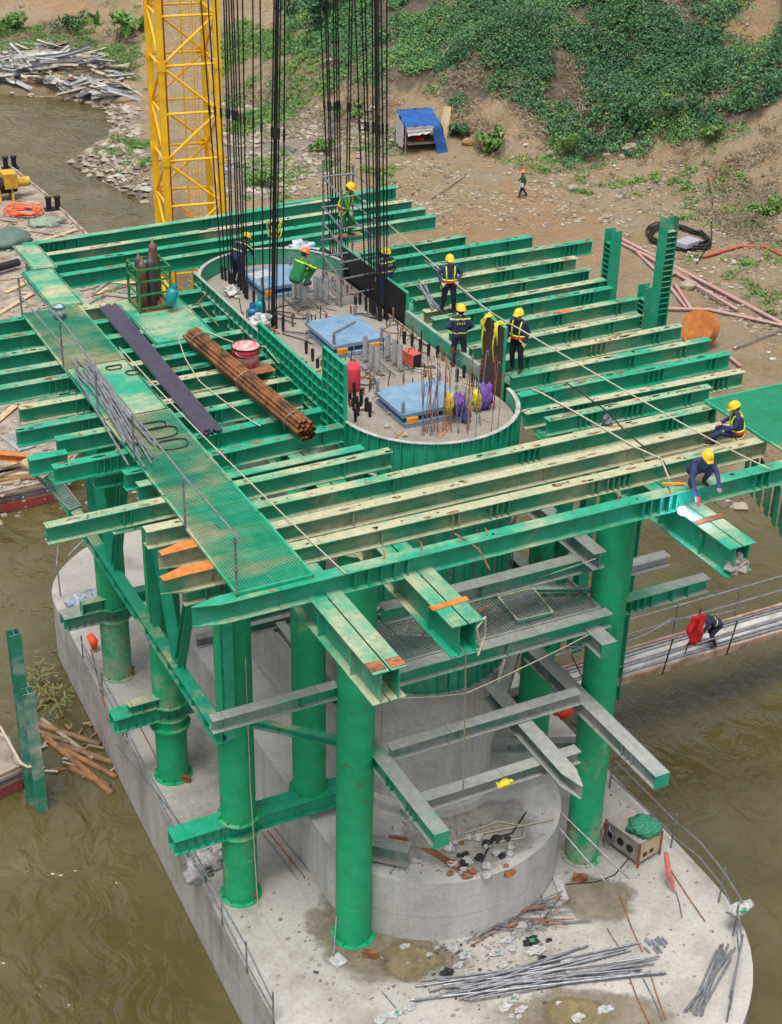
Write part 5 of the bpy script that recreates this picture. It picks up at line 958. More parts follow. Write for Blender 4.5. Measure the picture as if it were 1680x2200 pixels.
# ================================================================== BANK
def veg(name, polys, n, size, cols, label=None, hmax=.8, clump=1.0, seed=1, per=26, dens=.0, lw=.5, soft=14):
    rg_ = np.random.default_rng(seed); allp = [p for pl in polys for p in pl]; bx = [G(p[0], p[1]) for p in allp]; xs = [b.x for b in bx]; ys = [b.y for b in bx]
    X = rg_.uniform(min(xs)-2, max(xs)+2, n*14); Y = rg_.uniform(min(ys)-2, max(ys)+2, n*14); Z = Hgt(X, Y); u, v = PJ(X, Y, Z); u = u+fbm(X, Y, .5, 41)*60+rg_.normal(size=u.shape)*soft; v = v+fbm(X, Y, .5, 51)*60+rg_.normal(size=u.shape)*soft
    ok = np.zeros(len(X), bool)
    for pl in polys: ok |= inpoly(u, v, pl)
    for pl in ORANGE[:3]: ok &= ~inpoly(u, v, pl)
    ok &= fbm(X, Y, .55, seed+7, 3) > dens; X, Y, Z = X[ok][:n], Y[ok][:n], Z[ok][:n]; N = len(X)
    hc = hmax*(.35+.65*rg_.random(N))*(1+1.2*np.clip(fbm(X, Y, .4, seed+3)*2, -.4, 1)); R = clump*(.5+rg_.random(N)*.7)
    d = rg_.normal(size=(N, per, 3)); d /= np.linalg.norm(d, axis=2, keepdims=True); d[:, :, 2] = np.abs(d[:, :, 2]); rr = rg_.random((N, per, 1))**.45
    C = np.stack([X, Y, Z], 1)[:, None, :]+d*rr*np.stack([R, R, hc], 1)[:, None, :]; C = C.reshape(-1, 3); d = d.reshape(-1, 3)
    nrm = d*.7+rg_.normal(size=d.shape)*.6+np.array([0, -.2, .7]); nrm /= np.linalg.norm(nrm, axis=1, keepdims=True); t = np.cross(nrm, rg_.normal(size=nrm.shape)); t /= np.linalg.norm(t, axis=1, keepdims=True); b = np.cross(nrm, t)
    s = (size*(.55+.9*rg_.random(len(C))))[:, None]; V = np.stack([C-t*s, C-b*s*lw-nrm*s*.15, C+t*s, C+b*s*lw-nrm*s*.15], 1).reshape(-1, 3); M_ = len(C)
    me = bpy.data.meshes.new(name); me.vertices.add(M_*4); me.vertices.foreach_set('co', V.ravel()); me.loops.add(M_*4); me.loops.foreach_set('vertex_index', np.arange(M_*4)); me.polygons.add(M_); me.polygons.foreach_set('loop_start', np.arange(M_)*4); me.polygons.foreach_set('loop_total', np.full(M_, 4)); me.update()
    at = me.attributes.new('tint', 'FLOAT', 'POINT'); cl = np.repeat(np.clip(.5*rg_.random(N)+.5+1.1*fbm(X, Y, .3, seed+9), 0, 1), per); tv = np.clip(.5*cl+.5*rg_.random(M_), 0, 1); at.data.foreach_set('value', np.repeat(tv, 4))
    mt, nn, bs, g = _nt(name+'_leaf'); q = nn.nodes.new('ShaderNodeAttribute'); q.attribute_name = 'tint'; L(nn, ramp(nn, q.outputs['Fac'], cols), bs.inputs['Base Color']); bs.inputs['Roughness'].default_value = .6
    me.materials.append(mt); return me
GCOL = [(.08, (.010, .045, .02)), (.35, (.022, .10, .038)), (.62, (.05, .165, .05)), (.85, (.11, .23, .05)), (.98, (.26, .27, .05))]
GCOLD = [(.1, (.008, .035, .018)), (.45, (.018, .085, .035)), (.7, (.035, .13, .045)), (.92, (.085, .20, .05)), (.99, (.2, .25, .05))]
GCOL2 = [(.1, (.02, .07, .015)), (.5, (.07, .17, .03)), (.85, (.14, .24, .04)), (.97, (.25, .27, .05))]
DRY = [(.1, (.07, .05, .03)), (.5, (.17, .13, .08)), (.9, (.30, .25, .16))]
def stuff(name, me): o = new(name, me); o['kind'] = 'stuff'; return o
stuff('hillside_shrubs', veg('hillside_shrubs', [DENSE], 4200, .09, GCOL, hmax=.7, clump=.8, seed=3, per=28, dens=-.03))
stuff('tall_slope_shrubs', veg('tall_slope_shrubs', [DENSE], 1150, .10, GCOLD, hmax=1.7, clump=.9, seed=23, per=95, dens=-.005))
stuff('outer_slope_shrubs', veg('outer_slope_shrubs', [DENSE2, DENSE3], 3000, .12, GCOLD, hmax=1.2, clump=1.1, seed=27, per=34, dens=-.06))
stuff('slope_bushes', veg('slope_bushes', [MIXED], 2300, .1, GCOL, hmax=.8, clump=.85, seed=5, per=28, dens=-.05))
stuff('bank_grass', veg('bank_grass', [GRASSL, GRASSTL, SPIT, [(1080,300),(1200,330),(1260,380),(1060,330)]], 2300, .15, GCOL2, hmax=.42, clump=.6, seed=8, per=22, dens=0., lw=.22))
stuff('dry_brush', veg('dry_brush', [[(940,190),(1160,200),(1260,330),(1500,330),(1680,210),(1680,470),(1560,470),(1450,330),(1250,360),(1000,300)], [(0,60),(300,60),(290,180),(170,120),(0,130)], [(480,190),(700,180),(860,200),(840,300),(600,300)], [(1480,420),(1680,390),(1680,560),(1560,520)], DENSE], 4200, .19, DRY, hmax=.35, clump=.8, seed=11, per=16, dens=-.02, lw=.12))
stuff('scattered_weeds', veg('scattered_weeds', [[(1240,330),(1560,330),(1680,480),(1680,700),(1400,460)], [(480,200),(860,210),(860,420),(500,420)], [(1100,320),(1400,340),(1250,470)]], 420, .14, GCOL2, hmax=.4, clump=.6, seed=14, per=22, dens=.09, lw=.3))
def stones(name, polys, n, s0, s1, cols, seed, dens=-.5):
    rg_ = np.random.default_rng(seed); allp = [p for pl in polys for p in pl]; bx = [G(p[0], p[1]) for p in allp]; X = rg_.uniform(min(b.x for b in bx)-1, max(b.x for b in bx)+1, n*10); Y = rg_.uniform(min(b.y for b in bx)-1, max(b.y for b in bx)+1, n*10); Z = Hgt(X, Y); u, v = PJ(X, Y, Z); ok = np.zeros(len(X), bool)
    for pl in polys: ok |= inpoly(u, v, pl)
    ok &= (Z > ZW-.05) & (fbm(X, Y, .6, seed) > dens); X, Y, Z = X[ok][:n], Y[ok][:n], Z[ok][:n]; N = len(X); s = s0+(s1-s0)*rg_.random(N)**3
    o = np.array([(1,1,0),(-1,1,0),(-1,-1,0),(1,-1,0),(0,0,.9),(0,0,-.6)], float); V = o[None]*(1+.5*rg_.normal(size=(N, 6, 3))*.6)*s[:, None, None]*np.array([1, 1, .6]); a = rg_.random(N)*6.28; ca, sa = np.cos(a)[:, None], np.sin(a)[:, None]
    V = np.stack([V[:,:,0]*ca-V[:,:,1]*sa, V[:,:,0]*sa+V[:,:,1]*ca, V[:,:,2]], 2)+np.stack([X, Y, Z+s*.2], 1)[:, None, :]; F = np.array([(0,1,4),(1,2,4),(2,3,4),(3,0,4),(1,0,5),(2,1,5),(3,2,5),(0,3,5)]); F = (F[None]+6*np.arange(N)[:, None, None]).reshape(-1, 3)
    me = bpy.data.meshes.new(name); me.from_pydata(V.reshape(-1, 3).tolist(), [], F.tolist()); at = me.attributes.new('tint', 'FLOAT', 'POINT'); at.data.foreach_set('value', np.repeat(rg_.random(N), 6))
    mt, nn, bs, g = _nt(name+'_stone'); q = nn.nodes.new('ShaderNodeAttribute'); q.attribute_name = 'tint'; L(nn, ramp(nn, q.outputs['Fac'], cols), bs.inputs['Base Color']); bs.inputs['Roughness'].default_value = .9; me.materials.append(mt); return stuff(name, me)
STC = [(.1, (.13, .10, .07)), (.5, (.27, .22, .16)), (.8, (.32, .28, .22)), (.97, (.38, .35, .30))]
stones('shore_rubble', [[(150,350),(225,300),(320,330),(320,440),(220,395)], [(20,195),(300,230),(300,300),(200,280),(60,240)], [(1480,1060),(1600,1060),(1600,1100),(1500,1100)]], 2600, .06, .32, STC, 4)
stones('bank_gravel', [[(480,220),(860,230),(850,330),(700,400),(480,430)]], 3800, .04, .26, STC, 6, -.02)
stones('bank_pebbles', [[(820,330),(1250,350),(1680,420),(1680,760),(1500,640),(1290,480),(1000,500),(860,470)], [(480,350),(700,330),(690,420),(480,440)], [(1350,330),(1680,360),(1680,500)]], 6500, .02, .13, STC, 9, -.1)
# single rocks
rg = random.Random(33)
ROCK = plain('bank_rock', (.34, .28, .21), .95, scale=3, c2=(.22, .17, .12)); ROCKO = plain('orange_rock', (.42, .22, .09), .95, scale=3)
for i, (u_, v_, s_, lab) in enumerate(((1233, 408, .42, 'squarish tan boulder on the open bank right of the distant person'), (1355, 325, .6, 'broad flat boulder at the foot of the green slope'), (1335, 340, .3, 'small pale rock beside the broad flat boulder'), (1303, 338, .3, 'small rock left of the broad flat boulder'), (1183, 333, .35, 'grey rock at the slope foot under the tall weed'), (1480, 620, .5, 'grey rock near the leaning post'), (1430, 590, .6, 'half-buried grey stone behind the leaning post'), (1005, 312, .45, 'orange-brown tree stump lump by the grass clump'), (340, 345, .3, 'grey rock on the gravel spit'), (705, 135, .35, 'tan boulder on the grassy slope'), (1300, 468, .3, 'whitish rock on the bank behind the post'))):
    g = G(u_, v_); solo('rock', MB().blob(g+Vector((0, 0, s_*.25)), (s_, s_*.8, s_*.55), 9, 6, .22, i), ROCKO if i == 7 else ROCK, lab, 'rock')
# single shrubs
def shrub(u_, v_, w_, h_, label, cols, leaf=.16, n=420, seed=0, lw=.45, name='shrub'):
    g = G(u_, v_); rg_ = np.random.default_rng(seed+100); d = rg_.normal(size=(n, 3)); d /= np.linalg.norm(d, axis=1, keepdims=True); k = 7; cc = rg_.normal(size=(k, 3))*np.array([w_*.35, w_*.3, h_*.2])+np.array([0, 0, h_*.55]); C = cc[rg_.integers(0, k, n)]+d*np.array([w_*.3, w_*.3, h_*.26])*rg_.random((n, 1))**.4; C[:, 2] = np.maximum(C[:, 2], .05)
    t = rg_.normal(size=(n, 3)); t /= np.linalg.norm(t, axis=1, keepdims=True); nr = d+rg_.normal(size=(n, 3))*.5+[0, 0, .5]; b = np.cross(nr, t); b /= np.linalg.norm(b, axis=1, keepdims=True); s = leaf*(.6+.8*rg_.random((n, 1)))
    V = np.stack([C-t*s, C-b*s*lw, C+t*s, C+b*s*lw], 1).reshape(-1, 3); mb = MB(); mb.v = [tuple(p) for p in V]; mb.f = [(4*i, 4*i+1, 4*i+2, 4*i+3) for i in range(n)]
    t_ = new(name, None); t_.location = g; tag(t_, label, 'shrub', 'single shrubs on the bank'); mt = plain('leaf_%s' % cols[0], cols[1], .6, scale=5, c2=cols[2]); new('crown', mesh('crown', mb, mt), t_)
    st = MB()
    for q in range(5): st.tube([(0, 0, -.1), tuple(cc[q]*.5), tuple(cc[q])], [.035, .022, .008], 5)
    new('stem', mesh('stem', st, plain('bark', (.10, .07, .045), .9)), t_)
LG = ('light', (.12, .24, .04), (.05, .13, .025)); DK = ('dark', (.035, .13, .035), (.012, .055, .02))
for i, a_ in enumerate(((1210, 345, 1.6, 2.2, 'tall feathery light green weed at the slope foot', LG, .12, 500), (1045, 325, 1.4, 1.3, 'pale grass clump right of the blue shelter', LG, .3, 260, ), (985, 300, 1.2, 1.0, 'dark low bush between the shelter and the grass clump', DK), (1365, 285, 2.4, 1.8, 'big dark bush above the flat boulder', DK), (1300, 330, 2.6, 1.3, 'wide dark bush at the slope foot left of the boulder', DK), (690, 50, 3.6, 3.0, 'large round dark bush on the upper slope behind the rods', DK, .2, 900), (20, 70, 2.6, 1.8, 'bright bush at the top left edge', LG), (250, 90, 2.6, 2.4, 'broad-leaved plant on the slope left of the crane mast', LG, .45, 160), (150, 75, 2.4, 1.6, 'dark bush above the scrap heap', DK), (660, 105, 2.0, 1.5, 'green bush on the slope behind the left rods', LG), (755, 255, 1.4, 1.0, 'low grassy bush at the gravel edge', LG), (690, 330, 1.2, .8, 'small bush on the gravel between the rod clusters', LG), (560, 400, 1.5, 1.2, 'bush on the bank just behind the rods', LG), (1450, 250, 2.4, 1.6, 'dark bush above the bare orange streak', DK), (1580, 230, 2.4, 1.8, 'dark bush on the right slope', DK), (1655, 460, 1.6, .9, 'bright low bush at the right edge of the bank', LG), (1530, 300, 1.6, 1.0, 'yellowish bush below the right slope', LG), (40, 60, 1.8, 1.3, 'second bright bush near the top left corner', LG))): shrub(*a_[:6], *(a_[6:] or ()), seed=i)
# blue tarpaulin shelter
TARP = plain('blue_tarpaulin', (.010, .10, .34), .5, scale=2.5, c2=(.006, .05, .19), bmp=.5); TARPW = plain('striped_sheet', (.50, .46, .45), .8, scale=8)
g = G(905, 318); Mx = Matrix.Translation(g) @ Matrix.Rotation(radians(-8), 4, 'Z')
def cloth(corners, n, sag, mat_seed):
    A, B, C_, D_ = [Vector(c) for c in corners]; v = []
    for i in range(n+1):
        for j in range(n+1):
            p = A.lerp(B, i/n).lerp(D_.lerp(C_, i/n), j/n); f = sin(pi*i/n)*sin(pi*j/n); v.append(Mx @ (p+Vector((.05*sin(i*1.9+mat_seed), .05*cos(j*2.3+mat_seed), -sag*f+.05*sin(i*2.7+j*1.7)))))
    m1 = MB().add(v, [(i*(n+1)+j, i*(n+1)+j+1, (i+1)*(n+1)+j+1, (i+1)*(n+1)+j) for i in range(n) for j in range(n)]); k = len(m1.v); m1.v += [(p[0], p[1], p[2]-.03) for p in m1.v[:k]]; m1.f += [tuple(q+k for q in f[::-1]) for f in m1.f[:]]; return m1
T = 2.3; P = [('roof_sheet', cloth([(-1.5, -.9, 1.75), (1.1, -.9, 1.65), (1.15, 1.5, T), (-1.3, 1.5, T)], 8, .12, 0), TARP, None, True), ('side_sheet', cloth([(1.1, -.9, 1.68), (1.15, 1.5, T), (1.75, 1.4, -.05), (1.45, -1.2, -.1)], 8, 0, 1), TARP, None, True), ('corner_sheet', cloth([(.35, -.9, 1.68), (1.12, -.9, 1.66), (1.5, -1.25, -.1), (.7, -1.15, -.1)], 6, 0, 7), TARP, None, True), ('back_sheet', cloth([(-1.3, 1.5, T), (1.15, 1.5, T), (1.2, 1.7, 0), (-1.4, 1.7, 0)], 6, 0, 3), TARP, None, True), ('front_valance', cloth([(-1.5, -.92, 1.75), (.5, -.92, 1.7), (.2, -1.05, 1.3), (-1.4, -1.05, 1.2)], 6, 0, 2), TARPW, None, True), ('side_curtain', cloth([(-1.55, -.9, 1.72), (-1.35, 1.4, T-.1), (-1.35, 1.4, .1), (-1.6, -.85, .3)], 6, 0, 5), TARPW, None, True)]
for x_, y_, h_ in ((-1.45, -.85, 1.72), (1.05, -.85, 1.62), (1.1, 1.45, T), (-1.25, 1.45, T)): P.append(('pole', MB().cyl(Mx @ Vector((x_, y_, -.2)), Mx @ Vector((x_, y_, h_)), .04, n=6), WOODG))
P.append(('bed_board', MB().box(-1.2, 1.0, -.7, 1.2, .45, .52).xf(Mx), WOODG)); asm('tarpaulin_shelter', 'blue tarpaulin shelter with striped curtains on the bank', 'shelter', P)
solo('bundle', MB().blob(Mx @ Vector((-.2, -.1, .65)), (.3, .25, .15), 9, 6, .3, 3), RED, 'red bundle lying inside the blue shelter', 'bundle')
a = Mx @ Vector((1.75, .6, 0)); solo('plank', MB().bar(a, a+Vector((.75, .8, 2.3)), .55, .05, hd), WOOD, 'wide pale plank leaning against the right of the blue shelter', 'plank')
for i, (pa, pb, lab) in enumerate((((923, 165), (982, 78), 'long dry branch lying up the slope behind the shelter'), ((925, 430), (1000, 380), 'short dry stick on the open bank'), ((265, 390), (290, 345), 'grey log lying on the gravel spit'), ((1600, 150), (1675, 130), 'weathered timber on the upper right slope'), ((1610, 220), (1680, 195), 'grey timber at the right edge of the slope'), ((1590, 235), (1650, 232), 'half-buried grey timber on the right slope'))):
    rope('log', [G(*pa, .1), G(*pb, .1)], .09 if i in (2, 3, 4, 5) else .045, WOODG, lab, 'log')
# scrap heap
SCR = [plain('scrap_pale', (.50, .50, .47), .6, .2, scale=2, c2=(.27, .25, .22)), plain('scrap_cream', (.46, .42, .32), .7, scale=2, c2=(.26, .17, .11)), plain('scrap_grey', (.30, .31, .33), .55, .3, scale=3)]
rg = random.Random(8); SPOLY = [(-10, 112), (55, 92), (130, 112), (215, 128), (285, 160), (288, 222), (225, 212), (120, 196), (30, 192), (-10, 185)]
for k in range(120):
    while 1:
        u_, v_ = rg.uniform(-20, 290), rg.uniform(90, 225)
        if inpoly(np.array([u_]), np.array([v_]), SPOLY)[0]: break
    g = G(u_, v_); ln, wd = rg.uniform(1.2, 4.6), rg.uniform(.22, .55); lift = .1+1.3*max(0, 1-abs(u_-120)/190)*max(0, 1-abs(v_-155)/60)*rg.random(); n = 6; v = []; bend = rg.uniform(-.5, .5); tw = rg.uniform(-.8, .8)
    prof = rg.choice([[(-.5, .3), (-.5, 0), (.5, 0), (.5, .3)], [(-.5, .35), (0, 0), (.5, .3)], [(-.5, 0), (.1, 0), (.15, .35), (.5, .4)]])
    for i in range(n):
        t = i/(n-1)-.5; R = Matrix.Rotation(tw*t, 3, 'X')
        for (y_, z_) in prof: p = R @ Vector((0, y_*wd, z_*wd)); v.append((t*ln, p.y+bend*t*t*ln*.5, p.z+.25*bend*t*t*ln))
    q = len(prof); f = [(i*q+j, i*q+j+1, (i+1)*q+j+1, (i+1)*q+j) for i in range(n-1) for j in range(q-1)]; m1 = MB().add(v, f); kk = len(m1.v); m1.v += [(p[0], p[1]+.012, p[2]+.018) for p in m1.v[:kk]]; m1.f += [tuple(x+kk for x in ff[::-1]) for ff in f]
    m1.xf(Matrix.Translation(g+Vector((0, 0, lift))) @ Matrix.Rotation(rg.gauss(radians(-25), .6), 4, 'Z') @ Matrix.Rotation(rg.uniform(-.25, .25), 4, 'Y') @ Matrix.Rotation(rg.uniform(-1.2, 1.2), 4, 'X'))
    solo('scrap_channel', m1, SCR[k % 3], 'bent %s sheet-metal channel in the scrap heap on the far bank' % ('white', 'cream-coloured', 'dull grey')[k % 3], 'scrap metal', 'scrap heap pieces')
rope('rope', [G(125, 205, .5), G(150, 190, .7), G(165, 180, .8)], .03, RED, 'red strap caught in the scrap heap', 'strap')
# pipes, hoses on the right bank
PINK = plain('faded_pink_pipe', (.42, .20, .18), .6, scale=2, c2=(.38, .30, .28))
for i, (pts, r_, mt, lab) in enumerate((([(1320, 511), (1500, 607), (1680, 704)], .11, PINK, 'long faded pink pipe sloping down the right bank'), ([(1322, 522), (1390, 556), (1583, 671)], .10, PINK, 'second faded pink pipe just below the long one'), ([(1366, 546), (1420, 600), (1473, 667)], .09, PINK, 'short pink pipe crossing behind the leaning post'), ([(1449, 616), (1483, 668)], .1, PINK, 'pale pipe stub beside the pink pipes'), ([(1370, 668), (1520, 671), (1600, 690), (1680, 705)], .10, PINK, 'pinkish pipe running right from the leaning post to the pipe joint'), ([(1575, 755), (1680, 712)], .05, STEEL, 'silver tube reaching to the pipe joint at the right edge'), ([(1568, 775), (1590, 792)], .09, PINK, 'pipe end sticking out behind the deck beam ends'))):
    rope('pipe', [G(*p, .14) for p in pts], r_, mt, lab, 'pipe')
rope('hose', [G(1510, 557, .1), G(1590, 534, .12), G(1640, 534, .12), G(1680, 552, .1)], .085, plain('red_hose', (.45, .09, .05), .6), 'red hose curving over the right bank', 'hose')
g = G(1457, 517, .1); solo('hose_coil', MB().tube([(g.x+(1.55+.16*sin(2.3*t))*cos(t), g.y+(1.35+.2*cos(1.7*t))*sin(t)*1.5, float(Hgt(g.x+1.55*cos(t), g.y+2.*sin(t)))+.1+.03*(t/6.28)) for t in np.linspace(0, 44, 190)], .05, 6), BLACK, 'big black hose coil on the right bank behind the leaning post', 'hose', smooth=True)
rope('cable', [G(1495, 570, .06), G(1528, 520, .06), G(1530, 430, .06), G(1520, 385, .06)], .035, BLACK, 'black hose tail running up the right bank', 'hose')
platebox('crate', G(1475, 535, .25), 1.4, .9, .25, plain('grey_crate', (.34, .35, .40), .6), 'grey flat crate standing inside the black hose coil', 'crate', .3)
DISC = plain('brown_rust', (.48, .17, .035), .85, scale=2, c2=(.30, .09, .02)); g = G(1508, 745); Mx2 = Matrix.Translation(g+Vector((-.3, 0, 1.0))) @ Matrix.Scale(.86, 4) @ Matrix.Rotation(radians(-72), 4, 'Z') @ Matrix.Rotation(radians(66), 4, 'X')
asm('rusty_disc', 'big rusty orange steel disc standing behind the right deck beams', 'steel disc', [('shell', MB().lathe([(1.0, -.45), (1.05, -.45), (1.05, .3), (1.0, .3)], n=32).xf(Mx2), DISC), ('face', MB().cyl((0, 0, -.4), (0, 0, .22), 1.01, n=32).xf(Mx2), DISC), ('hub_plate', MB().box(-.25, .25, -.25, .25, .22, .28).xf(Mx2), RUST)]+[('rim_bolt', MB().cyl((.92*cos(t), .92*sin(t), .22), (.92*cos(t), .92*sin(t), .27), .04, n=6).xf(Mx2), RUST) for t in np.linspace(0, 2*pi, 16, endpoint=False)])
for i in range(26):                                    # pale litter on the bank
    u_, v_ = [(1165, 285), (1100, 340), (1555, 505), (1495, 562), (1650, 760), (1660, 775), (1320, 360), (1245, 115), (1550, 300), (1630, 330), (1440, 20), (1605, 55), (1060, 390), (985, 372), (850, 320), (650, 290), (1130, 315), (1490, 430), (1540, 425), (700, 70), (650, 40), (1480, 545), (1575, 565), (900, 345), (1415, 610), (1520, 640)][i]
    s_ = rg.uniform(.08, .2); solo('litter', MB().blob(G(u_, v_, s_*.3), (s_, s_*.7, s_*.45), 8, 5, .4, i), WHITE, 'scrap of pale litter lying on the bank', 'litter', 'pale litter on the bank')
# ================================================================== CAP, GANGWAY, BARGE CLUTTER
rg = random.Random(77)
# gangway to the right
y0, y1, zg = .55, 1.75, -12.5; P = [('deck', MB().box(7.5, 31.5, y0, y1, zg-.05, zg), plain('cement_dusted_planks', (.50, .48, .46), .9, scale=1.6, c2=(.28, .26, .24)))]
for yy in (y0-.06, y1+.06): P.append(('side_channel', MB().box(7.5, 31.5, yy-.05, yy+.05, zg-.2, zg+.06), plain('rusty_channel', (.40, .30, .24), .8, scale=2, c2=(.22, .11, .06))))
for k, ya in enumerate((.12, .2, .5, .56, .95, 1.06)): P.append(('pipe', MB().tube([(7.5, y0+ya, zg+.04), (11, y0+ya+rg.uniform(-.06, .06), zg+.04), (16, y0+ya+rg.uniform(-.08, .08), zg+.05), (31.5, y0+ya, zg+.04)], .035, 7), [STEEL, SCAF][k % 2]))
for k in range(9):
    x_ = 8.2+2.6*k; P.append(('post', MB().cyl((x_, y1+.12, zg-.2), (x_+.08, y1+.12, zg+1.25), .026, n=6), SCAF)); P.append(('post', MB().cyl((x_+1.2, y0-.12, zg-.25), (x_+1.45, y0-.12, zg+1.05), .026, n=6), DSTEEL))
for zz in (.55, 1.15): P.append(('rail', MB().cyl((7.6, y1+.12, zg+zz), (31.5, y1+.12, zg+zz+.1), .026, n=6), STEEL))
P.append(('rail', MB().cyl((7.6, y0-.12, zg+.55), (31.5, y0-.12, zg+.75), .022, n=6), STEEL)); asm('gangway', 'narrow cement-dusted gangway with tube rails running right over the water', 'gangway', P)
rope('cable', [Vector((9, y1, zg+.9)), Vector((11.5, y1+.05, zg+.35)), Vector((13.2, y1, zg+.8)), Vector((16, y1, zg+.4))], .03, SCAF, 'grey cable slung along the gangway rail', 'cable', .1)
a = U(1497, 1320, y=.2); v = []
for i in range(9):
    for j in range(6): v.append((a.x+.07*sin(i*1.3)+.045*(i-4)*0+(j-2.5)*.10*(1+.05*i)+.03*i*0, a.y-.05+.07*sin(j*1.9+i*.7), a.z-.14*i))
fl = solo('red_flag', MB().add(v, [(i*6+j, i*6+j+1, (i+1)*6+j+1, (i+1)*6+j) for i in range(8) for j in range(5)]), REDC, 'red flag hanging from its pole on the gangway', 'flag', smooth=True); fl.modifiers.new('t', 'SOLIDIFY').thickness = .015
solo('flag_pole', MB().cyl(a+Vector((.15, 0, .2)), a+Vector((-.35, -.1, -1.35)), .022, n=6), DSTEEL, 'thin dark pole of the red flag', 'pole')
# cap railings
def railing(pts, label, h=1.0, every=2, mat=None, lean=.0, rails=(1., .5)):
    P = []; mat = mat or STEEL
    for i, p in enumerate(pts):
        if i % every == 0: P.append(('post', MB().cyl(p, p+Vector((lean, 0, h+.2)), .026, n=6), SCAF))
    for rr in rails: P.append(('rail', MB().tube([p+Vector((lean*rr+rg.uniform(-.05, .05), 0, h*rr+rg.uniform(-.08, .08))) for p in pts], .026, 6), mat))
    return asm('cap_railing', label, 'railing', P)
E0 = lambda y: Vector((-4.78-.026*(5-y)*.9, y, ZCAP))
railing([E0(y) for y in (-1.2, -3.8, -5.6, -7.4)], 'sagging tube railing along the front left edge of the pile cap', .85, 1)
railing([E0(y) for y in (4.6, 2.5, .4, -1.0)], 'low tube railing along the left edge of the cap beside the second column', .5, 3)
railing([E0(y) for y in (9.5, 7.2, 5.0)], 'bent tube railing at the left edge beside the third column', .7, 1)
rope('steel_tube', [U(125, 1170, z=-11.2), U(122, 1210, z=-11.4), U(130, 1280, z=ZCAP+.1)], .03, STEEL, 'bent upright tube at the far left corner of the cap', 'tube'); rope('steel_tube', [U(190, 1150, z=-11.4), U(145, 1195, z=-11.8)], .03, STEEL, 'slanting tube at the far left corner of the cap', 'tube')
EP = [U(*p, z=ZCAP) for p in ((1318, 1690), (1385, 1755), (1450, 1818), (1500, 1870), (1553, 1935), (1588, 2000))]; EP = [p+Vector((-.15, 0, 0)) for p in EP]
railing(EP, 'tube railing along the right edge of the pile cap by the welding machine', 1.0, 2, lean=.05); railing([U(*p, z=ZCAP)+Vector((-.2, 0, 0)) for p in ((1588, 2005), (1597, 2070), (1575, 2190))], 'tube railing round the front right corner of the pile cap', .9, 1)
for i, (p0, p1, z1, lab) in enumerate((((1155, 1725), (1310, 1905), 1.1, 'lower slanting handrail tube in front of the right column'), ((1160, 1702), (1352, 1888), 1.35, 'upper slanting handrail tube in front of the right column'))):
    rope('steel_tube', [U(*p0, z=ZCAP+1.9), U(*p1, z=ZCAP+.55)], .026, STEEL, lab, 'tube')
# welding set with green sheet
g = U(1388, 1852, z=ZCAP+.006); Mw = Matrix.Translation((g.x, g.y+.35, ZCAP+.006)) @ Matrix.Rotation(radians(12), 4, 'Z'); B = lambda *a: MB().box(*a).xf(Mw)
CRM = plain('cream_panel', (.52, .42, .26), .5, scale=3); P = [('cabinet', B(-.42, .42, -.34, .9, .14, .82), plain('grey_cabinet', (.33, .29, .25), .6, scale=3, c2=(.20, .16, .13))), ('front_panel', B(-.40, .40, -.355, -.342, .16, .80), CRM, [('socket', B(-.26, -.12, -.37, -.356, .3, .42), BLACK), ('socket', B(.0, .14, -.37, -.356, .3, .42), BLACK)]), ('top_cover', B(-.45, .45, -.36, .92, .82, .85), plain('dusty_cover', (.36, .32, .28), .9))]
for x_ in (-.44, .44):
    for y_ in (-.36, .92): P.append(('frame_post', B(x_-.025, x_+.025, y_-.025, y_+.025, 0, .86), RUST))
for y_ in (.0, .35, .7): P.append(('side_fan', MB().cyl((-.425, y_, .45), (-.45, y_, .45), .12, n=14).xf(Mw), DSTEEL))
asm('welding_machine', 'boxy cream and grey welding machine on the right of the pile cap', 'welding machine', P)
rag('tarpaulin', Mw @ Vector((.08, .0, .95)), (.45, .42, .17), plain('green_netting', (.04, .28, .16), .8, scale=12, c2=(.015, .13, .075)), 'crumpled green netting heaped on the welding machine', 'netting', 8, 22, 11, .26)
c = Mw @ Vector((-.55, .75, .5)); solo('cable_coil', MB().tube([(c.x+.05*sin(5*t), c.y+.24*cos(t), c.z+.36*sin(t)) for t in np.linspace(0, 30, 110)], .018, 5), SCAF, 'grey cable coil hung on the back of the welding machine', 'cable', smooth=True)
rope('cable', [U(1215, 1900, z=ZCAP+.02), U(1280, 1895, z=ZCAP+.02), U(1320, 1880, z=ZCAP+.02), U(1350, 1845, z=ZCAP+.02)], .015, BLACK, 'thin cable from the welding machine across the cap', 'cable')
solo('furled_flag', MB().tube([U(1430, 1830, z=ZCAP+.9), U(1437, 1880, z=ZCAP+.45), U(1450, 1915, z=ZCAP+.1)], [.06, .09, .02], 7), plain('faded_red_cloth', (.50, .13, .10), .8), 'faded red furled flag leaning on the welding machine', 'flag')
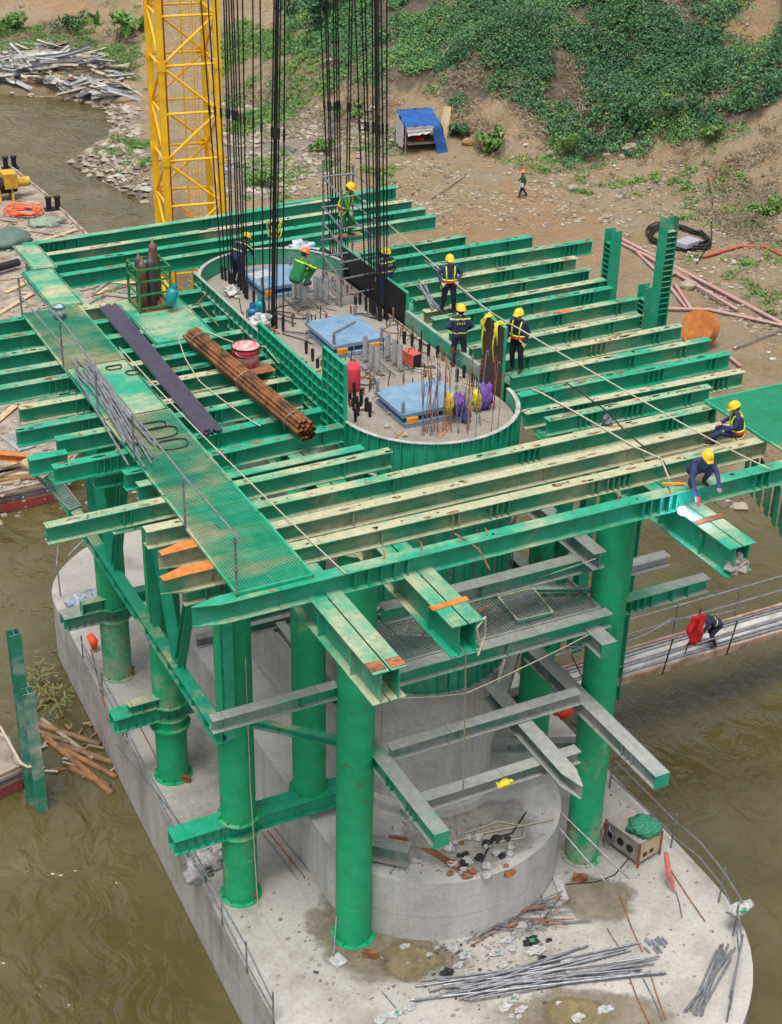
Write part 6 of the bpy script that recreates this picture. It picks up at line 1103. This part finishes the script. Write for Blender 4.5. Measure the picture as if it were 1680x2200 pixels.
for i, (p, q_) in enumerate((((1435, 1860), (1515, 1980)), ((1452, 1915), (1465, 1972)), ((1332, 1925), (1380, 2045)), ((1305, 1995), (1335, 2040)), ((1345, 2080), (1395, 2200)), ((1375, 2090), (1425, 2195)), ((1395, 2085), (1430, 2190)), ((820, 2130), (850, 2165)), ((195, 1395), (235, 1560)), ((250, 1600), (395, 1780)), ((300, 1560), (350, 1660)), ((560, 1785), (640, 1890)), ((575, 1785), (655, 1885)), ((590, 1780), (668, 1875)))):
    rope('steel_rod', [U(*p, z=ZCAP+.03), U((p[0]+q_[0])/2+rg.uniform(-3, 3), (p[1]+q_[1])/2, z=ZCAP+.03), U(*q_, z=ZCAP+.03)], .018, SCAF if i % 2 else RUST, 'thin steel rod lying on the pile cap', 'rod', group='rods lying on the pile cap')
for k in range(34):                                    # tube heap at the front
    if k < 22: a, b = U(880+rg.uniform(0, 150), 2150-rg.uniform(0, 45), z=ZCAP+.05+.03*(k % 4)), U(1180+rg.uniform(0, 260), 2095-rg.uniform(0, 70), z=ZCAP+.05+.03*(k*3 % 4))
    else: a, b = U(1470+rg.uniform(-5, 50), 2185-rg.uniform(0, 20), z=ZCAP+.05+.02*(k % 3)), U(1530+rg.uniform(0, 50), 2020+rg.uniform(0, 40), z=ZCAP+.1+.02*(k % 3))
    solo('scaffold_tube', MB().cyl(a, b, .027, n=8), SCAF if k % 3 else STEEL, 'grey scaffold tube in the heap across the front of the cap' if k < 22 else 'grey tube in the stack at the right front edge of the cap', 'tube', 'front tube heap' if k < 22 else 'right tube stack')
for k in range(70):                                    # rebar offcuts by the block
    a = U(1050+rg.uniform(0, 130), 1955+rg.uniform(-10, 45), z=ZCAP+.03+.02*(k % 5)); b = a+Vector((rg.uniform(-1.3, 1.3), rg.uniform(-.6, .7), rg.uniform(0, .12))); solo('rebar_offcut', MB().cyl(a, b, .012+.012*rg.random(), n=6), SCAF if k % 4 else RUST, 'short steel offcut in the tangle against the rounded block', 'offcut', 'offcuts against the block')
for k in range(14):
    a = U(1395+rg.uniform(0, 40), 2025+rg.uniform(0, 25), z=ZCAP+.04); solo('tube_clamp', MB().cyl(a, a+Vector((rg.uniform(-.05, .05), .22, .02)), .03, n=7), STEEL, 'short bright tube stub in the cluster at the heap end', 'tube stub', 'bright tube stubs')
BAGS = plain('woven_sack', (.48, .47, .45), .75, scale=14, c2=(.26, .26, .27)); PRINT = plain('green_print', (.02, .30, .12), .7)
for i in range(40):
    if i < 22: u_, v_ = [(960, 2090), (985, 2075), (1000, 2055), (975, 2040), (1090, 2020), (1100, 2040), (1065, 2050), (1080, 2075), (1150, 2045), (1165, 2060), (850, 2180), (880, 2165), (820, 2190), (1075, 2130), (1100, 2150), (1120, 2170), (1085, 2165), (1220, 2065), (1140, 2025), (1300, 2170), (1240, 2190), (870, 2035)][i]
    else: u_, v_ = rg.uniform(860, 1240), rg.uniform(2020, 2195)
    s_ = rg.uniform(.08, .17) if i < 22 else rg.uniform(.03, .07); p = U(u_, v_, z=ZCAP); parts = [('sack', MB().blob((p.x, p.y, ZCAP+s_*.35), (s_*1.3, s_*.85, s_*.34), 13, 8, .55, i), BAGS if i % 9 else BLACK)]
    if i < 22 and i % 4 == 2: parts.append(('print_patch', MB().blob((p.x+s_*.1, p.y-s_*.1, ZCAP+s_*.62), (s_*.5, s_*.35, s_*.16), 8, 5, .3, i), PRINT))
    asm('crumpled_sack', 'small scrap of sacking among the litter at the front of the cap' if i >= 22 else 'black crumpled bag among the litter at the front of the cap' if i % 9 == 0 else 'crumpled white sack with green print among the litter at the front of the cap' if i % 4 == 2 else 'plain crumpled white sack among the litter at the front of the cap', 'sack', parts, 'sacks littering the cap')
p = U(1590, 1952, z=ZCAP+.75); asm('crumpled_sack', 'white sack with green print hooked on the right railing', 'sack', [('sack', MB().blob(p, (.38, .2, .17), 16, 9, .28, 71), BAGS, None, True), ('print_patch', MB().blob(p+Vector((-.02, -.14, .06)), (.11, .07, .08), 8, 6, .1, 3), PRINT)])
for i, (u_, v_, s_, lab) in enumerate(((440, 1850, .5, 'heap of grey rags hanging over the cap edge under the lowest box beam'), (185, 1290, .6, 'striped pale sheet slumped on the far left corner of the cap'), (425, 1880, .35, 'grey rag bundle beside the railing under the box beam'))):
    rag('rag_heap', U(u_, v_, z=ZCAP+.12), (s_, s_*.7, .22), [plain('grey_rag', (.45, .43, .43), .9, scale=12, c2=(.22, .2, .2)), plain('blue_striped_sheet', (.46, .50, .54), .85, scale=9, c2=(.15, .24, .36)), plain('grey_rag2', (.38, .36, .36), .9, scale=12)][i], lab, 'rags', 40+i, 18, 9, .4)
solo('life_vest', MB().tube([U(193, 1365, z=ZCAP+.5), U(201, 1378, z=ZCAP+.4), U(203, 1395, z=ZCAP+.12)], [.12, .16, .08], 8), plain('orange_vest', (.9, .10, .01), .7), 'bright orange life vest on the left edge of the cap', 'life vest', smooth=True)
a = U(725, 2065, z=ZCAP+.012); platebox('concrete_tile', (a.x, a.y, ZCAP+.02), .38, .38, .03, WHITE, 'small square white slab at the foot of the front column', 'slab', .3); solo('steel_rod', MB().cyl(U(717, 2055, z=ZCAP+.05), U(717, 1990, z=ZCAP+.05)+Vector((0, -.2, .9)), .02, n=6), SCAF, 'thin rod leaning on the front column foot', 'rod')
solo('c_channel', MB().bar(U(1195, 1885, z=ZCAP+.02), U(1213, 1935, z=ZCAP+.02), .22, .12), WHITE, 'pale short channel at the foot of the block near the right column', 'channel')
for i, (u_, v_, lab) in enumerate(((785, 2048, 'rusty bracket at the foot of the front column'), (1235, 1885, 'rusty bracket at the foot of the right column'), (388, 1672, 'rusty bracket at the foot of the second left column'), (530, 1922, 'rusty bracket at the foot of the front left column'), (268, 1445, 'rusty bracket at the foot of the third left column'))):
    p = U(u_, v_, z=ZCAP+.005); solo('bracket', MB().bar((p.x-.1, p.y-.05, ZCAP+.12), (p.x+.2, p.y-.3, ZCAP+.12), .12, .2), RUST, lab, 'bracket')
rope('lashing_rope', [Vector((-3.95, -3.37, -5.0)), Vector((-3.93, -3.38, -9)), Vector((-3.9, -3.6, ZCAP+.02)), Vector((-3.85, -5.6, ZCAP+.03))], .014, ROPE, 'thin rope running down the front left column', 'rope'); rope('hanging_rope', [U(1000, 1395, y=-10.2), U(1000, 1480, y=-9.3), U(995, 1700, y=-8.0)], .018, ROPE, 'pale rope hanging from the end of the middle twin girder', 'rope')
rope('lashing_rope', [Vector((-1.6, -10.3, -1.2)), Vector((-1.75, -10.32, -.6)), Vector((-1.55, -10.3, -.4)), Vector((-1.5, -10.25, -.9)), Vector((-1.7, -10.35, -1.25))], .025, ROPE, 'knotted rope round the end of the middle twin girder', 'rope')
rope('rope', [U(790, 1500, z=-2.5), U(1000, 1490, z=-4.8), U(1290, 1350, z=-4.5)], .013, ROPE, 'thin line slung below the mesh platform', 'rope', .05); rope('rope', [U(1090, 1260, z=-3.6), U(1280, 1200, z=-2.6)], .013, ROPE, 'thin line in front of the curved formwork', 'rope', .03)
rag('safety_harness', U(1083, 1683, z=-7.44), (.2, .12, .07), YCL, 'yellow and red strap bundle on the lower cross beam', 'harness', 90, 14, 8, .4)
rag('orange_bag', U(1212, 1527, z=-10.0), (.3, .2, .22), plain('orange_sheet', (.9, .06, .02), .7), 'orange-red cloth behind the right struts', 'cloth', 91)
# litter on block top
ZK = ZBLK+.006
stain('silt_film', sheet('silt_film', [U(*p, z=ZBLK) for p in ((830, 1790), (980, 1730), (1150, 1720), (1185, 1800), (1120, 1850), (900, 1860), (820, 1830))], ZK, MUD, 3, .12), stainmat('dark_cement_silt', (.34, .315, .28), (.22, .20, .175), .9))
for i in range(40):
    u_, v_ = rg.uniform(960, 1100), rg.uniform(1800, 1885); p = U(u_, v_, z=ZBLK+.02); s_ = rg.uniform(.05, .16); solo('rubbish', MB().blob(p+Vector((0, 0, s_*.4)), (s_, s_*.8, s_*.5), 8, 5, .35, i), [BAGS, BAGS, BLACK, RUST][i % 4], 'small piece of rubbish in the heap on the rounded block', 'rubbish', 'rubbish on the block')
for i, (u_, v_, m_, lab) in enumerate(((820, 1825, ORBR, 'yellow-orange offcut on the left of the block'), (855, 1805, RUST, 'brown angle offcut on the left of the block'), (835, 1845, WHITE, 'white sack on the left of the block'))):
    p = U(u_, v_, z=ZK); solo('offcut', MB().bar(p+Vector((-.2, .15, .06)), p+Vector((.2, -.15, .06)), .1, .1), m_, lab, 'offcut')
for i, pts in enumerate(([(1000, 1790), (1070, 1765), (1130, 1775), (1125, 1800), (1060, 1810)], [(955, 1815), (1040, 1790), (1190, 1760)], [(1130, 1745), (1100, 1790), (1060, 1800), (1040, 1840)])):
    rope('hose', [U(*p, z=ZBLK+.05) for p in pts], .022, ROPE if i < 2 else BLACK, ['pale hose looping on top of the block', 'pale hose crossing the top of the block', 'black hose running down over the block'][i], 'hose')
for i in range(6):
    rope('rebar', [U(905+i*5, 1822, z=ZBLK+.03), U(985+i*5, 1872, z=ZBLK+.03)], .012, RUST, 'rusty bar in the row on the block top', 'rebar', group='row of bars on the block')
beam((-1.9, -4.6, ZBLK+.62), (-.6, -5.8, ZBLK+.62), .5, .42, PGG, 'grey short channel stub on the block beside the front column', name='stub_beam', stiff=[.4])
# ---- water: broken piles, driftwood
def hp(a, b, lab): beam(a, b, .36, .36, paint('weathered_green_pile', (.01, .22, .11), .0, dustcol=(.40, .42, .38), rust=.45), lab, name='broken_pile', cat='steel pile')
a = U(70, 1725, z=ZW-.2); hp(a-Vector((0, 0, 1)), Vector((a.x, a.y, ZV(36, 1350, a))), 'taller broken green steel pile standing in the river at the left'); a2 = a+Vector((.12, -.42, 0)); hp(a2-Vector((0, 0, 1)), Vector((a2.x, a2.y, ZV(48, 1478, a2))), 'shorter weathered steel pile lashed to the taller one in the river')
rope('lashing_rope', [U(0, 1560, z=-13.3), U(45, 1640, z=-13.6), U(60, 1648, z=-13.7), U(82, 1645, z=-13.7)], .05, ROPE, 'thick rope tying the barge to the broken piles', 'rope')
LOG = plain('wet_log', (.22, .13, .06), .6, scale=3, c2=(.08, .05, .03)); LOGO = plain('orange_log', (.30, .14, .05), .6, scale=3, c2=(.10, .06, .035))
for i, (p, q_, r_) in enumerate((((80, 1555), (215, 1600), .12), ((95, 1580), (240, 1705), .14), ((100, 1590), (250, 1670), .12), ((130, 1600), (245, 1640), .13), ((75, 1570), (150, 1595), .1), ((90, 1545), (200, 1630), .09), ((150, 1650), (235, 1690), .12), ((60, 1540), (110, 1500), .07))):
    rope('floating_log', [U(*p, z=ZW+.03), U(*q_, z=ZW+.03)], r_, [LOG, LOGO, LOGO, LOG, LOG, WOODG, LOGO, LOG][i], 'log in the raft of driftwood against the broken piles', 'log', group='floating logs')
for i in range(30):
    p = U(rg.uniform(75, 240), rg.uniform(1550, 1690), z=ZW+.03); s_ = rg.uniform(.06, .2); solo('driftwood', MB().bar(p, p+Vector((rg.uniform(-.5, .5), rg.uniform(-.5, .5), .05)), s_*.5, .05), [LOG, WOODG, WHITE, LOGO][i % 4], 'small floating scrap in the driftwood raft', 'driftwood', 'driftwood scraps')
a = U(75, 1440, z=ZW+.2); fr = MB()
for k in range(120):
    t = rg.random(); c = a.lerp(U(135, 1540, z=ZW+.2), t)+Vector((rg.gauss(0, .3), rg.gauss(0, .3), rg.uniform(0, .4))); d = Vector((rg.gauss(0, 1), rg.gauss(0, 1), rg.gauss(0, .4))).normalized()*rg.uniform(.2, .45); s = d.cross(Vector((0, 0, 1))).normalized()*.04; fr.add([c, c+d*.5+s, c+d, c+d*.5-s], [(0, 1, 2, 3)])
stm = MB().tube([a, a.lerp(U(135, 1540, z=ZW+.2), .5)+Vector((.1, 0, .1)), U(135, 1540, z=ZW+.1)], .04, 6); asm('floating_branch', 'leafy green branch floating against the broken piles', 'branch', [('leaves', fr, plain('wilted_leaf', (.12, .17, .04), .7, c2=(.16, .12, .04))), ('stem', stm, LOG)])
# ---- barge fittings
def bollard(u_, v_, lab):
    p = U(u_, v_, z=ZB); P = [('base', MB().box(p.x-.55, p.x+.55, p.y-.3, p.y+.3, ZB, ZB+.1), DSTEEL)]
    for s in (-.28, .28): P.append(('bitt', MB().lathe([(.17, .1), (.17, .7), (.22, .72), (.22, .82), (.001, .82)], (p.x+s, p.y, ZB), 14), DSTEEL))
    asm('mooring_bitts', lab, 'mooring bitts', P)
bollard(22, 362, 'pair of dark mooring bitts at the far corner of the barge'); bollard(115, 450, 'dark mooring bitts at the right edge of the barge')
WY = plain('winch_yellow', (.62, .38, .02), .6, scale=3, c2=(.35, .20, .03)); p = U(14, 428, z=ZB); P = [('drum', MB().cyl((p.x-1.0, p.y, ZB+.75), (p.x+.6, p.y+.2, ZB+.75), .45, n=18), DSTEEL), ('motor', MB().cyl((p.x+.7, p.y+.2, ZB+.8), (p.x+1.4, p.y+.25, ZB+.8), .26, n=14), WY), ('gear_cover', MB().box(p.x-.1, p.x+.6, p.y-.5, p.y+.5, ZB+.7, ZB+1.5), WY)]
for dx in (-1.1, -.4, .3): P.append(('frame', MB().prism([(-.5, 0), (.5, 0), (.25, 1.2), (-.25, 1.2)], -.05, .05).xf(Matrix.Translation((p.x+dx, p.y, ZB)) @ Matrix.Rotation(pi/2, 4, 'Z') @ Matrix.Rotation(pi/2, 4, 'X')), WY))
P.append(('wire', MB().tube([(p.x-.9+.05*k, p.y+.47*cos(k*1.3), ZB+.75+.47*sin(k*1.3)) for k in range(30)], .02, 4), BLACK)); asm('deck_winch', 'yellow deck winch with a black drum on the barge', 'winch', P).scale = (1.15, 1.15, 1.15)
p = U(50, 458, z=ZB+.05); solo('rope_heap', MB().tube([(p.x+(.9+.3*sin(1.3*t))*cos(t), p.y+(1.0+.35*cos(2.1*t))*sin(t), ZB+.06+.012*t) for t in np.linspace(0, 26, 110)], .05, 6), plain('orange_rope', (.85, .13, .04), .8), 'heap of bright orange rope on the barge', 'rope', smooth=True)
for i in range(46):                                    # planks, bars, boards lying on the barge
    u_, v_ = rg.uniform(-20, 175), rg.uniform(470, 980)
    if i % 3 == 0: u_, v_ = rg.uniform(190, 290), rg.uniform(590, 640)
    a = U(u_, v_, z=ZB+.05); d = Vector((cos(rg.uniform(-.9, .9)), sin(rg.uniform(-1.5, 1.5)), 0))*rg.uniform(.5, 1.6); kind = i % 4
    mb = MB().bar(a-d, a+d+Vector((0, 0, .05)), rg.uniform(.12, .35), .05) if kind < 2 else MB().cyl(a-d*1.3, a+d*1.3, .035, n=6)
    solo('plank' if kind < 2 else 'bar', mb, [WOOD, WOODG, RUST, PG0][kind], ['pale board lying among the rubbish on the barge deck', 'grey board lying among the rubbish on the barge deck', 'rusty bar lying on the barge deck', 'green bar lying on the barge deck'][kind], ['plank', 'plank', 'bar', 'bar'][kind], ['pale boards on the barge', 'grey boards on the barge', 'rusty bars on the barge', 'green bars on the barge'][kind])
rgn = np.random.default_rng(4); X = rgn.uniform(-12, 14, 6000); Y = rgn.uniform(22, 62, 6000); uu, vv = PJ(X, Y, np.full(6000, ZB)); ok = (uu < 180+(vv-494)*1.0) & (vv > 470) & (uu > -60); X, Y = X[ok][:1300], Y[ok][:1300]; mb = MB()
for k in range(len(X)): s = .04+.16*rgn.random()**2; mb.blob((X[k], Y[k], ZB+s*.25), (s, s*.8, s*.4), 5, 3, .3, k)
o = solo('barge_rubble', mb, plain('rubble', (.38, .34, .28), .9, scale=3, c2=(.16, .13, .10)), None, None, kind='stuff')
rag('tarpaulin', U(100, 478, z=ZB+.1), (1.0, .7, .3), plain('pale_green_net', (.26, .34, .27), .85, scale=6, c2=(.16, .18, .14)), 'pale green netting heaped on the barge edge', 'netting', 95, 20, 9, .35); rag('tarpaulin', U(8, 515, z=ZB+.2), (1.6, 1.4, .5), plain('dark_green_tarp', (.10, .16, .13), .8), 'dark green tarpaulin mound at the left edge of the barge', 'tarpaulin', 96, 20, 9, .15)
solo('fender', MB().cyl(U(-10, 577, z=ZB+.4), U(40, 563, z=ZB+.4), .22, n=12), BLACK, 'black rubber fender lying on the barge', 'fender')
beam(U(-40, 970, z=ZB+.9), U(150, 985, z=ZB+.9), .3, .3, ORUST, 'rusty brown beam lying along the near edge of the barge', name='rusty_beam')
# sheet piles below the right platform
v = MB(); p0, p1 = U(1590, 1065, y=-6.2), U(1700, 1105, y=-9.0); n = 12; P = []
for i in range(n):
    a, b = p0.lerp(p1, i/n), p0.lerp(p1, (i+1)/n); o = Vector((.12, .05, 0)) if i % 2 else Vector((0, 0, 0)); P.append(('sheet', MB().prism([(a.x+o.x, a.y+o.y), (b.x+o.x, b.y+o.y), (b.x+o.x+.03, b.y+o.y+.02), (a.x+o.x+.03, a.y+o.y+.02)], -1.6, -.55), PG1))
asm('sheet_wall', 'green corrugated skirt hanging under the right grating platform', 'sheet wall', P)

for i in range(9):
    u_, v_ = rg.uniform(-10, 70), rg.uniform(1000, 1050); a = U(u_, v_, z=ZB+.06); d = Vector((rg.uniform(.8, 1.6), rg.uniform(-.4, .4), 0)); solo('timber', MB().bar(a-d, a+d, .22, .12), [WOOD, WOODG, LOGO][i % 3], 'squared timber lying along the near end of the barge deck', 'timber', 'timbers at the near end of the barge')

# grit, mortar crumbs and chips swept over the cap and the block top
def crumbs(name, mat, pts, smax, seed):
    rq = random.Random(seed); mb = MB()
    for p in pts: s = smax*(.25+.75*rq.random()**3); mb.blob((p.x, p.y, p.z+s*.2), (s*rq.uniform(.7, 1.8), s, s*.45), 5, 3, .35, rq.randint(0, 9999))
    solo(name, mb, mat, None, None, kind='stuff')
CH = plain('cement_chips', (.30, .27, .23), .95, scale=4, c2=(.12, .10, .08))
cp = []
for k in range(900):
    q = Vector((rg.uniform(-4.6, 7.3), rg.uniform(-13.2, -3), ZCAP))
    if q.y < -8 and ((q.x-1.3)/6.1)**2+((q.y+8)/5.3)**2 > 1: continue
    if ((q.x-1.27)/3.5)**2+((min(q.y, -4)+4)/3.1)**2 < 1 or (q.y > -4 and -2.2 < q.x < 4.8): continue
    cp.append(q)
for k in range(500): cp.append(U(rg.gauss(1030, 130), rg.gauss(2070, 45), z=ZCAP))
crumbs('cap_grit', CH, cp, .055, 5); crumbs('dark_scraps', plain('dark_scrap', (.06, .055, .06), .8), [U(rg.gauss(1000, 140), rg.gauss(2060, 50), z=ZCAP) for k in range(130)], .06, 6)
crumbs('block_grit', CH, [q for q in (U(rg.uniform(830, 1170), rg.uniform(1720, 1880), z=ZBLK) for k in range(420)) if ((q.x-1.27)/3.25)**2+((min(q.y, -4)+4)/2.85)**2 < 1 and hypot(q.x-PX, max(0, -1.83-q.y)) > PW+.1], .05, 7)
